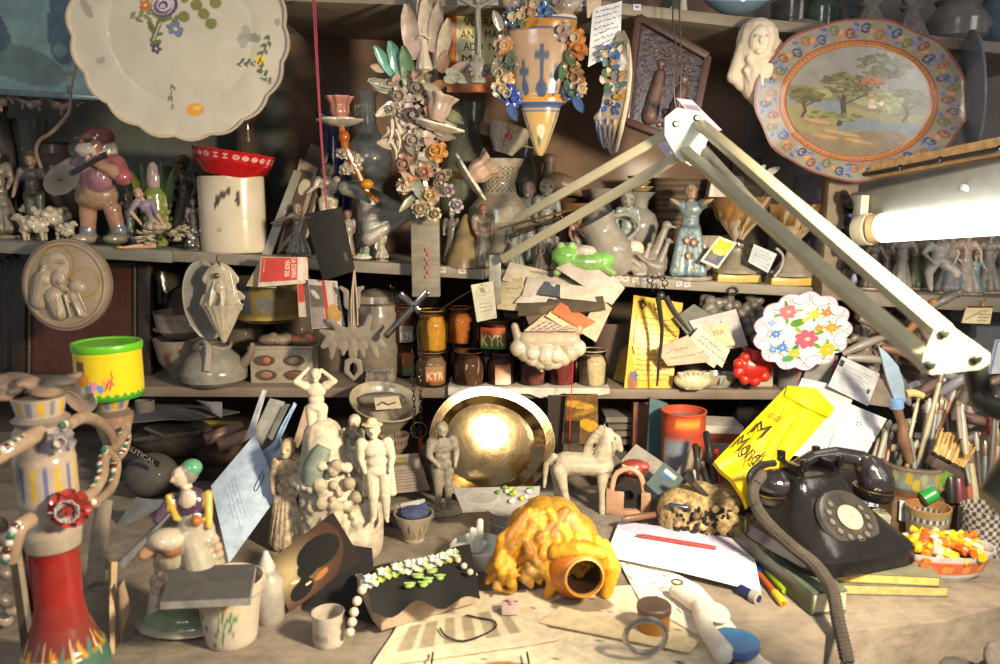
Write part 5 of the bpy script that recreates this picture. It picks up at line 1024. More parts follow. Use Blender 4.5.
for i,(px,c_)in enumerate(((619,'#c0b6a8'),(625.5,'#c5b5a0'),(635,'#c4ae9a'),(644,'#b4b3b4'),(652,'#c0bfc0'),(679,'#b5b6b9'),(687,'#b9babd'))):
    y=276+(px-619)*.09;slab('price_sticker',['cream sticker hidden partly by the letter rack on the shelf edge','first cream sticker right of the letter rack on the shelf edge','pinkish cream sticker in the row on the shelf edge','grey sticker just left of the last in the row of four','last grey sticker in the row, left of the hanging pliers','grey sticker immediately right of the hanging pliers','second grey sticker right of the hanging pliers'][i],'sticker',[(px-3.4,y+.5),(px+3.2,y-.3),(px+3.6,y+4.6),(px-3,y+5.4)],1.6975,.0004,c_,[('b',.2,.3,.8,.65,'#8d8a94')],res=10)
# TOP SHELF
for i,(px,w,hh,col,Y,lab,pr_)in enumerate(((845,40,60,'#2a2f36',1.9,'dark blue black vase on the highest shelf',[(0,0),(.3,0),(.4,.5),(.2,.9),(0,1)]),(672,20,30,'#33402f',1.8,'dark green jar near the left of the highest shelf',[(0,0),(.4,0),(.5,.5),(.3,1),(0,1)]),(790,50,60,'#1d2526',1.9,'black bottle behind the landscape platter on the highest shelf',[(0,0),(.3,0),(.35,.7),(.1,.9),(.1,1),(0,1)]),(820,40,60,'#20402f',1.86,'dark green glass bottle on the highest shelf',[(0,0),(.25,0),(.28,.6),(.1,.85),(.1,1),(0,1)]),(955,60,50,'#77716f',1.80,'large grey round pot on the highest shelf above the landscape platter',[(0,0),(.3,0),(.6,.3),(.62,.6),(.4,.9),(.45,1),(0,1)]),(1003,40,70,'#4a6478',1.78,'blue grey pitcher at the right end of the highest shelf',[(0,0),(.3,0),(.42,.3),(.36,.8),(.42,1),(0,1)]))):
    P,k=S(px,ZTOP,Y);pot('shelf_pot',lab,'pot',P,hh*k,pr_,col,dust=.45)
for i,(px,lab)in enumerate(((868,'grey lumpy clay figure leftmost of the pair on the highest shelf'),(908,'grey lumpy clay figure rightmost of the pair on the highest shelf'))):
    P,k=S(px,ZTOP,1.76);fig('clay_figure',lab,'figurine',P,66*k,.3*i,skin='#7d7775',skirt=(.3,.03),fat=1.6,fin='matte',baby=True,dust=.5)
P,k=S(683,ZTOP,1.70);B=MB('#b5b0a8');B.lathe([(0,0),(.010,0),(.007,.02),(.006,.05),(0,.055)],14);B.obj('pale_ornament',None,'glaze',loc=P,label='pale upright ceramic foot standing on the highest shelf over the brown relief',cat='figurine')
P,k=S(800,ZTOP,1.74);B=MB('#8d857b');B.lathe([(0,0),(.07,0),(.05,.012),(.02,.022),(0,.025)],24);B.obj('pyramid_lid',None,'matte',loc=P,label='low pale conical lid on the highest shelf left of the landscape platter rim',cat='lid',dust=.4)
# RIGHT SHELF CROWD
R=random.Random(17)
cr_=[(871,52,'#8d7f74','#7a6d66','ruffled brown figurine at the left end of the crowd under the tube'),(884,46,'#a8927c','#6e6a68','little dancer figurine second in the crowd under the tube'),(899,60,'#a39a90','#8f8984','frilly grey lady figurine in the crowd under the tube'),(913,56,'#c0b6a6','#6f7a54','figurine with green lower dress in the crowd under the tube'),(936,58,'#b5b1ab','#b0aba3','squatting pale monkey-like figurine with bent arms in the crowd'),(925,64,'#9c8f62','#8d8a5a','mustard shawled figurine at the back of the crowd'),(962,62,'#b59f90','#a39a92','tall brownish pink figurine right of the squatting pale one'),(985,60,'#9a8f88','#85807c','curly haired grey figurine near the right end of the crowd'),(948,62,'#a89a8c','#7d7f88','small bluish figurine behind the squatting pale one'),(1003,56,'#a19588','#8c867e','cropped figurine at the right edge of the crowd'),(973,40,'#8fa0a5','#5f7f8c','low teal and pink figurine in front of the crowd')]
for i,(px,hp,c1,c2,lab)in enumerate(cr_):
    Y=1.74 if i%2==0 else 1.80;P,k=S(px,Z2,Y)
    if px==936:
        fig('crowd_figurine',lab,'figurine',P,hp*k,0,skin='#c9c5bd',mot=.3,dust=.1,baby=True,fat=1.5,arms=[((-.30,-.05,.68),(-.16,-.18,.5)),((.30,-.05,.68),(.16,-.18,.5))],legs=[((-.24,-.16,.34),(-.16,-.12,.06)),((.24,-.16,.34),(.16,-.12,.06))],vox=hp*k/55);continue
    fig('crowd_figurine',lab,'figurine',P,hp*k,R.uniform(-.6,.6),skin=R.choice(['#d6bda6','#cbbaa8','#c0aa96']),top=c1,bot=c2,hair=R.choice(['#8a7a6a','#a58f78','#6d6058','#b5b0a6']),skirt=(R.uniform(.18,.28),.03),baby=i%3==0,hat=R.choice([None,'brim','bun','cap']),fat=R.uniform(1,1.3),base=.22,vox=hp*k/60,mot=.3,dust=.15,        arms=[((-.2,-.05,R.uniform(.6,.7)),(R.uniform(-.3,-.1),-.14,R.uniform(.5,.75))),((.2,-.05,R.uniform(.6,.7)),(R.uniform(.1,.3),-.14,R.uniform(.5,.75)))])
c=at(848,225,1.62);B=MB('#8a8f98');R=random.Random(3)
for i in range(16):B.petal(at(846+R.uniform(-5,6),190+i*5.5,1.62)-c,(R.uniform(-.5,.5),-.3,-1),(0,-1,0),.03,.02,R.choice(['#8f9499','#6d7280','#a8a59c','#4a4e74']),curl=R.uniform(-.5,.5))
B.obj('crumpled_foil',None,'metal',loc=c,label='crumpled silvery blue foil hanging on the post beside the tube light',cat='foil',mot=.5)
s=slab('dark_case','small black case leaning at the foot of the post under the lamp arms','case',[(846,262),(860,266),(852,292),(840,288)],1.64,.02,'#2a2a2c',fin='plastic')
s=slab('hanging_sign','little cream tile with writing on hooks beneath the figurine crowd','sign',[(967,307),(993,307),(990,324),(962,323)],1.64,.004,'#cbbd96',[('l',[(.1,.75),(.5,.35),(.55,.3)],.02,'#7d7a72')],fin='glaze',res=24);s.scrawl(4,.5,.15,.95,.9,'#4a4238',w=.0012,amp=.3)
B=MB('#b5803e');B.tube([s.p(.02,.0),s.p(.98,.0)],.002,6);B.tube([s.p(.5,.0),s.p(.55,-.45)+s.n*.002,s.p(.62,-.45),s.p(.62,0)],.001,5,sm=3);B.obj('hanger',s.ob,'metal')
# ZONE UNDER SHELF 2, LEFT
def picframe(lab,pxs,Y,cols,w,name='framed_picture'):
    s=slab(name,lab,'frame',pxs,Y,.012,cols[0],[('b',.08,.07,.92,.93,cols[1])],fin='satin',res=16,mot=.4,dust=.15)
    frame4(s,w,.022,'#241b17','frame_moulding',mot=.5,dust=.25,tint='#5c5148')
    B=MB('#4a3c34');
    for(u0,v0,u1,v1)in((.08,.07,.92,.07),(.92,.07,.92,.93),(.92,.93,.08,.93),(.08,.93,.08,.07)):
        a=s.p(u0,v0,.006);b=s.p(u1,v1,.006);n_=40
        for i in range(n_):q=a.lerp(b,i/n_);B.ell(tuple(q),(.0035,.0035,.0035),nu=5,nv=4,col='#5a4a40')
    B.obj('rope_trim',s.ob,'satin',dust=.2);return s
picframe('large dark carved frame with red brown panel behind the oval madonna relief',[(22,256),(146,254),(146,384),(20,384)],1.80,('#1d1613','#4a2116'),.03)
picframe('partly cropped black frame at the left edge below the shelf',[(-60,256),(14,254),(12,384),(-60,386)],1.82,('#17120f','#1f1815'),.03)
c=at(66,285,1.62);B=MB();
mr=E('oval_madonna_relief','oval cream ceramic relief of mother and child leaning before the dark frame','plaque',c,rx=-.06,ry=.30)
B.M=Matrix.Rotation(PI/2,4,'X');B.plate(.0895,.094,0,lambda t:.010*(1-t**2)+(.004 if .86<t<.94 else 0),thick=.012,rings=40,seg=90,base='#a08d76',rim='#8a7662',rimw=.06,stamps=[('e',-.28,.35,.42,.46,0,'#9c7f3e'),('e',-.28,.35,.36,.40,0,'#a08d76'),('e',.42,.18,.32,.34,0,'#9c7f3e'),('e',.42,.18,.27,.29,0,'#a08d76')]);B.obj('oval_plate',mr,'satin',mot=.25,dust=.25,scale=20)
K=SK();u=.09
for q in(('e',(-.28,-.02,.30),(.40,.13,.38)),('e',(-.13,-.14,.12),(.17,.10,.21)),('e',(-.04,-.25,.06),(.03,.05,.05)),('e',(.30,-.1,.06),(.19,.13,.18)),('c',(-.45,-.02,0),(-.45,0,-.5),.24,.22),('c',(-.15,-.04,-.3),(.05,-.02,-.62),.24,.2),('c',(.30,-.08,-.08),(-.02,-.14,-.06),.08,.06),('c',(.02,-.1,-.12),(-.2,-.12,-.16),.07,.05),('c',(.25,-.04,-.15),(.52,-.02,-.5),.17,.12),('c',(.36,-.16,-.05),(.62,-.1,-.42),.035,.03),('c',(.25,-.18,-.15),(.52,-.14,-.55),.035,.03),('c',(.12,-.2,-.2),(.36,-.18,-.62),.035,.03),('c',(-.02,-.22,-.3),(.12,-.2,-.7),.035,.03),('c',(-.5,-.16,.3),(-.62,-.12,-.3),.03,.03),('c',(-.38,-.16,.1),(-.48,-.2,-.5),.03,.03),('c',(-.1,-.15,.52),(-.42,-.12,.42),.04,.03),('c',(.16,-.16,.2),(.42,-.16,.18),.03,.03)):
    cc='#ae9d86'
    if q[0]=='c':K.cap([u*v for v in q[1]],[u*v for v in q[2]],q[3]*u,q[4]*u,cc)
    else:K.ell([u*v for v in q[1]],tuple(v*u for v in q[2]),(0,0,0),cc)
K.obj('mother_and_child',mr,'satin',vox=.0016,mot=.3,dust=.3)
def cyl_stamps(W):return[]
k=1.25/FPX;P=at(111,395.5,1.24);h=50*k;r=32*k
tn=E('easter_tin','yellow tin with bright green lid, painted with a nest, duckling and easter eggs','tin',P)
st=[('m',lambda x,z:z<.13*h+.03*h*np.sin(x*160),'#3f8f2c'),('m',lambda x,z:z<.05*h,'#377f28')]
st+=[('b',.40,.55*h,.455,.82*h,'#8a5a28'),('e',.425,.70*h,.02,.10*h,0,'#5f4a2a'),('e',.43,.45*h,.05,.14*h,0,'#d8901e'),('e',.40,.52*h,.022,.1*h,0,'#e0a024'),('e',.41,.56*h,.004,.015*h,0,'#222222'),('e',.37,.35*h,.02,.07*h,.5,'#6f4a78'),('e',.39,.25*h,.02,.06*h,0,'#a58cc0'),('e',.425,.2*h,.02,.05*h,.3,'#c9b9d8'),('e',.47,.27*h,.022,.08*h,0,'#5a84b5'),('e',.50,.32*h,.018,.09*h,.2,'#d889a8'),('e',.53,.28*h,.02,.09*h,0,'#5f92c0'),('e',.56,.38*h,.024,.14*h,0,'#d99a28'),('e',.555,.48*h,.014,.06*h,0,'#e0b03a'),('e',.552,.50*h,.003,.012*h,0,'#222222'),('l',[(.57,.25*h),(.585,.5*h),(.58,.6*h)],.003,'#b5482c'),('l',[(.55,.25*h),(.57,.42*h),(.59,.35*h)],.0025,'#b04a70'),('l',[(.48,.15*h),(.485,.42*h)],.0025,'#c25a4a'),('b',.35,.86*h,.66,.875*h,'#c9b32a')]
B=MB('#d8bd1e');B.lathe([(0,0),(r*.97,0,'#b5b098'),(r,.004),(r,h*.98),(r*.98,h),(0,h)],300,sub=26,stamps=st);B.obj('tin_body',tn,'glaze',mot=.05,bump=0)
B=MB('#5fae1c');B.lathe([(r*.9,h*.97),(r*1.03,h*.97),(r*1.045,h*1.01),(r*1.045,h*1.09),(r*1.02,h*1.12),(r*.93,h*1.115),(r*.9,h*1.09),(0,h*1.09)],64,sub=2);B.obj('lid',tn,'plastic',mot=.05,bump=0)
P,k=S(184,Z3,1.80);b1=pot('cup_bowl','brown grey bowl at the bottom of the stack left of the hanging white stoup','bowl',P,38*k,[(0,0),(.35,0),(.38,.08),(.6,.4),(.72,1),(.67,1),(0,.2)],'#8a7d6f',stamps=[('e',.46,.05,.04,.02,0,'#5a3a26')])
P2=Vector((P.x+.006,P.y,P.z+38*k+.001));pot('teacup','wide grey brown cup with handle at left, on top of the bowl stack','cup',P2,26*k,[(0,0),(.6,0),(.95,.3),(1.05,.95),(1.08,1),(1.0,1),(.85,.3),(0,.15)],'#99897a',stamps=[('l',[(.42+i*.012,.040+.004*(i%2)),(.432+i*.012,.040+.004*((i+1)%2))],.0016,'#5d554c')for i in range(14)],sub=6,seg=100,handles=(((1.0,.2),(1.5,.65),(1.0,.95),PI*.97,.075),))
P,k=S(200,Z3,1.90);pot('round_pot','dark brown round pot high in the shadow behind the bowl stack','pot',P,96*k,[(0,0),(.2,0),(.3,.3),(.3,.6),(.2,.8),(.1,.85),(0,.86)],'#4b382c',fin='satin')
P,k=S(164,Z3,1.95);pot('round_pot','nearly black jar in the far left corner under the shelf','pot',P,100*k,[(0,0),(.2,0),(.26,.6),(.2,1),(0,1)],'#221c18')
P,k=S(215,Z3,1.715);h=46*k
pot('lidded_sauceboat','squat grey lidded pot with a broad strap over its top on the lowest shelf','pot',P,h,[(0,0),(.5,0),(.68,.12),(.70,.3),(.55,.58),(.36,.76),(.40,.86),(.34,.84),(0,.9)],'#8e8a80',mot=.35,    parts=(('strap',lambda B:B.tube([(-.33*h,-.1*h,.80*h),(-.1*h,-.25*h,.98*h),(.06*h,-.42*h,.86*h),(.08*h,-.66*h,.40*h)],[.05*h,.07*h,.08*h,.08*h],8,sm=4),'#978f84','satin'),('rim_fold',lambda B:B.tube([(.38*h*math.cos(t),.34*h*math.sin(t),.84*h+.05*h*math.sin(3*t))for t in np.linspace(0,2*PI,20)],.04*h,8),'#8f877b','satin'),('spout',lambda B:B.tube([(.5*h,0,.3*h),(.78*h,0,.62*h),(.86*h,0,.9*h)],[.14*h,.09*h,.05*h],10,sm=3),'#6e6258','satin')))
P,k=S(282,Z3,1.72);w=62*k;h=35*k;bx=E('tile_box','cream tiled box with four oval windows holding terracotta discs','box',P)
B=MB('#a79a88');B.box((0,.03,h/2),(w,.06,h));B.box((0,.03,h*1.03),(w*1.06,.066,h*.08));B.obj('body',bx,'satin',bevel=.0015,mot=.3,dust=.3)
for(x,z,c_)in((-.26,.67,'#b0654a'),(.22,.67,'#7d6a5c'),(-.24,.25,'#8c6a55'),(.22,.25,'#6b4a3a')):
    B=MB('#54463a');B.M=Matrix.Translation((x*w,-.0015,z*h))@Matrix.Rotation(PI/2,4,'X');B.lathe([(0,0),(.17*w,0),(.17*w,.002),(.14*w,.0025),(0,.001)],30,sy=.5 if c_!='#b0654a' else .5);wn=B.obj('oval_window',bx,'satin')
    B=MB(c_);B.ell((x*w+(0 if c_!='#b0654a' else .005),-.002,z*h),(.11*w if c_!='#b0654a' else .07*w,.003,.065*w));B.obj('disc',wn,'satin')
for i,(px,py,rx_,col,lab)in enumerate(((270,343,12,'#7c6350','flat brown pebble left on top of the tile box'),(283,343,13,'#a5917a','pale banded pebble in the middle on top of the tile box'),(303,342,15,'#b06a48','orange terracotta lid on top of the tile box'))):
    q=at(px,py,1.735);blob('pebble',lab,'pebble',Vector((q.x,q.y,P.z+h*1.07+.013)),[('e',(0,0,0),(rx_*k,.02,.012),col),('e',(.3*rx_*k,0,.004),(rx_*k*.5,.014,.012),col)],1,'satin',vox=.0016)
for i,(px,hp,c_,lab)in enumerate(((245,70,'#5f564b','brown clay pot with lumpy rim between the stoup and the olive bowl'),(300,78,'#3d3128','dark brown pot under the hanging leaflets'),(335,70,'#54463a','dim brown jar behind the filigree cross'))):
    P_,k=S(px,Z3,1.88);pot('clay_pot',lab,'pot',P_,hp*k*.8,[(0,0),(.3,0),(.38,.3),(.36,.7),(.3,.85),(.34,1),(.28,1),(0,.7)],c_,fin='matte',scal=lambda th,z:1+.04*np.cos(5*th))
P_=at(270,322,1.80);pot('olive_bowl','olive gold glazed deep bowl behind the red leaflet','bowl',P_,.115,[(0,0),(.45,.02),(.68,.12),(.78,.5),(.82,.95),(.84,1),(.78,.98),(.6,.15),(0,.1)],'#7d6a30',stamps=[('b',.42,.03,.47,.09,'#3f4a5c'),('e',.53,.05,.04,.02,0,'#6a6a6a'),('m',lambda x,z:(z>.012)&(z<.02),'#a8903e'),('m',lambda x,z:z<.008,'#b09a5a')],sub=8,seg=90,mot=.4)
c=at(222,305,1.64);st_=E('white_stoup','white glazed wall stoup with shell basin hanging from the shelf by wire','stoup',c)
k=1.64/FPX;K=SK()
for q in(((0,30),(0,8),13,17,6),((-8,12),(-16,-2),6,5,4),((8,12),(16,-2),6,5,4),((0,38),(0,30),5,10,4),((-14,26),(-8,34),5,5,4),((14,26),(8,34),5,5,4),((-17,8),(-20,0),3,3,4),((17,12),(21,8),3,3,4)):K.cap((q[0][0]*k,0,q[0][1]*k),(q[1][0]*k,0,q[1][1]*k),q[2]*k,q[3]*k,'#b5aa95')
K.obj('backplate',st_,'glaze',vox=.002,dust=.25);
for ch in st_.children:ch.scale=(1,.35,1)
B=MB('#bdb29e');B.lathe([(0,-.080),(.004,-.078),(.012,-.062),(.026,-.035),(.036,-.012),(.042,-.002),(.044,.002),(.038,.002),(.02,-.03),(0,-.05)],80,scal=lambda th,z:1+.03*np.cos(18*th),sy=.7,sub=2);B.obj('basin',st_,'glaze',dust=.25)
B=MB('#d0c8b6');B.ell((0,-.012,.036),(.012,.008,.014),col='#a69c88');B.ell((-.002,-.016,.062),(.006,.005,.006),col='#5a4034');B.petal((-.006,-.014,.05),(-.15,-.1,-1),(0,-1,0),.05,.010,'#cfc5b0');B.petal((.006,-.014,.05),(.15,-.1,-1),(0,-1,0),.05,.010,'#cfc5b0');B.obj('relief_figure',st_,'glaze')
B=MB('#5a524a');B.tube([(0,-.004,.07),(.002,-.006,.085),(-.004,-.006,.095),(0,-.004,.105)],.0012,5,sm=3);B.tube([(.004*math.cos(t),0,.078+.006*math.sin(t))for t in np.linspace(0,2*PI,10)],.001,5);B.obj('wire_hook',st_,'metal')
B=MB('#8d8a84');c=at(205,300,1.69);B.plate(.045,.085,0,lambda t:.006*t*t,thick=.004,rings=8,seg=50,base='#7f7d78',rim='#989690',rimw=.1)
B.obj('oval_dish',None,'glaze',loc=c,rot=face_cam(c,0,.1,.5),dust=.4,label='grey oval dish propped edge-on behind the white hanging stoup',cat='dish')
s=slab('newspaper_leaflet','red and cream promotional leaflet with sideways white lettering','leaflet',[(261,257),(308,257),(308,283),(258,287)],1.63,.0006,'#c5b8a4',[('b',0,0,1,.86,'#b9423c'),('b',.78,0,.98,.9,'#d9b5a8')],res=30,bend=.003)
s.text('PROMOZIONE',.80,.04,.90,.84,'#e8d9cc',rot=1);s.text('LA STAMPA',.66,.06,.76,.76,'#e8d9cc',rot=1);s.text('VERDE 2006',.53,.12,.63,.70,'#e8d9cc',rot=1);s.text('promozione',.06,.1,.11,.5,'#e0b8aa',rot=1)
s=slab('cream_slip','cream curled paper slip tucked left behind the red leaflet','paper',[(262,256),(285,258),(276,288),(246,286)],1.65,.0006,'#b39f82',bend=.004)
s=slab('promotion_card','grey and red promotional card with pear photo hanging under the wallet','card',[(308,279),(337,281),(345,326),(312,329)],1.62,.0006,'#b0a89e',[('b',0,.1,.5,.6,'#5f5852'),('b',.45,0,.6,.85,'#a33d30'),('e',.75,.7,.22,.2,0,'#a5804a'),('b',0,.55,.45,1,'#8a7d7a'),('e',.2,.3,.15,.06,.5,'#b5aea4')],res=40,bend=.003)
s.text('PRONTO',.80,.05,.92,.5,'#7a2d24',rot=1)
s=slab('promotion_card','narrow red and cream card half hidden behind the red leaflet','card',[(297,284),(312,282),(312,317),(299,317)],1.635,.0006,'#b3a393',[('b',0,0,.5,.55,'#b5443a'),('b',.5,.1,.9,.5,'#c9978a')],res=24)
c=at(352,325,1.60);fc=E('filigree_cross','dull grey cut-out ornamental cross with scrolled arms hung on white cords','ornament',c)
k=1.60/FPX;K=SK()
def fcap(a,b,ra,rb):K.cap((a[0]*k,0,-a[1]*k),(b[0]*k,0,-b[1]*k),ra*k,rb*k,'#7d7368')
for a,b,ra,rb in(((0,-18),(0,30),4,5),((-4,-20),(-5,-34),4,3),((5,-20),(7,-36),4,3),((-5,-34),(-10,-38),3,2),((7,-36),(12,-38),3,2),((0,8),(-22,14),7,5),((-22,14),(-30,22),6,3),((-22,10),(-32,6),5,2),((-20,18),(-22,34),5,2),((-14,4),(-22,-6),4,2),((0,8),(22,14),7,5),((22,14),(32,22),6,3),((22,10),(30,2),5,3),((20,18),(24,32),5,3),((14,4),(18,-8),4,3),((-8,20),(-10,30),4,2),((8,20),(11,32),4,2),((0,28),(0,36),4,3),((-6,38),(-7,48),3,3),((6,38),(7,48),3,3),((0,34),(-6,40),3,3),((0,34),(6,40),3,3),((-7,48),(0,56),3,2),((7,48),(0,56),3,2),((-10,6),(-12,22),5,4),((10,6),(12,22),5,4)):fcap(a,b,ra,rb)
o=K.obj('cut_out_panel',fc,'matte',vox=.0019,dust=.3);o.scale=(1,.4,1)
for x0,x1 in((0,-16),(2,-2),(6,12)):
    B=MB('#a5937f');B.tube([(x0*k,-.004,0),((x0+.5)*k,-.008,24*k),(4*k,0,56*k)],.0016,6,sm=3);B.obj('cord',fc,'cloth')
c=at(408,312,1.56);cx=E('glass_crucifix','clear silvery crucifix lying diagonally in front of the honey jars','crucifix',c)
def dq(px,py,Y=1.56):return at(px,py,Y)-c
B=MB('#a8a49a');bar(B,dq(385,337),dq(428,291),.013,.009,up=(0,-1,0));bar(B,dq(400,293),dq(420,312),.012,.009,up=(0,-1,0));B.obj('cross',cx,'chrome',bevel=.003,mot=.35)
B=MB('#d9d6cc');bar(B,dq(387,335,1.553),dq(426,293,1.553),.004,.004,up=(0,-1,0));bar(B,dq(402,295,1.553),dq(418,310,1.553),.004,.004,up=(0,-1,0));B.obj('raised_ridge',cx,'chrome',mot=.2)
B=MB('#2a2622');P_=at(393,285,1.66);B.tube([at(x,y,1.665)-P_ for x,y in((390,276),(394,285),(395,300),(397,312))],.001,5,sm=3);B.tube([(.006*math.cos(t),0,.006*math.sin(t))for t in np.linspace(0,2*PI,12)],.0015,5);B.obj('black_keyring',None,'metal',loc=P_,label='black ring on a dark wire under the shelf left of the crucifix',cat='key ring')
# JARS
JR=random.Random(5)
def jar(px,zf,Y,wpx,hpx,col,lab,label=None,lid=None,glass=True,specks=None):
    P,k=S(px,zf,Y);r=wpx/2*k;h=hpx*k
    root=E('glass_jar',lab,'jar',P,group='glass jars of pigment' if False else None)
    n=60;stp=[('e',JR.random(),h*JR.uniform(.05,.85),JR.uniform(.01,.03),JR.uniform(.001,.004),JR.random(),c_)for c_ in(specks or[])for _ in range(16)]
    B=MB(col);B.lathe([(0,.002),(r*.82,.002),(r*.9,.006),(r*.92,h*.66),(r*.80,h*.76),(r*.76,h*.86),(0,h*.87)],n*2,sub=8,stamps=stp);B.obj('contents',root,'matte',mot=.3,scale=90,bump=.1)
    B=MB('#ffffff');B.lathe([(0,0),(r*.88,0),(r*.98,.005),(r,h*.10),(r,h*.64),(r*.90,h*.76),(r*.80,h*.82),(r*.82,h*.88),(r*.88,h*.90),(r*.88,h),(r*.84,h)],48,sub=2);B.obj('glass',root,m=glass_mat())
    if lid:B=MB(lid);B.lathe([(0,h*.90),(r*.90,h*.90),(r*.90,h*.99),(r*.86,h*1.01),(0,h*1.01)],40);B.obj('lid',root,'satin')
    else:B=MB(col);B.tube([(r*.86*math.cos(t),r*.86*math.sin(t),h)for t in np.linspace(0,2*PI,33)[:-1]],.0012,6,closed=True);B.obj('rim',root,'glaze',mot=.4)
    if label:
        bc,tx,tc,st_,gr=label;B=MB(bc);V=[];F=[];m=24
        u0,u1,z0,z1=st_
        for i in range(m+1):
            th=-PI/2+(u0+(u1-u0)*i/m);V+=[((r+.0006)*math.cos(th),(r+.0006)*math.sin(th),z0*h),((r+.0006)*math.cos(th),(r+.0006)*math.sin(th),z1*h)]
        F=[(2*i,2*i+2,2*i+3,2*i+1)for i in range(m)];C_=np.tile(hx(bc),(len(V),1));
        if gr:C_[::2]=hx(gr)
        B.add(V,F,C_);lb_=B.obj('paper_label',root,'satin',mot=.1)
        if tx:
            Vt,Ft=textmesh(tx);X=(Vt[:,0]-Vt[:,0].min())/np.ptp(Vt[:,0]);Z=(Vt[:,1]-Vt[:,1].min())/np.ptp(Vt[:,1])
            th=-PI/2+(u0+(u1-u0)*(.08+.84*X));z=h*(z0+(z1-z0)*(.15+.5*Z));B=MB(tc);B.add(np.stack([(r+.0012)*np.cos(th),(r+.0012)*np.sin(th),z],1),Ft);B.obj('lettering',lb_,'satin',mot=0)
    return root
jar(461,Z3,1.80,27,34,'#4a2c1c','dark brown jar under the orange jar in the back row')
ja=jar(432,Z3,1.715,32,34,'#8a6a48','brown jar marked KYR at the left of the front row, under the yellow jar',('#a5825a','KYR','#e6e0d2',(-.3,.9,.18,.62),'#c06a2a'))
jar(469,Z3,1.715,33,34,'#54301c','jar of dark speckled granules, second in the front row',specks=['#c9a884','#6d4428'])
jar(501,Z3,1.715,29,33,'#5a301e','dark jar with orange and white label, third in the front row',('#b5622c','','#fff',(-.4,.7,.1,.7),'#d9cdb8'))
jar(532,Z3,1.715,29,34,'#5f2a1a','dark reddish granule jar, fourth in the front row',specks=['#a56a44'])
jar(561,Z3,1.72,29,36,'#6a1f18','deep red ribbed jar, fifth in the front row',specks=['#8f3a2c','#3d0f0c'])
jar(592,Z3,1.715,30,36,'#b5a380','cream powder jar at the right end of the front row',specks=['#cdbf9e'])
zj=Z3(0)+34*1.75/FPX+.002
jar(432.5,zj,1.715,31,41,'#c08a1e','bright yellow jar on top of the KYR jar in the row',specks=['#d9a52c','#a87414'])
jar(460,zj+.001,1.80,28,36,'#b5661e','orange jar on the upper row beside the yellow jar',specks=['#cf7f2c'])
jar(495,zj+.002,1.745,36,28,'#54301f','low wide jar with rainbow KYR label and green foot on the upper row',('#b54a22','KYR','#e9d9b8',(-.9,.6,.05,.8),'#2f7a34'))
jar(512,Z3,1.82,28,64,'#3a2116','tall dark jar behind the rainbow labelled one')
jar(404,zj+.004,1.80,26,36,'#7a4a28','amber KYR jar partly hidden behind the diagonal crucifix',('#9a9284','KYR','#f0ece0',(-.2,.9,.05,.5),None))
jar(408,Z3,1.80,26,32,'#5a2a1a','jar with orange and green label low behind the front row at left',('#c9522a','','#fff',(-.3,.6,.1,.8),'#2c7a3c'))
P_,k=S(377,Z3,1.80);pot('lidded_crock','grey ribbed lidded stoneware jar behind the filigree cross','jar',P_,88*k,[(0,0),(.24,0),(.26,.05),(.27,.7),(.24,.82),(.3,.86),(.28,.93),(.12,.98),(0,1)],'#8a8072')
P_,k=S(380,Z3,1.71);blob('crumpled_bag','crumpled grey sack-like pouch on the shelf below the filigree cross','bag',P_,[('e',(0,0,.45),(1,.6,.45)),('e',(-.5,-.1,.5),(.4,.5,.4)),('e',(.6,-.1,.5),(.4,.5,.42)),('c',(-.8,0,.9),(.8,0,.95),.12,.12)]+[('c',(-.8+.2*i,-.5,.2),(-.7+.2*i,-.45,.85),.06,.05)for i in range(8)],.036,'matte','#837a70',vox=.0016)
s=slab('price_tag','cream swing tag with round stamp and handwriting hanging below the lamp clamp','tag',[(471,285),(493,281),(497,318),(477,322)],1.58,.0006,'#bdb8a2',[('e',.5,.2,.3,.14,0,'#8d8674'),('e',.5,.2,.27,.125,0,'#bdb8a2'),('e',.45,.18,.12,.07,0,'#8f7a70'),('e',.52,.24,.12,.04,0,'#948a80')],res=46);s.scrawl(3,.22,.5,.85,.8,'#4a4e55',w=.0009,seed=3)
B=MB('#3a332e');B.tube([s.p(.5,.03),at(455,300,1.59)-s.o,at(436,313,1.60)-s.o],.0007,4,sm=3);B.obj('string',s.ob,'cloth')
# LETTER RACK
rc=at(548,340,1.60)
K=SK();kk=1.60/FPX;R=random.Random(8)
for i in range(9):
    t=i/8;a=PI*t;K.ell(((-30+60*t)*kk,-.004,(-8-14*math.sin(a))*kk),(9*kk,8*kk,9*kk),(0,0,0),['#c2b49c','#b3a58d','#cfc2aa'][i%3])
K.cap((-22*kk,0,0),(24*kk,0,0),9*kk,9*kk,'#b9ab94');K.cap((-2*kk,-.006,-14*kk),(2*kk,-.006,-24*kk),12*kk,6*kk,'#c9bca4');K.cap((-30*kk,0,0),(-34*kk,0,14*kk),5*kk,4*kk,'#a89a84')
K.ell((-16*kk,-.016,-12*kk),(7*kk,6*kk,7*kk),col='#d2c5ae');K.ell((8*kk,-.018,-14*kk),(8*kk,7*kk,8*kk),col='#d2c5ae');K.cap((20*kk,0,-10*kk),(32*kk,.004,12*kk),5*kk,3*kk,'#b5a78f');K.cap((-8*kk,0,-26*kk),(-6*kk,0,-32*kk),4*kk,2*kk,'#c0b39b')
K.obj('letter_holder',None,'glaze',vox=.0017,loc=rc,dust=.35,label='cream ceramic wall pocket with cherub faces, stuffed full of envelopes and postcards',cat='letter holder')
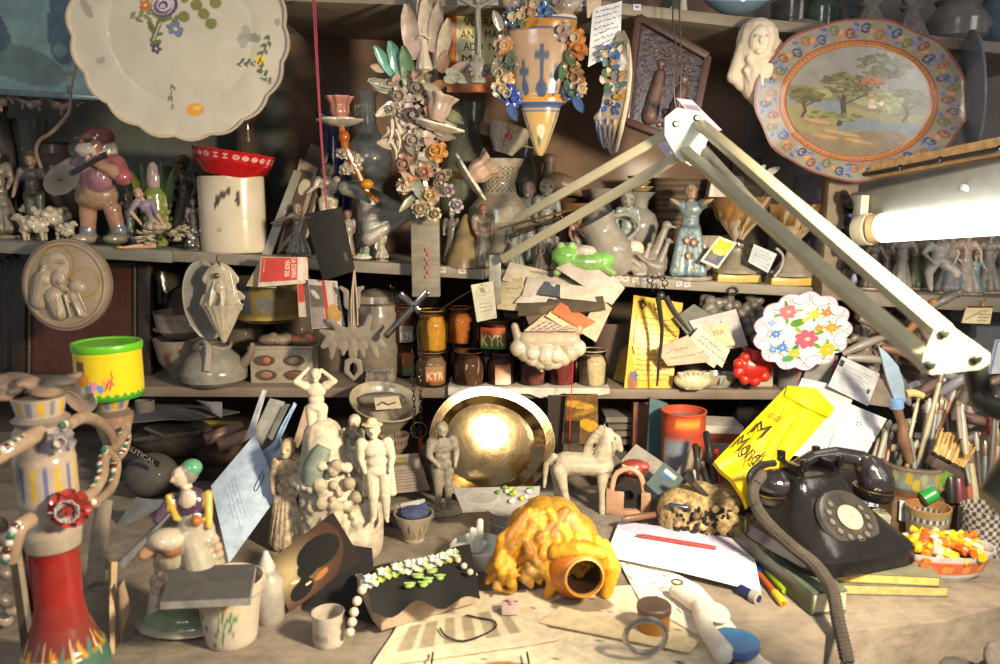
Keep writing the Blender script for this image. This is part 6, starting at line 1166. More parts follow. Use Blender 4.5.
LET=[([(510,262),(606,285),(603,305),(502,280)],1.68,'#c3b7a2','long cream envelope sticking out highest at the left of the letter holder',3),([(500,281),(522,277),(530,312),(497,309)],1.66,'#bcae8c','cream card with a dark emblem at the left edge of the letter bundle',2),([(592,252),(625,288),(612,305),(556,268)],1.665,'#b9aca2','pinkish grey envelope pointing up at the top right of the letter bundle',0),([(528,276),(600,290),(598,304),(522,296)],1.655,'#b3aba0','grey envelope in the middle of the letter bundle',3),([(532,281),(556,284),(546,302),(515,303)],1.65,'#c5bcae','small folded white letter left of centre in the letter bundle',0),([(545,281),(602,296),(598,302),(538,294)],1.645,'#4f525c','dark blue grey card edge between the envelopes',0),([(560,284),(620,289),(613,303),(560,298)],1.64,'#c9bdab','cream envelope lying flat at the right of the letter bundle',0),([(520,302),(603,296),(606,310),(518,316)],1.625,'#4f4436','dark brown photo card at the centre of the letter bundle',0),([(598,296),(612,308),(596,342),(580,332)],1.62,'#bfa78c','peach coloured letter hanging down at the right of the letter bundle',0),([(524,311),(560,303),(560,318),(530,328)],1.612,'#6d5c48','brown card at the lower left of the letter bundle',0),([(560,302),(596,322),(582,330),(552,312)],1.606,'#c46a42','orange red striped card in the lower half of the letter bundle',0),([(556,306),(592,327),(578,336),(546,316)],1.600,'#d0b88c','cream yellow card just below the orange one in the letter bundle',0),([(548,312),(584,326),(582,334),(532,333)],1.594,'#a8927c','buff postcard with lines near the bottom of the letter bundle',2),([(545,314),(580,328),(578,331),(524,331)],1.586,'#c5ac8c','lowest front postcard with purple stripes in the letter bundle',-1)]
for q,Y,c_,lab,ln in LET:
    s=slab('envelope',lab,'envelope',q,[Y+.03,Y+.02,Y-.004,Y],.0008,c_,[('l',[(i*.13+.1,.95),(i*.13+.2,.35)],.03,'#7a6a84')for i in range(6)]if ln<0 else[],group=None,noise=.0008,seed=len(lab),res=30 if ln<0 else 8)
    if ln>0:s.scrawl(ln,.3,.15,.9,.75,'#4d4a44',w=.0008,amp=.25,seed=ln+int(Y*1000))
B=MB('#b3201c');P=at(573,360,1.60);B.tube([at(x,y,1.60)-P for x,y in((574,342),(572,380),(570,430),(568,478))],.0011,5,sm=3);B.obj('red_string',None,'cloth',loc=P,label='thin bright red string hanging down in front of the toy horse',cat='string')
P,k=S(618,Z3,1.84);B=MB('#6a5550');w=44*k;h=52*k
B.lathe([(0,0),(w*.5,0),(w*.62,h),(w*.60,h),(w*.48,.003),(0,.003)],40,sy=.6);B.obj('plastic_tub',None,'plastic',loc=P,label='dim reddish brown plastic tub right of the cream powder jar',cat='tub',dust=.3)
for i,(px,py,c_,lab)in enumerate(((609,329,'#7a1f1c','left bottle with dark red cap in the plastic tub'),(623,334,'#a52622','middle bottle with red and white cap in the plastic tub'),(634,331,'#5f1a18','right bottle with maroon cap in the plastic tub'))):
    q=at(px,py,1.84);P_=Vector((q.x,1.84,P.z+.004));h=q.z-P_.z;pot('small_bottle',lab,'bottle',P_,h,[(0,0),(.12,0),(.12,.7),(.07,.8),(.07,.88),(.1,.88,c_),(.1,1,c_),(.07,1,'#c9c5be'),(0,1,'#c9c5be')],'#8a2c26' if i==1 else '#4c2a26',fin='plastic')
P_,k=S(624,Z3,1.76);pot('yellow_bottle','dull yellow bottle leaning beside the parchment plaque','bottle',P_,36*k,[(0,0),(.3,0),(.3,.8),(.15,1),(0,1)],'#a5861c',ry=.2)
s=slab('parchment_plaque','yellow parchment style ceramic plaque covered in black italic writing','plaque',[(634,295),(683,303),(672,388),(624,390)],[1.74,1.74,1.69,1.69],.010,'#d9a83a',[('e',.15,.9,.1,.1,.2,'#8a5a4a'),('e',.2,.85,.05,.06,0,'#4f6a8a'),('e',.22,.94,.04,.05,0,'#b05a4a'),('e',.5,.5,.42,.42,0,'#e0b64e'),('l',[(.1,.07),(.2,.04),(.26,.09),(.2,.13),(.14,.10),(.2,.07)],.014,'#2c2218'),('l',[(.42,.06),(.46,.12),(.52,.1)],.012,'#2c2218'),('l',[(.10,.2),(.09,.5)],.01,'#4a3418'),('l',[(.08,.55),(.13,.62)],.014,'#2c2218'),('l',[(.78,.08),(.86,.1),(.84,.15)],.012,'#2c2218')],fin='matte',res=70,mot=.12,bump=.1,dust=.05)
s.scrawl(13,.17,.2,.95,.93,'#33240f',w=.0012,amp=.32,seed=12)
c=at(660,285,1.655);hb=E('pliers','black pliers hanging by knotted wire on the shelf edge over the parchment plaque','tool',c)
def d_(px,py,Y=1.65):return at(px,py,Y)-c
B=MB('#2a2826');B.tube([d_(658,297),d_(662,330),d_(659,362),d_(657,386)],[.006,.004,.0035,.002],8,sm=3);B.tube([d_(666,297),d_(674,312),d_(690,332)],[.007,.006,.002],8,sm=3);B.ell(tuple(d_(661,296)),(.009,.006,.009));B.obj('jaws',hb,'satin',mot=.4)
B=MB('#4a4844');
for i in range(9):a=i*.9;B.tube([d_(657+8*math.cos(a),283+7*math.sin(a),1.652-.001*i)+Vector((.006*math.cos(t),.002*math.sin(t),.006*math.sin(t)))for t in np.linspace(0,2*PI,9)],.0012,5)
B.obj('wire_coil',hb,'metal',mot=.3)
P=at(690,392,1.66);k=1.66/FPX;P,k=S(716,Z3,1.71)
bk=pot('striped_dish','oval dish with yellow, blue and black leaf stripes holding the red lump','dish',P,.030,[(0,0),(.9,0),(1.35,.4),(1.55,1),(1.5,1),(1.3,.5),(0,.2)],'#a9aaa0',stamps=[('e',.32+.035*i,.015,.013,.008,.6,['#c9a52c','#2c3440','#6d8a9a','#c9b64a'][i%4])for i in range(13)],sub=6,seg=130,sy=.6)
P,k=S(692,Z3,1.665);
blob('shell_bowl','cream scallop shell bowl under the fan of letters','bowl',P+Vector((0,0,.002)),[('e',(0,0,.55),(1,.55,.55),'#c9c29f')]+[('c',(.85*math.sin(a),-.25-.2*math.cos(a),1.0),(.4*math.sin(a),-.3,.12),.08,.05,'#bdb690')for a in np.linspace(-1.3,1.3,9)],.040,'glaze','#c5bd9a',dust=.15,vox=.0016)
P=at(751,367,1.66);K=SK();K.ell((0,0,0),(.038,.028,.034),col='#b8281a');
for i in range(9):a=i*.7;K.cap((0,0,0),(.032*math.cos(a),-.012,.028*math.sin(a)),.012,.012,'#c22e1c')
K.cap((0,0,.03),(-.015,0,.04),.01,.005,'#a8241a');K.obj('red_pouch',None,'plastic',vox=.002,loc=P,mot=.25,label='bright red crinkled round pouch sitting in the striped dish',cat='pouch')
LT=[([(674,318),(694,304),(722,322),(700,352)],1.70,'#6f7168','dark glossy photo sticking up behind the letters at left',0),([(689,321),(736,309),(748,346),(708,352)],1.69,'#bcb8b6','large grey white envelope behind the letters above the red pouch',0),([(704,328),(727,322),(735,345),(712,349)],1.68,'#c5b88e','cream card with printed lettering on the large white envelope',-2),([(700,326),(730,350),(722,368),(688,340)],1.668,'#c2bdb0','white folded letter with black and yellow print above the shell bowl',2),([(690,337),(720,360),(714,368),(680,346)],1.66,'#b8b2a6','thin grey white envelope fanned above the pink letter',1),([(655,349),(688,335),(710,362),(668,366)],1.65,'#c4a38c','salmon pink letter pointing left over the shell bowl',2)]
for q,Y,c_,lab,ln in LT:
    s=slab('letter',lab,'letter',q,[Y+.01,Y+.01,Y-.004,Y],.0008,c_,noise=.0006,seed=len(lab))
    if ln>0:s.scrawl(ln,.15,.2,.9,.8,'#3a3634',w=.001,amp=.3,seed=ln)
    if ln==-2:s.text('NIA',.3,.2,.75,.45,'#6a5a3a')
P=at(736,322,1.76);K=SK();R=random.Random(6)
for i in range(64):
    x=R.uniform(-36,30);y=R.uniform(-26,28)if x>-8 else R.uniform(6,26)
    if x>12 and y<-18:continue
    K.ell((x*.0021,R.uniform(-.03,.01),y*.0021),R.uniform(.010,.014),col=R.choice(['#6b6862','#7a7670','#5f5c57']))
K.ell((0,.01,0),(.05,.02,.04),col='#5f5c57');K.obj('grape_ornament',None,'satin',vox=.0024,smooth=1,loc=P,dust=.4,label='grey clay cluster of grapes under the shelf behind the letters',cat='ornament')
B=MB('#55514a');B.tube([(.010*math.cos(t),0,.008*math.sin(t))for t in np.linspace(0,2*PI,12)],.002,6);B.obj('hanging_ring',None,'metal',loc=at(733,291,1.69),label='small metal ring on the shelf edge above the grey grapes',cat='ring')
P,k=S(763,Z3,1.705);s_=E('white_box','small square white ceramic box with red marks, right of the red pouch','box',P);w=20*k
B=MB('#b9afa0');B.box((0,.02,w*.5),(w,.04,w));B.obj('body',s_,'glaze',bevel=.003);B=MB('#9a4a40');B.box((0,-.0006,w*.55),(w*.5,.0012,.002));B.box((0,-.0006,w*.42),(w*.35,.0012,.002));B.obj('red_marks',s_,'satin')
P,k=S(792,Z3,1.71);pot('tin_can','grey metal can with a red round seal under the lobed flower plate','can',P,36*k,[(0,0),(.38,0),(.40,.03),(.39,.06),(.39,.94),(.40,1),(.36,1),(0,.97)],'#7a8180',fin='satin',stamps=[('e',.49,.038,.022,.009,0,'#b3262a'),('e',.49,.020,.012,.005,0,'#a33a3a')],sub=10,seg=90)
# HEAP RIGHT (under the crowd shelf)
R=random.Random(31)
for i,(px,Y,hp,lab)in enumerate(((864,1.72,62,'pale tangled cherub figurine on the heap below the tube, leftmost'),(884,1.82,70,'reddish cream cherub figurine in the heap right of the leftmost one'),(905,1.92,66,'pink armed cherub figurine in the heap behind the lamp arm'),(924,1.74,74,'pale figurine with orange drapery at the top of the heap'))):
    P,k=S(px,Z3,Y);fig('heap_figurine',lab,'figurine',P,hp*k,R.uniform(-.8,.8),skin=['#b8aa9c','#c0a590','#b58f7c','#c4b5a4'][i],top=['#a39a90','#a88c7a','#9a8074','#b5763c'][i],hair='#9c8a7a',baby=True,fat=1.3,rx=R.uniform(-.2,.2),ry=R.uniform(-.5,.5),arms=[((-.22,-.1,.7),(-.34,-.12,.85)),((.22,-.1,.68),(.3,-.2,.55))],legs=[((-.16,-.2,.35),(-.2,-.1,.08)),((.16,-.2,.35),(.24,-.05,.1))])
for i,(px,py,a,L,col,lab)in enumerate(((864,345,.4,46,'#9b918a','grey curved ladle like piece at the left of the heap'),(880,330,-.5,50,'#7d716a','dusty rolled brown piece across the heap'),(905,355,-.3,52,'#8b5f45','rust brown spindle lying across the heap'),(920,318,.9,40,'#b8752c','orange painted stick sticking out of the heap under the shelf'),(868,360,-.1,44,'#a39a92','grey white tube low in the heap by the papers'),(930,345,-1.1,44,'#8a7f78','dusty grey stick in the heap under the lamp bracket'),(945,300,.5,30,'#6d6966','short grey rod near the crowd shelf edge'))):
    c=at(px,py,1.66);B=MB(col);v=Vector((math.cos(a),0,math.sin(a)))*L/2*.0021;B.tube([-v,Vector((0,-.006,.004)),v],[.007,.010,.005],10,sm=4);B.ell(tuple(v),.009);B.obj('heap_piece',None,'satin',loc=c,dust=.5,label=lab,cat='rod')
s=slab('printed_sheet','printed grey white leaflet leaning at the left of the paper pile below the heap','paper',[(842,356),(880,374),(868,406),(828,386)],[1.62,1.62,1.54,1.54],.0008,'#b9bbc0',[('b',.02,.1,.12,.3,'#33353a'),('b',.85,.55,.93,.7,'#33353a')]+[('b',.15,.2+.07*i,.85-.1*(i%3),.225+.07*i,'#8c8e96')for i in range(9)],res=44)
slab('red_edged_booklet','grey booklet with a dark red spine stripe beside the flower plate','booklet',[(812,352),(838,356),(830,396),(800,388)],1.66,.005,'#8b8b8b',[('b',.9,0,1,1,'#8a1f2c')],res=24)
slab('brown_card','brown grey cardboard piece right of the printed leaflet','cardboard',[(878,378),(900,384),(894,408),(866,404)],1.62,.002,'#8b8078')
# UNDER THE LOWEST SHELF AND BACK OF THE BENCH
s=slab('white_sheet','large white sheet leaning at right behind the yellow bag','paper',[(802,378),(856,392),(826,462),(770,452)],[1.58,1.56,1.46,1.48],.001,'#c6c3c2',bend=.004)
s=slab('printed_letter','white letter with a small black star emblem leaning above the telephone','letter',[(846,402),(887,419),(862,462),(826,455)],[1.55,1.53,1.44,1.46],.001,'#c9c8d0',[('e',.47+.06*math.cos(i*1.26),.3+.045*math.sin(i*1.26),.022,.018,0,'#222222')for i in range(5)]+[('b',.2,.5,.45,.515,'#8a8a94'),('b',.22,.62,.4,.635,'#9a9aa4')],res=50)
s=Slab([at(786,387,1.50),at(834,409,1.47),at(748,507,1.33),at(714,462,1.37)],.012,.012,.006,.0028,3)
s.build('yellow_envelope','#d8b90c',[('b',.12,.25,.4,.27,'#6a5a10')],res=40,fin='plastic',mot=.12,bump=.4,label='bright yellow padded bag with black script lettering, propped beside the telephone',cat='bag',dust=0)
B=MB('#cfae0a');u=s.p
V=[u(.0,.0),u(.45,-.06),u(1.0,.0),u(1.04,.10),u(.6,.16),u(.1,.12)];B.sheet([tuple(v+s.n*.004)for v in V],thick=.004);B.obj('folded_flap',s.ob,'plastic',bevel=.001,mot=.1)
for t_ in((.25,.2,.6,.7),(.5,.1,.75,.6),(.1,.5,.5,.9),(.6,.4,.9,.8)):
    B=MB('#d2b10a');a=s.p(t_[0],t_[1],.001);b=s.p(t_[2],t_[3],.001);B.tube([a,(a+b)/2+s.n*.004,b],[.001,.005,.001],8,sm=3);B.obj('crease',s.ob,'plastic',mot=.1)
s.text('Mondi',.04,.68,.62,.84,'#1d1a10',rot=0,off=.012);s.text('M',.10,.50,.34,.64,'#1d1a10',off=.014);s.text('m m',.14,.38,.36,.44,'#1d1a10',off=.014);s.scrawl(5,.15,.86,.8,.97,'#6a5a10',w=.0006,off=.008,amp=.15)
P,k=SO(588,512);h=88*k
HC='#b3a892'
hs=E('toy_horse','pale carved toy horse with brown dotted harness, standing right of the silver dish','toy horse',P)
K=SK()
for a,b,ra,rb in(((-.26,.0,.58),(.16,0,.56),.135,.125),((.12,0,.60),(.20,0,.80),.12,.115),((.20,0,.80),(.20,0,.92),.11,.075),((.20,0,.92),(.31,0,.86),.055,.05),((.31,0,.86),(.35,-.0,.74),.05,.036),((-.36,.06,.52),(-.35,.07,.28),.085,.045),((-.35,.07,.28),(-.34,.07,.03),.042,.04),((-.34,-.07,.52),(-.28,-.09,.28),.085,.045),((-.28,-.09,.28),(-.22,-.10,.03),.042,.045),((.14,-.07,.52),(.14,-.08,.28),.07,.042),((.14,-.08,.28),(.15,-.08,.03),.038,.04),((.18,.07,.52),(.20,.07,.28),.07,.042),((.20,.07,.28),(.22,.07,.03),.038,.04),((-.40,0,.66),(-.48,0,.56),.04,.03),((-.48,0,.56),(-.50,0,.30),.035,.02)):
    K.cap([h*v for v in a],[h*v for v in b],ra*h,rb*h,HC)
for s_ in(-1,1):K.cap((.18*h,s_*.04*h,.95*h),(.17*h,s_*.05*h,1.02*h),.022*h,.010*h,HC);K.ell((.28*h,s_*.05*h,.88*h),(.012*h,)*3,col='#5a4636',bias=.001)
for i in range(9):t=i/8;K.ell(((.13-.12*math.sin(t*2.2)-.02*i*.3)*h,0,(.98-.36*t)*h),(.05*h,.04*h,.045*h),col='#a09580')
K.obj('body',hs,'wood',vox=h/80,dust=.3,mot=.25)
B=MB('#6a4a34');
for(p0,p1)in(((.32,-.13,.55),(-.02,-.135,.46)),((-.02,-.135,.46),(-.40,-.10,.60)),((.24,-.115,.86),(.28,-.12,.64))):
    for i in range(11):t=i/10;B.ell(tuple(h*(p0[j]+(p1[j]-p0[j])*t)for j in range(3)),.0075*h,nu=6,nv=5)
B.obj('harness_dots',hs,'paper')
s=slab('golden_tile','brown tile with golden glints, upright under the lowest shelf behind the horse','tile',[(566,395),(598,395),(598,444),(562,444)],1.62,.012,'#6a5030',[('e',.4,.2,.5,.07,.1,'#b58a3c'),('e',.6,.35,.4,.05,-.2,'#9a7434'),('e',.75,.62,.3,.12,.2,'#c98f2e'),('b',0,.5,.5,1,'#2c2622')],fin='glaze',res=30,mot=.5)
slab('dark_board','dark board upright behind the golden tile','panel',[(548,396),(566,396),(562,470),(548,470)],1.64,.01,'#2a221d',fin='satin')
for i,(py,c_,lab)in enumerate(((414,'#7a736c','topmost grey booklet in the dim pile right of the golden tile'),(421,'#5f5850','second grey booklet in the dim pile right of the golden tile'),(428,'#6d665e','third grey booklet in the dim pile right of the golden tile'),(436,'#504840','lowest booklet in the dim pile right of the golden tile'))):
    q=at(616,py,1.80);B=MB(c_);B.box((0,0,0),(.06,.10,.012),rot=(0,0,.1*i));B.obj('booklet',None,'paper',loc=q,label=lab,cat='booklet',dust=.3)
q=at(616,440,1.80);B=MB('#3a322b');B.box((0,0,(q.z-.012-ZT)/2),(.07,.10,q.z-.012-ZT));B.obj('dark_crate',None,'wood',loc=(q.x,q.y,ZT),label='dark wooden block under the dim pile of booklets',cat='block',bevel=.002)
slab('carton','grey white opened carton lid leaning behind the tape holder','carton',[(636,444),(664,463),(650,480),(620,462)],[1.62,1.58,1.54,1.58],.003,'#8f8a82')
slab('carton','dark grey carton flap next to the tape holder','carton',[(613,452),(622,462),(612,478),(606,478)],1.56,.003,'#5d5a55')
P,k=SO(636,492);blob('red_cloth','crumpled red and white wrapper inside the open carton behind the tape holder','wrapper',at(634,468,1.53),[('e',(0,0,0),(1,.6,.6),'#8a1f1c'),('e',(.5,-.2,.2),(.5,.4,.3),'#b03a34'),('c',(-.8,-.4,.3),(.3,-.5,-.2),.1,.1,'#c9b0a5'),('c',(-.4,-.5,-.2),(.8,-.5,.2),.1,.08,'#a33')],.030,'plastic')
slab('teal_folder','teal folder standing upright beside the reddish post','folder',[(650,398),(668,404),(664,470),(646,466)],1.66,.012,'#4a6a6e',fin='satin',mot=.3)
s=slab('teal_box','slate teal box lying slanted left of the sponge pen holder','box',[(664,462),(684,478),(664,500),(646,484)],[1.50,1.47,1.42,1.45],.02,'#4a595c',[('b',.2,.1,.8,.3,'#a9b3b5'),('b',.3,.3,.7,.4,'#2f5f9a')],res=20)
P,k=S(681,lambda x:ZT,1.60);h=at(681,410,1.60).z-ZT
tn=pot('orange_tin','tall orange and red tin with grey label behind the sponge pen holder','tin',P,h,[(0,0),(.26,0),(.26,.97),(.27,.985),(.27,1),(.245,1),(.24,.9,'#6d6a66'),(0,.9,'#8a867f')],'#b5401e',fin='satin',stamps=[('b',.30,.25*h,.52,.72*h,'#7d8794'),('b',.40,.84*h,.6,.9*h,'#d9932e'),('b',.0,.72*h,1,.76*h,'#9a2f1a'),('b',.30,0,.52,.24*h,'#8f9aa5')],sub=12,seg=90,dust=.2,mot=.2)
slab('plastic_sheet','grey translucent looking plastic flap in front of the orange tin','sheet',[(690,450),(702,446),(700,490),(672,480)],1.50,.002,'#8f8377',fin='plastic')
for i,(q,c_,lab)in enumerate(((([(700,425),(744,427),(742,434),(700,433)]),'#b9b4aa','white paper edge on top of the dark book pile right of the orange tin'),(([(700,433),(744,434),(743,444),(700,442)]),'#7a3a24','red brown book in the dim pile right of the orange tin'),(([(700,442),(744,444),(742,466),(700,462)]),'#8d867c','grey paper block under the red brown book'))):
    slab('book',lab,'book',q,1.66,.08,c_)
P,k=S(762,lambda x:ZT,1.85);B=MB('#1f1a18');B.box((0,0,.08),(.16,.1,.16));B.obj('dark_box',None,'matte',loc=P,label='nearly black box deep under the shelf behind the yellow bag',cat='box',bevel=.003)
P,k=SO(628,512);w=44*k;h=47*k;ts=E('tape_holder','pinkish clay arched holder with a black roll inside, right of the horse','holder',P,rz=-.15)
B=MB('#a37e66');t=w*.16;
B.box((-w/2+t/2,0,h*.27),(t,.05,h*.54));B.box((w/2-t/2,0,h*.27),(t,.05,h*.54));B.box((0,0,.006),(w,.05,.012));B.box((-w*.30,-.0245,h*.3),(w*.4,.005,h*.5));B.box((w*.38,-.0245,h*.3),(w*.22,.005,h*.5))
B.obj('frame',ts,'satin',bevel=.003,mot=.25,dust=.15)
B=MB('#b08c74');B.tube([(-w*.38+.0,-.01,h*.45),(-w*.30,-.01,h*.85),(0,-.01,h*1.0),(w*.25,-.01,h*.85),(w*.34,-.01,h*.5)],.0055,10,sm=5);B.obj('arch_handle',ts,'satin')
B=MB('#1e1c1c');B.M=Matrix.Translation((0,-.002,h*.42))@Matrix.Rotation(PI/2,4,'X');B.lathe([(.010,-.010),(.030,-.010),(.030,.010),(.010,.010),(.010,-.010)],36);B.obj('black_roll',ts,'satin')
P,k=SO(705,530);R=random.Random(12);K=SK()
for q in((-.36,0,.3,.30),(-.1,.05,.35,.32),(.2,0,.30,.34),(.42,0,.26,.26),(.0,-.1,.2,.3),(-.45,-.05,.18,.22),(.3,-.1,.16,.28)):K.ell((q[0]*.125,q[1]*.125,q[2]*.13),(q[3]*.15,q[3]*.15,q[3]*.14),col='#a68e62')
for i in range(60):a=R.uniform(0,2*PI);K.ell((R.uniform(-.065,.065),R.uniform(-.055,.0),R.uniform(.005,.072)),R.uniform(.004,.008),col=R.choice(['#b59a68','#8d754c','#c2a878','#6a543a']))
sp_=E('pen_sponge','pitted tan natural sponge used as a pen holder beside the yellow bag','pen holder',P)
K.obj('sponge',sp_,'matte',vox=.0018,smooth=1,mot=.75,scale=90,bump=1.0)
B=MB('#1a1512')
for i in range(110):x=R.uniform(-.072,.075);z=R.uniform(.012,.062);B.ell((x,-.053+.3*abs(x)-.0*z+R.uniform(-.004,.003),z),(R.uniform(.002,.007),.005,R.uniform(.002,.006)),nu=8,nv=6)
B.obj('pores',sp_,'matte')
def pen(name,lab,a,b,r,col,cap=None,Yc=None,cat='pen',group=None):
    a=Vector(a);b=Vector(b);B=MB(col);d=b-a;r_=E(name,lab,cat,a,group=group)
    B.tube([d*0,d*.08,d*.1,d*.9,d],[r*.35,r*.9,r,r,r*.8],12);B.obj('barrel',r_,'plastic',mot=.12)
    if cap:B=MB(cap);B.tube([d*.66,d*.68,d*.97,d*1.0],[r*1.1,r*1.22,r*1.22,r*.9],12);B.obj('pen_cap',r_,'plastic',mot=.1)
    return r_
for i,(a,b,r,c_,cp,lab)in enumerate((((703,495,1.40),(695,444,1.47),.0052,'#3a3430','#26221f','thick dark marker standing leftmost in the sponge'),((712,494,1.40),(702,462,1.45),.004,'#8a8078','#6d6660','grey pen between the dark markers in the sponge'),((716,490,1.40),(706,432,1.48),.0055,'#2a2725','#1c1a19','tallest black marker in the sponge'),((721,488,1.40),(716,450,1.46),.0045,'#9a2a24','#b0241c','red capped pen at the right of the sponge'),((708,498,1.37),(684,474,1.37),.0055,'#33302e','#201e1d','black marker stuck sideways into the sponge'),((690,508,1.35),(668,505,1.36),.0045,'#1e2a44',None,'dark blue pen lying in the left hollow of the sponge'),((700,492,1.42),(694,470,1.44),.0035,'#b5b0a4',None,'short pale pencil in the middle of the sponge'))):
    pen('pen',lab,at(*a),at(*b),r,c_,cp)
pen('paint_brush','dark handled brush lying on the bench in front of the sponge',at(622,519,1.37),at(660,514,1.40),.006,'#6a4a38',None,cat='brush')
P,k=SO(852,574,ZT+.036);TB='#141314'
ph=E('rotary_telephone','old black rotary dial telephone standing on the pile of old books','telephone',P+Vector((.0,.10,0)),rz=.34)
u=k
def loft(secs,col):
    B=MB(col);n=40;V=[]
    for z,xc,yc,w,d,r in secs:
        for i in range(n):
            t=2*PI*i/n;c_,s_=math.cos(t),math.sin(t);e=r
            V.append((xc+w/2*math.copysign(abs(c_)**e,c_),yc+d/2*math.copysign(abs(s_)**e,s_),z))
    F=[(j*n+i,j*n+(i+1)%n,(j+1)*n+(i+1)%n,(j+1)*n+i)for j in range(len(secs)-1)for i in range(n)]+[tuple(range(n)),tuple((len(secs)-1)*n+i for i in range(n))]
    return B.add(V,F)
B=loft([(0,0,0,.196,.20,.35),(.004,0,0,.208,.212,.35),(.026,0,0,.206,.21,.35),(.031,0,0,.196,.20,.35),(.033,0,.0,.192,.196,.35),(.044,0,.012,.176,.17,.4),(.062,0,.028,.150,.13,.45),(.085,0,.042,.118,.096,.5),(.103,0,.048,.102,.078,.45),(.112,0,.050,.104,.074,.4),(.115,0,.050,.09,.06,.4)],TB)
B.obj('phone_body',ph,'glaze',mot=.35,dust=.10,tint='#4a4640',scale=60)
B=MB('#4f4c47');B.lathe([(.0,.0),(.001,0),(.001,.001),(0,.001)],4)
dm=Matrix.Translation((.0,-.042,.062))@Matrix.Rotation(.72,4,'X')
B=MB('#1c1b1b');B.M=dm;B.lathe([(0,-.012),(.050,-.012),(.053,.0),(.050,.006),(.044,.007),(0,.007)],56);dl=B.obj('dial',ph,'glaze',dust=.3,tint='#77716a')
for i in range(10):
    a=2.2+i*.50;B=MB('#34322f');B.M=dm;B.lathe([(.0052,.0068),(.0078,.0068),(.0078,.0088),(.0052,.0088),(.0052,.0068)],20,c=(.034*math.cos(a),.034*math.sin(a),0));B.lathe([(0,.0072,'#77716a'),(.005,.0072,'#5f5a54'),(0,.0074,'#5f5a54')],16,c=(.034*math.cos(a),.034*math.sin(a),0));B.obj('finger_hole',dl,'satin')
B=MB('#b3a388');B.M=dm;B.lathe([(0,.008),(.020,.008),(.0215,.0095),(.020,.011),(0,.0115)],36);nc=B.obj('number_card',dl,'satin',mot=.2)
V,F=textmesh('SIP');X=(V[:,0]-V[:,0].mean())*.012;Z=(V[:,1]-.35)*.012;B=MB('#7a6f60');B.M=dm;B.add(np.stack([X,Z,np.full(len(X),.0118)],1),F);B.obj('lettering',dl,'paper')
for x in(-.036,.036):B=MB(TB);B.box((x,.05,.120),(.014,.05,.022));B.box((x,.022,.135),(.012,.012,.02));B.box((x,.078,.135),(.012,.012,.02));B.obj('cradle',ph,'glaze',bevel=.003)
hsP=at(830,462,1.335);hs_=E('telephone_handset','black telephone handset with gold-ringed cups resting across the cradle','handset',hsP)
def hq(px,py,Y):return at(px,py,Y)-hsP
K=SK();pts=[hq(779,484,1.29),hq(794,467,1.31),hq(812,457,1.325),hq(836,454,1.335),hq(862,459,1.335),hq(880,473,1.33)]
for(a,b),(r0,r1)in zip(zip(pts,pts[1:]),((.013,.010),(.010,.012),(.012,.0135),(.0135,.0145),(.0145,.02))):K.cap(tuple(a),tuple(b),r0,r1,'#19161a')
K.ell(tuple(hq(777,484,1.285)),(.034,.031,.026),(0,.2,0),'#141214');K.cap(tuple(hq(871,470,1.32)),tuple(hq(876,482,1.315)),.026,.031,'#171518')
K.obj('grip',hs_,'glaze',vox=.0022,mot=.2,dust=.12,tint='#6d6670',smooth=4)
for(px,py,Y,r,sy)in((777,492,1.285,.0335,1),(874,489,1.31,.0335,1)):
    q=hq(px,py,Y);B=MB('#151314');B.M=Matrix.Translation(q)@Matrix.Rotation(.12 if px>800 else-.1,4,'Y');B.lathe([(0,-.016),(r*.9,-.016),(r,-.010),(r,.0),(r*.97,.004)],40);cpo=B.obj('ear_cup',hs_,'glaze',mot=.2)
    B=MB('#b89a52');B.M=Matrix.Translation(q)@Matrix.Rotation(.12 if px>800 else-.1,4,'Y');B.tube([(r*1.0*math.cos(t),r*1.0*math.sin(t),.002)for t in np.linspace(0,2*PI,41)[:-1]],.0011,6,closed=True);B.obj('gold_ring',cpo,'metal')
P=[(762,474,1.26),(753,490,1.24),(757,508,1.22),(772,528,1.19),(794,548,1.15),(816,566,1.11),(832,590,1.07),(838,620,1.03),(846,655,.99),(852,690,.96)]
P=[at(*p)for p in P];o=P[4];C_=[Vector(tuple(v))for v in smoothpath([p-o for p in P],24)];pts=[];ph_=0
for i in range(len(C_)-1):
    t=(C_[i+1]-C_[i]).normalized();a=t.orthogonal().normalized();b=t.cross(a)
    for j in range(3):ph_+=2*PI/8;pts.append(C_[i].lerp(C_[i+1],j/3)+a*(.0068*math.cos(ph_))+b*(.0068*math.sin(ph_)))
B=MB('#231d1a');B.tube([tuple(p)for p in pts],.0034,6);B.obj('coiled_cord',None,'cloth',loc=o,dust=.3,mot=.3,label='dark coiled telephone cord curling from the handset down over the bench edge',cat='cord')
P=[(752,470,1.26),(768,462,1.27),(778,460,1.28)]
B=MB('#1a1718');o=at(762,470,1.26);B.tube([at(x,y,Y)-o for x,y,Y in((753,492,1.25),(750,476,1.255),(760,466,1.262),(775,463,1.27))],.006,8,sm=4);B.obj('cord_boot',hs_,'plastic').location=o-hsP
s=slab('crumpled_slip','small crumpled white paper under the left handset cup','paper',[(775,500),(800,498),(792,516),(778,512)],1.27,.0006,'#b9b7b5',noise=.003)
def book(lab,c,w,d,h,rz,cover,pages,name='book',rx=0):
    B=MB(pages);B.box((0,0,h/2),(w*.98,d*.98,h*.8));r_=E(name,lab,'book',c,rz,None,rx);B.obj('pages',r_,'paper',mot=.35,scale=90)
    B=MB(cover);B.box((0,0,h*.95),(w,d,h*.1));B.box((0,0,h*.05),(w,d,h*.1));B.box((-w/2,0,h/2),(h*.12,d,h));B.obj('cover',r_,'satin',bevel=min(.0015,h*.04),mot=.4,dust=.4,tint='#8a8370');return r_
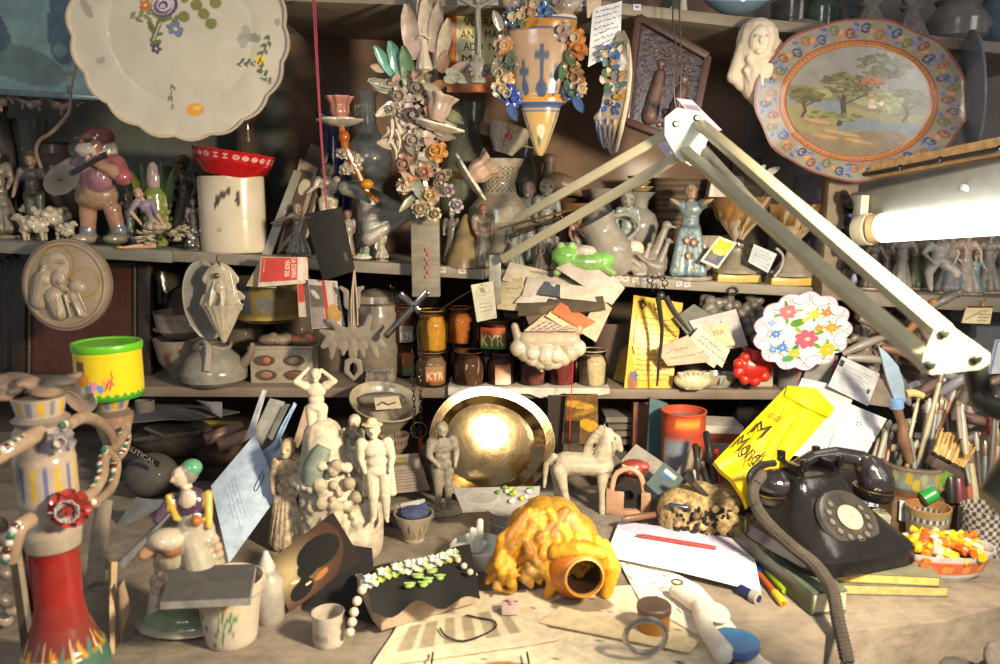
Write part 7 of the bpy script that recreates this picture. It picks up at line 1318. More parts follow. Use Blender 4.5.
P,k=SO(862,600);book('thick old book with yellowed pages, lowest under the telephone',Vector((P.x+.032,P.y+.095,ZT+.001)),.215,.165,.017,-.05,'#5a5a48','#b59a62');
book('worn grey green book with frayed yellow pages directly under the telephone',Vector((P.x+.022,P.y+.105,ZT+.019)),.215,.18,.016,-.10,'#5d604c','#c9a85c')
P,k=SO(800,590);a0=on(752,552,ZT);a1=on(828,618,ZT)
s_=book('dark green hardback book standing aslant left of the telephone books',(a0+a1)/2+Vector((.004,.018,.001)),.055,(a1-a0).length*1.08,.036,math.atan2(a1.y-a0.y,a1.x-a0.x)+PI/2,'#163a2c','#b0a48c')
for i,(a,b,r,c_,cp,lab)in enumerate((((762,565),(785,591),.006,'#7f9a1c',None,'lime green pen beside the green book'),((757,572),(784,604),.0055,'#9a4a20','#c9a02e','orange and gold ballpoint beside the green book'),((763,558),(758,575),.005,'#22307a',None,'short blue pen end under the envelope corner'),((738,588),(759,599),.008,'#16244f','#8f8a80','dark blue lighter poking out from under the envelope'),((724,660),(790,700),.004,'#5a3a28',None,'brown pencil at the bottom edge beside the blue lid'))):
    q=on(*a,ZT+r);w_=on(*b,ZT+r);pen('pen',lab,q,w_,r,c_,cp)
P=at(912,490,1.42);B=MB('#6b5340');B.box((0,0,(P.z-ZT)/2),(.12,.10,P.z-ZT-.001));B.obj('wooden_block',None,'wood',loc=(P.x,P.y,ZT),bevel=.002,label='brown wooden block lifting the painted planter behind the telephone',cat='block');k=.0018
pb=pot('painted_planter','low wide painted pot with yellow leaf scales holding the big brushes','pot',P,.058,[(0,0),(.80,0),(.98,.3),(.96,.85),(1.0,.93),(.98,1),(.92,1),(.86,.5),(0,.3)],'#6a7068',stamps=[('e',.30+.035*i,.026+.012*(i%2),.017,.012,0,['#a8982c','#8a9472','#6d7c80','#9a8a30'][i%4])for i in range(12)]+[('m',lambda x,z:z>.056,'#4a4a48'),('m',lambda x,z:(z>.050)&(z<.053),'#a5683e'),('m',lambda x,z:z<.008,'#9a5a3c')],sub=7,seg=120,dust=.2)
P,k=SO(936,552);pot('mosaic_cup','round pot with blue, gold and terracotta checker bands behind the sweet bowl','pot',P+Vector((0,.035,0)),.070,[(0,0),(.42,0),(.46,.1),(.50,.5),(.53,1,'#b07c4a'),(.48,1,'#a87444'),(.44,.3),(0,.2)],'#8a7a4e',stamps=[('m',lambda x,z:(z>.048)&(z<.056)&(np.floor(x*44)%2==0),'#2c3f7a'),('m',lambda x,z:(z>.048)&(z<.056)&(np.floor(x*44)%2==1),'#b5b09a'),('m',lambda x,z:(z>.036)&(z<.042)&(np.floor(x*60)%2==0),'#3f6a70'),('m',lambda x,z:(z>.026)&(z<.034),'#a5663c'),('m',lambda x,z:(z>.014)&(z<.022)&(np.floor(x*50)%2==0),'#344a80')],sub=14,seg=200)
P,k=SO(990,562);pot('checker_cup','pot with dark blue and cream checkers holding thin brushes at the right edge','pot',P+Vector((.012,.045,0)),.078,[(0,0),(.42,0),(.44,.1),(.50,1),(.46,1),(.40,.2),(0,.1)],'#b3aa96',stamps=[('m',lambda x,z:(np.floor(x*36)+np.floor(z*140))%2==0,'#2c3555')],sub=24,seg=216)
P=at(945,455,1.38)
br=E('wide_brush','wide flat paint brush with tan bristles and green handle standing in the pots','brush',P);
def bq(px,py,Y=1.38):return at(px,py,Y)-P
B=MB('#b0905a');
R=random.Random(2)
for i in range(90):
    t=i/89;a=bq(934+t*29,452+t*16,1.38+R.uniform(-.012,.012));b=bq(941+t*35+R.uniform(-2,2),430+t*18+R.uniform(-2,3),1.38+R.uniform(-.015,.015));B.tube([tuple(a),tuple((a+b)/2),tuple(b)],[.0038,.0034,.0016],5,col=R.choice(['#b0905a','#9a7a48','#c0a26c']))
B.obj('bristles',br,'matte')
B=MB('#4f433c');bar(B,bq(930,460),bq(962,477),.026,.018,up=(-.3,0,1));
V=None;B.obj('ferrule',br,'satin',bevel=.002,mot=.4)
B=MB('#5a8a34');B.tube([bq(946,470),bq(938,484),bq(930,502),bq(922,525)],[.017,.011,.008,.009],12,sm=4);B.obj('handle',br,'satin',mot=.3,dust=.25)
P=at(893,395,1.40);sf=E('blue_spatula','grey blue spatula blade standing on a brown wooden handle behind the letter','tool',P)
def fq(px,py,Y=1.40):return at(px,py,Y)-P
B=MB('#7c8fa5');B.sheet([fq(x,y)for x,y in((878,346),(886,352),(898,366),(903,382),(905,400),(900,406),(893,398),(886,378))],thick=.006);B.obj('blade',sf,'satin',bevel=.001,mot=.2)
B=MB('#6d92c0');B.tube([fq(896,398),fq(897,408)],.012,12);B.obj('collar',sf,'satin')
B=MB('#7a5a44');B.tube([fq(897,408),fq(902,425),fq(904,440),fq(910,462)],[.009,.007,.011,.008],10,sm=3);B.obj('handle',sf,'wood')
B=MB('#b5a06a');P2_=at(915,396,1.41);B.tube([at(x,y,1.41)-P2_ for x,y in((906,394),(914,393),(923,396))],[.008,.007,.006],10,sm=3);B.obj('cork',None,'matte',loc=P2_,label='pale yellowish cork stuck beside the grey blue spatula',cat='cork')
R=random.Random(44);hc=['#8a8074','#a39a8c','#6d7a70','#9a4a3c','#b5a88c','#4a4643','#7a8c94','#a56a3c','#c4bcae','#5f3a30']
desc={'#8a8074':'dusty brown','#a39a8c':'pale grey','#6d7a70':'grey green','#9a4a3c':'brick red','#b5a88c':'cream','#4a4643':'charcoal','#7a8c94':'blue grey','#a56a3c':'orange brown','#c4bcae':'off-white','#5f3a30':'dark maroon'}
L=[(868,462,879,438),(876,455,890,420),(880,458,886,425),(884,462,892,432),(913,470,945,362),(918,474,930,398),(925,468,938,400),(900,470,918,440),(935,470,942,395),(950,450,944,398),(961,425,958,400),(966,440,960,402),(970,470,964,455),(974,520,964,452),(980,522,969,448),(984,525,976,432),(988,520,985,440),(992,524,994,415),(997,520,998,428),(978,520,990,470),(970,525,972,462),(958,496,954,478),(952,500,950,480),(944,500,946,484),(906,440,920,392),(990,470,996,395),(915,455,905,420),(930,440,955,390),(986,522,982,478)]
for i,(x0,y0,x1,y1)in enumerate(L):
    c_=hc[i%10];Y=1.43 if x0<960 else 1.35;a=at(x0,y0+14,Y);b=at(x1,y1,Y+.03)
    where='in the painted planter' if x0<940 else('in the mosaic pot' if x0<962 else 'in the checker pot')
    rr=.0035+.0025*((i*7)%3)/2;r_=E('tool_brush',f"{desc[c_]} handled {['thin brush', 'modelling tool', 'paint brush'][i % 3]}, number {i+1} from the left among those {where}" if False else f"{desc[c_]} {['thin brush', 'modelling tool', 'paint brush'][i % 3]} {where}, tip at {'the very top' if y1 < 400 else ('mid height' if y1 < 440 else 'low height')} {['left', 'centre left', 'centre', 'centre right', 'right'][min(4, int((x1-865)/27))]}",'brush',a)
    d=b-a;B=MB(c_);B.tube([d*0,d*.5,d*.85],[rr*.8,rr*1.1,rr*.8],8,sm=2);B.obj('handle',r_,'satin',dust=.35)
    B=MB('#a5a29c' if i%2 else '#6f5a44');B.tube([d*.83,d*.93,d],[rr*.9,rr*1.2,rr*.35],8);B.obj('tip',r_,'satin',dust=.2)
pen('pen','bright orange crayon standing in the checker pot',at(988,515,1.35),at(986,482,1.36),.007,'#cf5a1e')
pen('pen','red and white striped stick at the far right',at(993,505,1.37),at(990,400,1.42),.006,'#b5a89c','#a5322c')
pen('pen','dark maroon marker standing in the mosaic pot',at(960,505,1.36),at(958,478,1.37),.009,'#5f2c34')
pen('pen','black marker standing in the mosaic pot',at(952,505,1.36),at(950,476,1.37),.009,'#22221f')
pen('eraser','bright green stub between the brush and the mosaic pot rim',at(922,500,1.36),at(936,492,1.36),.013,'#1f8a3c',cat='eraser')
for i in range(26):
    px=R.uniform(900,1010);py=R.uniform(372,440);c=at(px,py,R.uniform(1.52,1.62));c_=R.choice(['#8f8983','#a79f98','#6f6a68','#b5aca5','#7a5c58','#8c8fa0','#94705c'])
    B=MB(c_);a=R.uniform(0,PI);v=Vector((math.cos(a),R.uniform(-.3,.3),math.sin(a)))*R.uniform(.02,.035)
    B.tube([-v,-v*.6,v*.6,v],[.003,.010,.010,.008],10);B.tube([v,v*1.25],.005,8,col=R.choice(['#c9c5be','#33302e','#a33a2c']))
    B.obj('paint_tube',None,'satin',loc=c,dust=.4,mot=.4,label='squeezed dusty paint tube in the heap behind the brushes',cat='paint tube',group='squeezed paint tubes heaped behind the brushes')
s=slab('blue_frame_card','white card in a thin blue frame at the right edge above the heap','card',[(996,340),(1040,336),(1036,372),(988,374)],1.58,.004,'#b4b8c4',[('b',0,0,.06,1,'#3a5f9a'),('b',0,0,1,.08,'#3a5f9a')],res=24)
slab('grey_box','dark storage box under the right shelf behind the lamp bracket','box',[(938,306),(978,308),(976,338),(936,334)],1.80,.05,'#35363c',[('e',.5,.3,.2,.2,0,'#6a6c74')],res=20)
slab('grey_box','pale grey carton at the right edge below the hanging sign','box',[(975,326),(1020,326),(1020,372),(968,372)],1.86,.05,'#6a6d72')
for i in range(12):
    c=at(R.uniform(890,1000),R.uniform(440,470),1.50);B=MB();B.ell((0,0,0),(R.uniform(.008,.014),.008,.008),col=R.choice(['#8c8178','#a59a8e','#6d625c','#94857c']));B.obj('clay_scrap',None,'matte',loc=c,label='small dry clay scrap among the brushes',cat='scrap',group='clay scraps among the brushes')
P,k=SO(893,537);pot('soap_tin','oval white tin with a green and gold painted lid right of the telephone','tin',P+Vector((0,.03,0)),.036,[(0,0),(.75,0),(.8,.1),(.8,.75),(.84,.78),(.84,.95),(.7,1),(0,1)],'#b9c0c0',sy=.7)
q=P+Vector((0,.03,.0365));B=MB();B.plate(.026,.017,0,lambda t:.002*(1-t*t),thick=.002,rings=10,seg=50,base='#7d8a6a',rim='#b59a4e',rimw=.14,stamps=[('e',.1,0,.6,.5,0,'#2f5a5a'),('e',-.1,.1,.3,.2,.4,'#b5a05a')]);B.obj('painted_lid_medallion',None,'glaze',loc=q,label='small oval painted medallion lying on the white tin',cat='medallion')
slab('blue_tile','blue and white patterned tile edge behind the telephone dial','tile',[(858,490),(886,488),(888,508),(862,506)],1.42,.008,'#b9bccb',[('e',(i*.17)%1,(i*.31)%1,.05,.07,i,'#2f4a9a')for i in range(30)],res=34,fin='glaze')
slab('white_card','small white card standing between the white tin and the mosaic pot','card',[(900,500),(908,502),(908,524),(899,520)],1.36,.002,'#b9bcbf')
P,k=SO(957,590);cb=P+Vector((0,.055,0))
h=.050;pot('sweet_bowl','white oval bowl with orange checked band, full of wrapped sweets','bowl',cb,h,[(0,0),(1.05,0),(1.2,.12),(1.35,.25),(1.68,1),(1.62,1),(1.2,.2),(0,.15)],'#bfc0c4',stamps=[('m',lambda x,z:(z>.33*h)&(z<.80*h),'#c4531a')]+[('b',.33+.065*i,.42*h,.36+.065*i,.70*h,'#d98a2c')for i in range(6)],sub=10,seg=180,sy=.62)
wc=[('#c9a010','yellow'),('#d0ae1c','yellow'),('#b8581a','orange'),('#c9a61a','yellow'),('#b5631c','orange'),('#b9b2a4','white')]
for i in range(22):
    a=i*2.4;r=math.sqrt((i+.5)/22);q=cb+Vector((.062*r*math.cos(a),.038*r*math.sin(a),h*.86+.016*(1-r*r)+R.uniform(0,.004)));ci=wc[(i*5)%6]
    B=MB(ci[0]);L_=.019;th=R.uniform(0,PI);d=Vector((math.cos(th),math.sin(th),R.uniform(-.2,.3)))
    B.tube([-d*L_*1.5,-d*L_*.9,-d*L_*.7,d*L_*.7,d*L_*.9,d*L_*1.5],[.007,.003,.009,.009,.003,.007],8);B.ell((0,0,0),(.008,.009,.0095),col=wc[(i*5+2)%6][0],nu=8,nv=6)
    B.obj('wrapped_sweet',None,'plastic',loc=q,mot=.2,label=f'{ci[1]} wrapped sweet in the orange banded bowl',cat='sweet',group=f'{ci[1]} wrapped sweets in the bowl')
B=MB('#4a3d33');q=at(985,700,1.0);B.box((0,0,(q.z-.0)/2),(.30,.14,q.z));B.obj('side_stool',None,'wood',loc=(q.x+.06,q.y-.045,0),bevel=.004,label='dark wooden stool block under the grey cloth at the lower right corner',cat='stool')
K=SK()
for i in range(40):K.ell((R.uniform(-.10,.12),R.uniform(-.07,.05),R.uniform(.01,.06)),(R.uniform(.012,.05),R.uniform(.02,.04),R.uniform(.008,.02)),(R.random(),R.random(),0),R.choice(['#4d4743','#5f5651','#383434','#6d5f57']))
K.obj('crumpled_cloth',None,'cloth',vox=.003,smooth=2,bump=.8,loc=(q.x+.05,q.y-.03,q.z),mot=.4,label='crumpled grey cloths heaped at the lower right corner',cat='cloth')
# BENCH, LEFT AND CENTRE
def lying(name,label,cat,pxs,z,thick,base,stamps=(),**kw):
    s=Slab([on(x,y,z)for x,y in pxs],thick,kw.pop('bend',0),kw.pop('bendv',0),kw.pop('noise',0),len(label));s.build(name,base,stamps,label=label,cat=cat,**kw);return s
s=lying('newspaper_sheet','stained cream newspaper sheet spread at the front centre of the bench','newspaper',[(470,592),(640,585),(800,680),(360,690)],ZT+.002,.001,'#dfd0b2',[('e',.2,.5,.1,.2,0,'#a08c70'),('e',.6,.2,.15,.1,0,'#8f8068'),('e',.3,.9,.12,.12,0,'#b5703e')]+[('e',(i*.37)%1,(i*.23)%1,.008,.014,0,'#4a3c30')for i in range(26)],noise=.0006,mot=.3)
s=lying('newspaper_sheet','off-white curled newspaper running up to the corner of the long envelope','newspaper',[(610,545),(700,585),(790,690),(640,600)],ZT+.005,.001,'#e8e2d2',[('e',(i*.31)%1,(i*.43)%1,.03,.02,i,'#6d6052')for i in range(16)],noise=.001)
s=lying('newspaper_sheet','printed newspaper piece under the flower box at the front','newspaper',[(400,622),(520,598),(560,640),(370,668)],ZT+.0055,.001,'#d6c8aa',[('b',.1+.13*i,.15,.18+.13*i,.75,'#a3957a')for i in range(6)],noise=.0006)
s=lying('cardboard_strip','torn pale cardboard strip lying across the lower right of the newspapers','cardboard',[(560,606),(700,640),(690,652),(540,622)],ZT+.009,.002,'#dcc9a2',[])
s=lying('letter_envelope','long white open envelope lying on the bench with a red pen on its flap','envelope',[(619,521),(752,542),(761,592),(606,556)],ZT+.012,.0015,'#ebeaf2',[('m',lambda x,y:y<.42-.3*abs(x-.5),'#c3b9d2'),('l',[(.02,.3),(.2,.40),(.8,.42),(.98,.3)],.008,'#b3aac6')],res=60,bend=.003)
pen('pen','dark red pen lying across the flap of the long white envelope',at(636,535,on(636,535,ZT+.019).y),at(716,548,on(716,548,ZT+.019).y),.0038,'#8f3a38',None)
lying('grey_slate','grey gritty stone slab set into the back centre of the bench','slab',[(520,508),(660,510),(650,548),(510,560)],ZT+.002,.0015,'#807a70',dust=.6,mot=.5)
P,k=SO(558,598);u=k;wg=E('wigged_clay_pot','terracotta pot lying on its side under a curly orange yellow wig','pot',P+Vector((0,.05,0)))
K=SK();R=random.Random(3);yc=['#c98a1a','#d99a1e','#a56c1c','#b58a3e','#dca42a']
def ws(x,y,d=0):return Vector(((x-558)*u,-.02-d,(604-y)*u*.93))
for x,y,r in((535,555,30),(560,545,28),(580,560,24),(525,570,22),(545,540,24)):q=ws(x,y);K.ell((q.x,.035,q.z),(r*u,.05,r*u),col='#b5842c')
for i in range(60):
    t=R.random();a0=R.uniform(-.4,1.0)if i%2 else R.uniform(.8,2.6)
    if i%2:x0,y0=540+R.uniform(-15,35),520+R.uniform(-6,12);pts=[ws(x0,y0,.0),ws(x0+R.uniform(-30,-5)if i%4==1 else x0+R.uniform(5,22),y0+22,.02),ws(x0+(-40 if i%4==1 else 28)+R.uniform(-8,8),y0+R.uniform(48,72),.02)]
    else:x0=R.uniform(500,612);y0=R.uniform(535,575);
    if i%2==0:
        if 570<x0<600 and y0>550:continue
        if x0>545 and y0>552 and x0<600:continue
        pts=[ws(x0,y0,.02),ws(x0+R.uniform(-8,6),y0+12,.035),ws(x0+R.uniform(-8,8),y0+R.uniform(22,32),.025)]
    pts[2].z=max(pts[2].z,.008);K.chain([tuple(p)for p in pts],[.008,.009,.005],col=R.choice(yc))
K.chain([tuple(ws(603,548,.02)),tuple(ws(612,570,.03)),tuple(ws(606,598,.03))],[.012,.013,.010],col='#e0a422');K.chain([tuple(ws(548,560,.03)),tuple(ws(552,585,.04)),tuple(ws(546,605,.03))],[.012,.010,.007],col='#d99a1e');K.chain([tuple(ws(555,548,.04)),tuple(ws(575,542,.05)),tuple(ws(600,550,.04))],[.012,.012,.010],col='#dca22a')
K.chain([tuple(ws(498,580,.02)),tuple(ws(495,592,.03)),tuple(ws(512,598,.03))],[.006,.005,.003],col='#b5801e')
K.obj('wig',wg,'satin',vox=.0021,smooth=1,mot=.4,scale=120,bump=.7)
B=MB('#bf6f24');q=ws(577,572,.035);B.M=Matrix.Translation(q+Vector((0,.0,.004)))@Matrix.Rotation(.18,4,'Z')@Matrix.Rotation(PI/2-.10,4,'X')
B.lathe([(r_*1.32,z_*1.25,*c_)for r_,z_,*c_ in[(0,-.045),(.022,-.04),(.036,-.02),(.035,.0),(.026,.016),(.0215,.024,'#d9a050'),(.0225,.030,'#d9a050'),(.0205,.031,'#c98a3c'),(.0195,.024,'#2a1a14'),(.014,-.01,'#1c1210'),(0,-.02,'#120c0a')]],48,sub=2);B.obj('clay_pot',wg,'satin',mot=.15)
P,k=SO(512,535);r=46*k*.6
pot('plastic_tub','stack of round clear plastic tubs with green beads on top, before the silver dish','tub',P,.052,[(0,0),(.72,0),(.78,.5),(.80,.55),(.76,.6),(.84,.95),(.86,1),(0,1)],'#9a9690',fin='plastic',dust=.3)
s=Slab([at(453,488,1.42),at(540,486,1.42),at(538,506,1.36),at(462,510,1.36)],.006);s.build('plastic_cover','#a39f9a',[('e',.3,.5,.22,.3,0,'#b5b0ab'),('e',.3,.5,.2,.27,0,'#9a9691')],fin='plastic',label='clear grey plastic lid lying on the stacked tubs',cat='lid',bevel=0)
R=random.Random(2)
for i in range(14):
    q=s.o+s.p(.5+.45*R.random(),R.uniform(.1,.8),.004);B=MB();c_=R.choice([('#6f9a4a','green'),('#5c8a3c','green'),('#c9b23a','yellow'),('#c9d0c8','white')]);B.ell((0,0,0),(.006,.0045,.004),(0,0,R.random()*3),c_[0]);B.obj('glass_bead',None,'glaze',loc=q,label=f'{c_[1]} glass bead lying on the clear plastic lid',cat='bead',group=f'{c_[1]} glass beads on the plastic lid')
P,k=SO(478,568);r=29*k;wd=E('ring_dish','white glazed round dish with three upright fingers rising inside','dish',P+Vector((0,.03,0)))
B=MB('#d3d6cc');B.lathe([(0,0),(r*.95,0),(r,.005),(r,.028),(r*.93,.03),(r*.9,.012),(0,.010)],48);B.obj('dish',wd,'glaze',mot=.1)
K=SK();K.cap((.0,0,.02),(.003,0,.068),.008,.006,'#d8d8ce');K.cap((-.009,-.003,.02),(-.010,-.003,.055),.006,.005,'#d8d8ce');K.ell((-.028,0,.02),(.018,.013,.010),col='#d8d8ce');K.cap((0,0,.02),(.012,0,.03),.008,.005,'#d8d8ce');K.obj('fingers',wd,'glaze',vox=.0014,mot=.1)
P,k=SO(413,545);sp2=[('e',.34+.03*i,.020+.008*math.sin(i*2),.014,.008,i,['#2f4a94','#b5642c','#8a8a3a','#c9a03e'][i%4])for i in range(13)]
cu=pot('painted_cup','small cup painted with blue and orange scrolls, holding folded blue cloth','cup',P+Vector((0,.02,0)),.052,[(0,0),(.35,0),(.38,.08),(.36,.14),(.5,.5),(.68,1),(.64,1),(.45,.5),(0,.4)],'#b0a48c',stamps=sp2,sub=5,seg=90)
blob('folded_cloth','dark blue cloth with white edge stuffed into the small painted cup','cloth',P+Vector((0,.02,.052)),[('e',(0,0,0),(.85,.8,.35),'#243a72'),('c',(-.6,-.3,.15),(.6,.3,.3),.12,.12,'#2c4584'),('c',(-.7,.2,.35),(.5,.5,.5),.14,.12,'#b9b8b0'),('c',(-.5,-.6,.1),(.6,-.5,.1),.12,.1,'#1f3060')],.032,'cloth',vox=.0016)
fb=on(418,640,ZT);a_,b_=on(378,641,ZT),on(474,612,ZT);rz=math.atan2(b_.y-a_.y,b_.x-a_.x);L_=(b_-a_).length
bx=E('flower_box','low cream box draped with black cloth, holding flower sprays','box',(a_+b_)/2+Vector((-.02,.05,.008)),rz);B=MB('#b5a08a');B.box((0,0,.022),(L_,.09,.044));B.box((0,0,.045),(L_*1.03,.094,.003),col='#c4b5a0');B.obj('box_body',bx,'matte',bevel=.002)
V=[];F=[];nx,ny=22,12
c0=bx.location;
for j in range(ny+1):
    for i in range(nx+1):
        a=i/nx;b=j/ny;p=(on(362,572,ZT+.06).lerp(on(470,546,ZT+.06),a)).lerp(on(372,606,ZT+.06).lerp(on(480,590,ZT+.06),a),b);
        z=.054+.003*math.sin(a*9+b*4)-(.020*max(0,b-.72)/.28*(.25+.75*math.sin(a*7+.3)**2));V.append((p.x-c0.x,p.y-c0.y-.0*b,z))
F=[(j*(nx+1)+i,j*(nx+1)+i+1,(j+1)*(nx+1)+i+1,(j+1)*(nx+1)+i)for j in range(ny)for i in range(nx)]
m_=len(V);V+=[(x,y,z-.0015)for x,y,z in V];bd=list(range(nx+1))+[j*(nx+1)+nx for j in range(1,ny+1)]+[ny*(nx+1)+i for i in range(nx-1,-1,-1)]+[j*(nx+1)for j in range(ny-1,0,-1)]
F+=[tuple(k_+m_ for k_ in f[::-1])for f in F]+[(bd[i],bd[(i+1)%len(bd)],m_+bd[(i+1)%len(bd)],m_+bd[i])for i in range(len(bd))]
B=MB('#131212');B.add(V,F);B.obj('black_cloth',None,'cloth',loc=c0,mot=.2,label='black cloth laid over the cream box under the flower garland',cat='cloth')
def clothp(px,py,dz=.004):return on(px,py,ZT+.062+dz)
gl=clothp(400,600);gd=E('bead_garland','garland of cream beads and tiny green and white porcelain flowers on the black cloth','garland',gl)
path=[(350,632,-.045),(352,622,-.03),(354,612,-.018),(357,601,-.006),(362,590,0),(370,582,0),(383,575,0),(397,570,0),(410,567,0),(422,565,0),(434,562,0),(444,559,0),(452,556,0),(458,560,0),(464,566,0),(470,572,0)]
for i,(x,y,dz)in enumerate(path):
    q=on(x,y,ZT+.068+dz)-gl
    if i<5 or i>12:B=MB('#c9bba6');B.ell(tuple(q),.0065 if i<5 else .005);B.obj('bead',gd,'glaze')
    else:c1=['#c9ccc0','#b0b84a','#9db56a','#ccd0ca','#b5c08a'][i%5];B=MB(c1);B.rose(tuple(q),(0,-.6,1),.012,c1,'#dcdcd2',layers=2);B.ell(tuple(q+Vector((.006,-.006,.002))),.004,col='#c9bba6');B.obj('flower',gd,'glaze')
for i,(x,y)in enumerate(((418,576),(432,571),(410,585),(424,584),(440,577),(428,580))):
    B=MB('#7f9a4e');B.M=Matrix.Translation(clothp(x,y));B2=MB('#86a452');B2.ell((0,0,0),(.0085,.006,.0035),(0,0,.4*i));B2.tube([(-.008,0,.003),(.008,0,.003)],.0012,5,col='#a5bd72');B2.obj('leaf_bead',None,'glaze',loc=clothp(x,y),label='green leaf-shaped bead on the black cloth',cat='bead',group='green leaf beads on the black cloth')
B=MB('#1c1816');P=on(470,622,ZT+.009);B.tube([on(x,y,ZT+.009)-P for x,y in((440,628),(446,636),(462,641),(480,636),(495,628),(494,621),(480,618),(466,615))],.0013,6,sm=4);B.obj('hair_tie',None,'cloth',loc=P,label='thin black elastic loop lying on the newspaper in front of the flower box',cat='elastic')
for a,b,lab in(((433,652),(428,690),'left of two black tipped swabs at the bottom edge'),((527,652),(533,690),'right of two black tipped swabs at the bottom edge')):pen('swab',lab,on(*b,ZT+.012),on(*a,ZT+.012),.0012,'#8a7a66','#1f1b19',cat='swab')
P,k=SO(510,612,ZT+.008);B=MB('#c4b0a8');B.box((0,0,.007),(.024,.018,.014));
for i in range(7):B.ell((R.uniform(-.01,.01),R.uniform(-.009,.009),.0142),(.003,.002,.0006),col='#7a2f30',nu=6,nv=5)
B.obj('paint_block',None,'matte',loc=P,bevel=.001,label='small white block spattered with dark red beside the wigged pot',cat='block')
P,k=SO(656,638,ZT+.006);pot('corked_pot','short ochre clay cylinder with a dark grainy top at the front','pot',P+Vector((0,.02,0)),.040,[(0,0),(.55,0),(.56,.7,'#c08a34'),(.60,.75,'#6d5040'),(.60,.95,'#7a5c48'),(.55,1,'#5a4a42'),(0,1.02,'#4d423c')],'#b57c22',fin='satin',bump=.5,dust=.2)
B=MB('#d5d3cd');q=on(645,645,ZT+.03);B.tube([(.026*math.cos(t),-.004*math.sin(t),.026*math.sin(t))for t in np.linspace(0,2*PI,41)[:-1]],.0042,8,closed=True);B.obj('metal_ring',None,'metal',loc=Vector((q.x,q.y,ZT+.042)),mot=.5,label='silvery metal ring standing in front of the ochre cylinder',cat='ring')
P,k=SO(734,648,ZT+.012);pot('blue_disc','round bright blue lid smeared with white, at the front right','lid',P,.012,[(0,0),(2.6,0),(2.75,.3,'#2a5fb5'),(2.7,.95,'#3a6fc0'),(2.45,1,'#1f86c9'),(0,.9,'#1c84c6')],'#2a5fb5',fin='plastic',dust=.45,tint='#b5bccc',sub=4)
blob('wax_strip','melted looking white wax tube with a ring opening running to the front edge','wax',on(700,610,ZT+.012),[('c',(-.025,.045,.006),(0,.0,.006),.011,.014),('c',(0,0,.006),(-.008,-.06,.006),.014,.012),('c',(-.008,-.06,.006),(.0,-.12,.006),.012,.015),('e',(.02,-.01,.002),(.02,.03,.006))],1,'satin','#e4dfd2',vox=.002,mot=.1)
B=MB('#8a7a58');B.tube([(.008*math.cos(t),.008*math.sin(t),0)for t in np.linspace(0,2*PI,21)[:-1]],.0014,6,closed=True);B.obj('brass_ring',None,'metal',loc=on(677,582,ZT+.03),label='tiny brass ring at the upper end of the white wax tube',cat='ring')
s=slab('photograph_print','glowing orange photo print with a black bird silhouette leaning behind the small bottle','photograph',[(262,566),(333,512),(362,560),(290,612)],[1.15,1.18,1.14,1.085],.001,'#1c110d',[('e',.12,.42,.85*(1-t)**1.3,.75*(1-t)**1.3,-.3,np.array((.05,.018,.008))*(1-t**2)+np.array((.95,.74,.36))*t**2.2)for t in np.linspace(0.02,.74,22)]+[('e',.62,.42,.28,.26,.3,'#0d0a09'),('e',.42,.55,.14,.14,0,'#0d0a09'),('e',.24,.80,.17,.13,-.5,'#0d0a09'),('l',[(.4,.6),(.25,.75)],.06,'#0d0a09'),('e',.22,.62,.05,.025,.4,'#f3e2a8'),('e',.34,.78,.04,.02,0,'#e9cf90'),('e',.52,.78,.10,.05,-.3,'#a5663a')],res=90,mot=.05,bump=0)
slab('photograph_print','black glossy print lying half under the bird photo at the left of the flower box','photograph',[(352,545),(372,548),(378,625),(310,606)],[1.16,1.16,1.05,1.09],.001,'#100e0e')
P,k=SO(326,650);cw=19*k;pot('tiny_cup','tiny empty white cup with a grey label at the front','cup',P+Vector((0,.02,0)),.045,[(0,0),(.46,0),(.48,.05),(.50,1),(.45,1),(.43,.12),(0,.1)],'#bcb2a2',stamps=[('b',.36,.008,.52,.02,'#8f8a84')],sub=8,seg=70)
P,k=SO(263,630);bt=E('dropper_bottle','small translucent dropper bottle beside the white flowered cup','bottle',P+Vector((0,.03,0)));h=74*k
B=MB('#8f8a80');B.lathe([(0,0),(.2*h,0),(.215*h,.04*h),(.215*h,.6*h,'#a39d92'),(.14*h,.70*h),(.10*h,.74*h),(0,.74*h)],28);B.obj('bottle_body',bt,'plastic',mot=.3);B=MB('#b9b5aa');B.lathe([(.11*h,.72*h),(.12*h,.78*h),(.06*h,.92*h),(.03*h,1*h),(0,h)],20);B.obj('nozzle',bt,'plastic')
P,k=SO(222,655);h=68*k;cst=[('l',[(.50,.15*h),(.52,.45*h),(.56,.6*h)],.004,'#3d7a3c')]+[('e',x,y*h,.020,.004,a,'#3f7a3e')for x,y,a in((.47,.3,.3),(.49,.5,1),(.55,.35,-.4),(.52,.65,.8),(.57,.5,.2),(.45,.12,.2),(.38,.55,0))]+[('e',.53,.72*h,.014,.003,0,'#c98a2c'),('e',.56,.78*h,.014,.003,0,'#c9a83e'),('e',.40,.35*h,.014,.004,0,'#6a3040'),('e',.60,.6*h,.01,.003,0,'#c9b24a')]
pot('flowered_planter','white ceramic planter painted with sprigs of flowers, grey slate on its rim','planter',P+Vector((0,.04,0)),h,[(0,0),(.36,0),(.38,.03),(.47,.78),(.50,.80),(.53,.84),(.54,.98),(.50,1),(.46,.9),(.36,.1),(0,.08)],'#c2b6a4',stamps=cst,sub=9,seg=150,mot=.08)
s=lying('slate_tray','grey powdery slab in a clear wrapper balanced on the flowered planter','slab',[(172,566),(256,564),(250,598),(160,602)],ZT+68*SO(222,655)[1]+.013,.010,'#3c3f42',[('b',.5,0,.52,1,'#3f4244')],mot=.4,dust=.3,edge='#8f8c86',res=16)
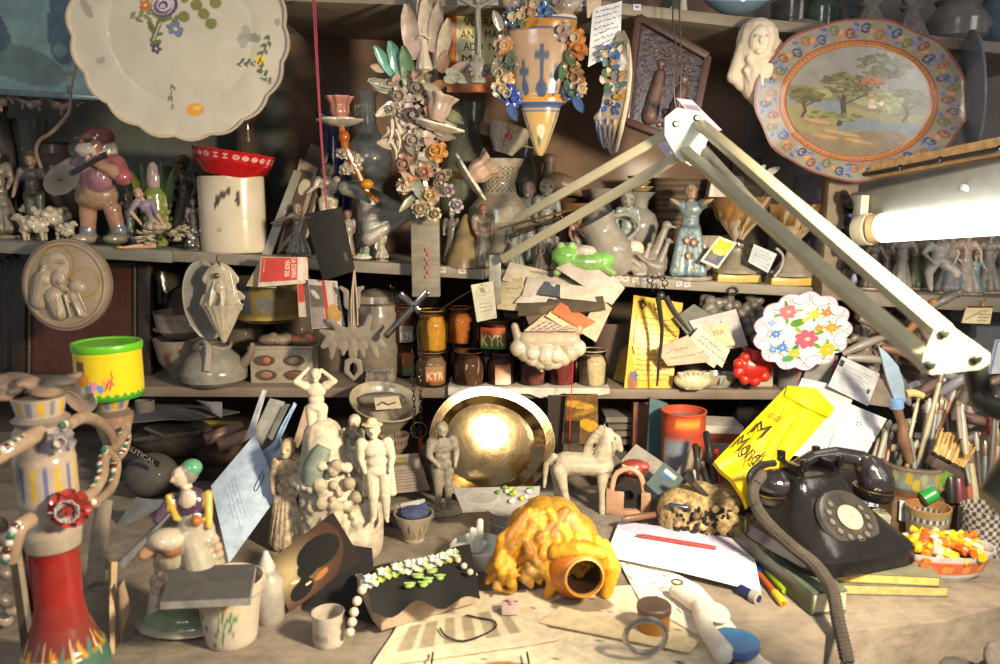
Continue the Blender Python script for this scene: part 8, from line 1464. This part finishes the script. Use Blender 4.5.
P,k=SO(170,645);P=P+Vector((.0,.05,0));ld=E('lady_and_ram_figurine','porcelain lady in purple bodice and green hat riding a curly ram','figurine',P)
h=178*k;K=SK()
for q in(('e',(.02,0,.03),(.30,.2,.03),'#a59c88'),('e',(.02,0,.06),(.26,.16,.03),'#75866c'),('e',(0,0,.08),(.2,.13,.05),'#6a7d5c'),('e',(.05,0,.40),(.20,.13,.15),'#b5a894'),('c',(-.12,0,.30),(-.18,-.02,.08),.045,.03,'#b5ada0'),('c',(.2,0,.3),(.2,0,.1),.05,.03,'#a59c8e'),('e',(.0,-.06,.50),(.12,.11,.14),'#b0a48c'),('e',(-.01,-.14,.60),(.10,.09,.06),'#c4b5a0'),('c',(-.06,-.15,.58),(-.12,-.18,.53),.045,.035,'#b58a6c'),('e',(.02,-.15,.55),(.06,.05,.05),'#9a6a48'),('e',(.12,-.04,.58),(.11,.10,.16),'#b3a996'),('c',(.10,-.08,.6),(.18,-.1,.3),.07,.10,'#a9a290'),('e',(.10,-.02,.76),(.10,.075,.10),'#4a3452'),('e',(.10,-.07,.80),(.05,.03,.07),'#c9b5a4'),('c',(.08,-.02,.84),(.06,-.02,.90),.032,.03,'#cdb8a4'),('e',(.05,-.03,.925),(.05,.055,.06),'#cdb8a4'),('e',(.02,-.08,.92),(.014,.016,.014),'#c9a898'),('e',(.085,0,.94),(.055,.06,.065),'#8a8078'),('e',(.10,.01,.965),(.06,.06,.05),'#4f9a72'),('c',(.0,-.04,.80),(-.07,-.10,.70),.035,.025,'#4a3452'),('c',(.2,-.03,.82),(.22,-.1,.66),.028,.02,'#c9a84a'),('c',(-.01,-.07,.82),(.03,-.08,.70),.02,.02,'#c9a83a'),('e',(.16,-.12,.70),(.03,.03,.03),'#b5642c'),('e',(.03,-.08,.95),(.007,.005,.005),'#3a2c26')):
    if q[0]=='c':K.cap([h*v for v in q[1]],[h*v for v in q[2]],q[3]*h,q[4]*h,q[5])
    else:K.ell([h*v for v in q[1]],tuple(h*v for v in q[2]),(0,0,0),q[3])
R=random.Random(5)
for i in range(60):a=R.uniform(0,2*PI);K.ell([h*(.05+.19*math.cos(a)),h*(-.10*abs(math.sin(a))-.02),h*(.42+.16*math.sin(a*3))],h*.03,col=R.choice(['#b5a894','#a89b86','#c0a08c','#8f9a80']))
K.obj('body',ld,'glaze',vox=h/95,dust=.2,smooth=1,flat=.001)
s=slab('blue_letter','large pale blue letter page hanging forward with a paper clip','letter',[(255,434),(279,494),(229,563),(211,486)],[1.42,1.34,1.22,1.34],.001,'#a9bbcf',bend=.006,res=20)
s.scrawl(4,.2,.55,.8,.8,'#7a8ba5',w=.0006,seed=4);B=MB('#5a5c60');B.tube([s.p(u_,v_,.001)for u_,v_ in((.55,.1),(.62,.32),(.68,.3),(.63,.12),(.58,.14))],.0007,5,sm=3);B.obj('paper_clip',s.ob,'metal')
for i,(q,Y,c_,lab)in enumerate((([(262,390),(267,390),(252,440),(246,436)],1.50,'#b5b8c0','pale envelope edge rising highest in the cluster behind the blue letter'),([(270,398),(285,402),(262,446),(252,436)],1.52,'#8a8a84','grey folded booklet in the cluster behind the blue letter'),([(294,402),(296,404),(276,446),(268,452)],1.48,'#8fa8cc','bright blue envelope on edge in the cluster behind the blue letter'),([(305,406),(316,412),(298,448),(292,446)],1.50,'#a08a72','cream brown card right of the bright blue envelope'),([(276,404),(290,404),(272,440),(258,432)],1.54,'#6f6f6a','dark folded sheet in the cluster behind the blue letter'),([(262,452),(280,436),(284,474),(270,492)],1.46,'#a5b5cc','torn light blue envelope low in the cluster beside the dress statue'))):slab('envelope',lab,'envelope',q,[Y,Y,Y-.05,Y-.05],.003,c_,noise=.001,seed=i)
for i,(q,Y,c_,lab)in enumerate((([(136,497),(172,500),(140,520),(114,528)],1.42,'#6f7276','dim grey folded sheet left of the lady and ram'),([(168,512),(172,514),(124,568),(118,560)],1.22,'#8a8c8e','thin grey white sheet on edge left of the lady and ram'),([(96,498),(112,500),(104,578),(84,588)],[1.2,1.2,1.16,1.16],'#8a7d6e','curled brownish grey paper roll behind the painted column'),([(108,560),(117,562),(114,654),(110,654)],[1.02,1.02,.98,.98],'#b59a78','pale wooden strip standing right of the painted column'),([(118,590),(124,580),(130,610),(120,646)],1.0,'#8f7a60','thin curled brown strip beside the pale wooden strip'),([(128,400),(240,412),(190,420),(110,426)],[1.8,1.8,1.6,1.6],'#5b5a5e','grey sheet lying under the lowest shelf at left'),([(196,400),(222,402),(222,418),(210,410)],1.7,'#6c6c74','grey envelope corner under the lowest shelf at left'))):slab('loose_sheet',lab,'paper',q,Y,.002,c_,bend=.006,noise=.001,seed=i)
P,k=SO(180,500);pile=P
B=MB('#2b2521');B.box((0,0,.03),(.34,.22,.06));B.obj('dark_tray',None,'matte',loc=P+Vector((-.02,.22,0)),bevel=.004,label='dark low tray at the back left of the bench piled with clutter',cat='tray')
zt_=ZT+.061
blob('black_bag','crumpled black bag with white print on the dark tray at left','bag',Vector((at(165,450,1.60).x,1.66,zt_)),[('e',(0,0,.4),(1.1,.6,.5),'#1a1716'),('e',(.5,-.2,.5),(.6,.4,.4),'#24201e'),('c',(-.8,-.5,.5),(.8,-.55,.7),.08,.08,'#2f2a28'),('c',(-.5,-.55,.8),(.6,-.5,.3),.07,.07,'#141211')],.085,'satin',vox=.003)
s=Slab([at(122,440,1.50),at(160,462,1.50),at(158,468,1.50),at(120,446,1.50)],.0008);s.build('printed_strap','#191615',label='black strap with white lettering across the black bag at left',cat='strap');s.text('NAUTICAL',.02,.1,.9,.9,'#8f8a84')
for i,(q,c_,lab)in enumerate((((205,440,232,428),'#8a6a5c','left brown pink leather slipper under the shelf at left'),((218,446,240,430),'#94786a','right brown pink leather slipper under the shelf at left'))):
    c=at(q[0],q[1],1.58);B=MB(c_);B.tube([(0,0,0),(.03,.02,.008),(.06,.05,.016)],[.012,.014,.008],10,sm=3);B.obj('slipper',None,'satin',loc=c,label=lab,cat='slipper')
B=MB('#4a3324');q=at(222,450,1.66);B.ell((0,0,0),(.06,.05,.03));B.obj('brown_brush_pad',None,'matte',loc=q,label='rough brown pad behind the slippers',cat='pad',mot=.5)
B=MB('#7d6a24');q=at(208,424,1.66);B.tube([at(176,422,1.66)-q,at(240,424,1.66)-q],.006,8);B.obj('yellow_ruler',None,'plastic',loc=q,label='yellow ruler edge lying under the lowest shelf at left',cat='ruler')
P,k=SO(142,505);B=MB('#4a4743');B.ell((0,0,.045),(.055,.05,.045));B.obj('grey_ball',None,'matte',loc=P+Vector((0,.05,0)),label='large smooth dark grey ball shaped stone left of the lady and ram',cat='stone')
P_=at(146,420,1.70);pot('white_mug','small dim white mug with brown flowers under the lowest shelf at left','mug',P_,.045,[(0,0),(.42,0),(.45,.1),(.46,1),(.42,1),(.4,.1),(0,.08)],'#6f6a66',stamps=[('e',.5,.025,.03,.006,0,'#6a3a30')])
BS='#c9bca4'
P,k=SO(330,562);ft=E('fountain_sculpture','unglazed cream rocky fountain basin sculpture with fluted shell rim','sculpture',P+Vector((0,.05,.001)));K=SK();R=random.Random(9)
for a,b,ra,rb in(((0,0,.02),(0,0,.12),.062,.05),((-.01,0,.12),(-.015,0,.20),.05,.035),((.035,-.01,.02),(.05,0,.10),.05,.035),((.03,.02,.12),(.035,.02,.18),.035,.02)):K.cap(a,b,ra,rb,BS)
for i in range(120):a=R.uniform(PI,2*PI);z=R.uniform(.005,.17);K.ell((.06*math.cos(a)+.01,.054*math.sin(a),z),R.uniform(.006,.012),col=R.choice([BS,'#b5a78e','#a3957c']))
for i in range(16):a=PI*1.0+PI*i/15;K.ell((-.01+.056*math.cos(a),.048*math.sin(a),.128+.003*math.sin(i*3)),.009,col='#cfc4ae')
K.obj('rock',ft,'matte',vox=.0026,smooth=1,bump=.5,mot=.4,dust=.2)
B=MB('#7d8a7c');B.tube([(-.025,-.035,.14),(-.02,-.04,.165),(-.005,-.035,.195)],[.022,.02,.012],12,sm=3);B.obj('green_patina',ft,'matte',mot=.4)
q_=ft.location
fig('venus_statue','cream unglazed nude statue with arms raised behind the head, on top of the fountain','statue',Vector((at(318,445,q_.y).x,q_.y,at(318,447,q_.y-.0).z)),80*k,.1,skin=BS,hair='#bfb196',fat=1.15,fin='matte',dust=.1,mot=.2,arms=[((-.24,-.04,.86),(-.10,.04,1.0)),((.24,-.04,.86),(.08,.04,.98))],legs=[((-.06,-.05,.28),(-.08,.02,.045)),((.05,-.02,.28),(.04,0,.045))],vox=.0013)
fig('hatted_man_statue','cream statue of a man in wide brimmed hat and coat, right of the fountain','statue',Vector((at(380,530,q_.y-.05).x,q_.y-.05,at(380,522,q_.y-.05).z)),102*k,.1,skin=BS,top=BS,hair='#cdb992',hat='brim',fin='matte',dust=.1,mot=.25,vox=.0014,fat=1.1,lean=-.1,extra=lambda K:[K.cap((s_*.09,.03,.6),(s_*.13,.04,.28),.05,.04,BS)for s_ in(-1,1)])
fig('music_figure_statue','small cream and grey figure playing a pipe between the venus and the hatted man','statue',Vector((at(356,478,q_.y).x,q_.y,at(356,482,q_.y).z)),68*k,-.3,skin=BS,top='#8f8878',fin='matte',dust=.2,vox=.0014,baby=True,arms=[((-.18,-.1,.7),(-.08,-.18,.86)),((.18,-.1,.7),(.1,-.18,.84))])
P,k=SO(286,556);fig('draped_woman_statue','pale peach statue of a woman in a long pleated dress left of the fountain','statue',P+Vector((0,.04,0)),112*k,-.2,skin='#c9b294',top='#c0a888',bot='#c2ac8c',hair='#b59c78',skirt=(.19,.02),fin='matte',dust=.1,vox=.0015,hat='bun',extra=lambda K:[K.cap((.10*math.sin(a),-.09,.5),(.2*math.sin(a),-.16*math.cos(a),.05),.018,.02,'#cdb898')for a in np.linspace(-1.1,1.1,8)])
P,k=SO(443,512);fig('boy_statue','pale grey cream statue of a boy with rolled trousers before the silver dish','statue',P,92*k,.35,skin='#b5ab96',top='#a69d8a',bot='#9c9280',hair='#a0937c',fin='matte',dust=.3,fat=1.1,base=.22,vox=.0014,arms=[((.0-.16,-.03,.65),(-.08,-.12,.56)),((.16,-.02,.66),(.12,-.1,.54))])
P=at(376,452,1.56)
pot('white_bowl','large tilted white enamel bowl full of papers under the lowest shelf','bowl',at(380,430,1.62),.075,[(0,0),(.35,0),(.62,.3),(.88,.85),(.98,.95),(.97,1),(.84,.9),(.55,.3),(0,.1)],'#a89e88',rx=.30,ry=.22,dust=.2)
blob('grey_bundle','grey cloth bundle lying in the tilted white bowl','cloth',at(382,400,1.62),[('e',(0,0,0),(1,.5,.3)),('c',(-.7,-.3,.1),(.7,-.3,.2),.15,.15)],.055,'cloth','#6f665a',vox=.003)
slab('paper_label','cream paper with black print in the tilted white bowl','paper',[(374,398),(398,396),(402,408),(376,410)],1.54,.0008,'#b9ac92',[('l',[(.1,.6),(.3,.4),(.5,.65),(.8,.5)],.06,'#3a342c')],res=20)
pot('banded_bowl','small bowl with brown banding below the tilted white bowl','bowl',at(394,456,1.56),.045,[(0,0),(.35,0),(.6,.5),(.72,1),(.67,1),(.5,.4),(0,.2)],'#8a7a66',stamps=[('m',lambda x,z:(z>.028)&(z<.038)&(np.floor(x*60)%2==0),'#4a342a')],sub=6,seg=130)
s=slab('newspaper_clipping','pale newspaper clipping with a small picture beside the boy statue','newspaper',[(387,456),(418,453),(430,490),(390,494)],1.52,.001,'#a89c90',[('b',.1,.08,.6,.3,'#6d6a3c'),('b',.12,.1,.58,.2,'#9a9456')]+[('b',.1,.4+.08*i,.85,.43+.08*i,'#85796e')for i in range(7)],res=40)
P,k=SO(415,520);blob('shell_heap','heap of grey shells and scraps at the foot of the boy statue','shells',P,[('e',(R.uniform(-1,1),R.uniform(-.5,.5),R.uniform(.1,.4)),(.3,.25,.15),R.choice(['#7a7268','#5f4f44','#8f877a']),(R.random(),R.random(),0))for i in range(14)],.05,'matte',vox=.002)
P=at(418,400,1.56);ch=E('key_chain','steel chain with rings, a red tag and keys hanging in front of the jars','chain',P)
B=MB('#8f8d88')
for j in range(2):
    for i in range(17):
        q=at(412+j*9-j*i*.25+i*.2,352+i*5.2,1.56-.003*j)-P;B.tube([q+(Vector((.003*math.cos(t),.0,.0075*math.sin(t)))if i%2 else Vector((0,.003*math.cos(t),.0075*math.sin(t))))for t in np.linspace(0,2*PI,10)],.0011,5)
B.obj('links',ch,'chrome',mot=.4);B=MB('#a8a59e');q=at(419,430,1.555)-P;B.tube([q+Vector((.016*math.cos(t),0,.016*math.sin(t)))for t in np.linspace(0,2*PI,25)],.0015,6);B.obj('key_ring',ch,'chrome')
B=MB('#8f2420');B.tube([at(420,438,1.55)-P,at(421,452,1.55)-P],.004,8);B.obj('red_tag',ch,'plastic');B=MB('#a39c8c');bar(B,at(422,444,1.548)-P,at(419,482,1.548)-P,.009,.003,up=(0,-1,0));B.obj('key',ch,'metal');B=MB('#8a8274');bar(B,at(424,444,1.545)-P,at(428,480,1.545)-P,.007,.003,up=(0,-1,0));B.obj('key',ch,'metal')
Yc=.93;P,k=S(66,lambda x:ZT,Yc);kz=lambda y:at(56,y,Yc).z-ZT
co=E('painted_candelabrum','tall painted ceramic candelabrum with striped drums, red foot and dotted scroll arms, left front','candelabrum',P)
m=k;stc=[('b',(i*.0625),kz(493),i*.0625+.03,kz(458),['#c9a21c','#5f6a94'][i%2])for i in range(16)]+[('b',i*.0714,kz(414),i*.0714+.036,kz(396),['#c9a21c','#6f7488'][i%2])for i in range(14)]+[('e',.3+.04*i,kz(640),.017,.006,i,['#c9921c','#3f7a6c','#c9b48c'][i%3])for i in range(14)]+[('e',.58+.02*math.cos(a),kz(440)+.007*math.sin(a),.012,.006,0,'#9a8a94')for a in np.linspace(0,6.3,8)]
B=MB('#b0a08e');B.lathe([(0,0,'#3f6a5c'),(44*m,0,'#3f6a5c'),(42*m,kz(660),'#3f6a5c'),(38*m,kz(646),'#8a7a3c'),(35*m,kz(643),'#7d2a20'),(25*m,kz(618),'#8a2018'),(22*m,kz(600),'#9a1a16'),(23*m,kz(548),'#a01c18'),(25*m,kz(545),'#ada08e'),(27*m,kz(530)),(24*m,kz(510)),(27*m,kz(498)),(27*m,kz(495)),(27*m,kz(457)),(26*m,kz(454)),(25*m,kz(430)),(21*m,kz(424),'#8a7d74'),(25*m,kz(418),'#8a7d74'),(20*m,kz(414)),(24*m,kz(396)),(0,kz(394))],128,sub=6,stamps=stc);B.obj('column',co,'glaze',dust=.2,mot=.2)
K=SK();R=random.Random(4)
for i in range(14):K.ell((R.uniform(-44,26)*m,R.uniform(-.02,.02),kz(390)+R.uniform(-.004,.012)),(R.uniform(8,18)*m,.02,.006),(0,R.uniform(-.4,.4),0),R.choice(['#6a5d55','#7d7068','#8a6f5c','#4f4742']))
K.obj('dusty_top_cup',co,'matte',vox=.003,dust=.4)
Yt=1.24
def cq(px,py,Y=Yc):return at(px,py,Y)-P
def arm(pts,r):
    B=MB('#a88f76');pts=[(x,y,.93+(Y-1.1)*2.2)for x,y,Y in pts];r*=.78;B.tube([cq(*p)for p in pts],r,10,sm=5);ar=B.obj('scroll_arm',co,'glaze',dust=.2)
    B=MB('#2f6a58');sp_=smoothpath([cq(*p)for p in pts],5)
    for i,q in enumerate(sp_):B.ell(tuple(np.array(q)+np.array((0,-r*.95,r*.35))),.0048,col=['#2f6a58','#cfc6b4','#5a2a28','#cfc6b4'][i%4],nu=8,nv=6)
    B.obj('painted_dots',ar,'glaze')
arm([(66,426,1.10),(82,418,1.12),(98,422,1.15),(110,434,1.18),(112,450,1.2)],.010);arm([(70,500,1.10),(90,494,1.12),(102,476,1.14),(104,458,1.16),(116,446,1.2),(126,430,1.23)],.010);arm([(106,450,1.16),(116,462,1.18),(112,486,1.16),(96,502,1.12)],.009);arm([(-20,466,1.06),(8,450,1.07),(26,440,1.08),(40,432,1.09)],.013);arm([(122,424,1.24),(128,436,1.24),(124,452,1.24),(114,462,1.22)],.007)
arm([(10,560,1.06),(18,530,1.06),(30,520,1.07)],.012)
kt=Yt/FPX;q=cq(113,412,Yt);B=MB('#a89a8a');zc=lambda y:at(113,y,Yt).z-P.z
B.M=Matrix.Translation((q.x,q.y,0));B.lathe([(0,zc(450)),(10*kt,zc(448)),(19*kt,zc(420),'#9a7860'),(20*kt,zc(413),'#6f5c54'),(17*kt,zc(411),'#6f5c54'),(14*kt,zc(408)),(18*kt,zc(397)),(0,zc(396.5))],84,sub=4,stamps=[('b',i*.0714,zc(408),i*.0714+.036,zc(396),['#c9a21c','#6f7488'][i%2])for i in range(14)]);B.obj('side_cup',co,'glaze',dust=.2)
B=MB('#b5a294');B.petal(cq(84,412,.98),(-.5,-.2,1),(0,-1,0),.035,.018,'#b59a90',curl=.2);B.petal(cq(84,412,.98),(.7,-.2,1),(0,-1,0),.035,.02,'#c0b5ae',curl=.2);B.obj('bud',co,'glaze')
B=MB('#a8302a');B.rose(cq(70,508,.90),(.3,-1,.1),.022,'#a03a34','#b9aca4',layers=3,n=8);B.obj('red_flower',co,'glaze');B=MB('#8a7f88');B.rose(cq(62,440,.90),(.3,-1,0),.014,'#9a8f94','#b9aca4',layers=2,n=6);B.obj('flower',co,'glaze')
s=slab('white_rod','white edged dark slat leaning in front of the painted candelabrum','slat',[(8,545),(20,542),(40,672),(24,672)],[.90,.90,.92,.92],.006,'#4a3c32',[('b',.55,0,1,1,'#c9b592')],res=20)
blob('shell_encrusted_ornament','rough pale shell encrusted ornament at the left edge behind the slat','ornament',S(-2,lambda x:ZT,1.04)[0],[('e',(R.uniform(-.3,.3),R.uniform(-.2,.2),.1+.09*i),(.16,.14,.10),R.choice(['#8a7c70','#a09080','#6f5f55']),(R.random(),R.random(),0))for i in range(24)],.075,'satin',vox=.003,dust=.3)
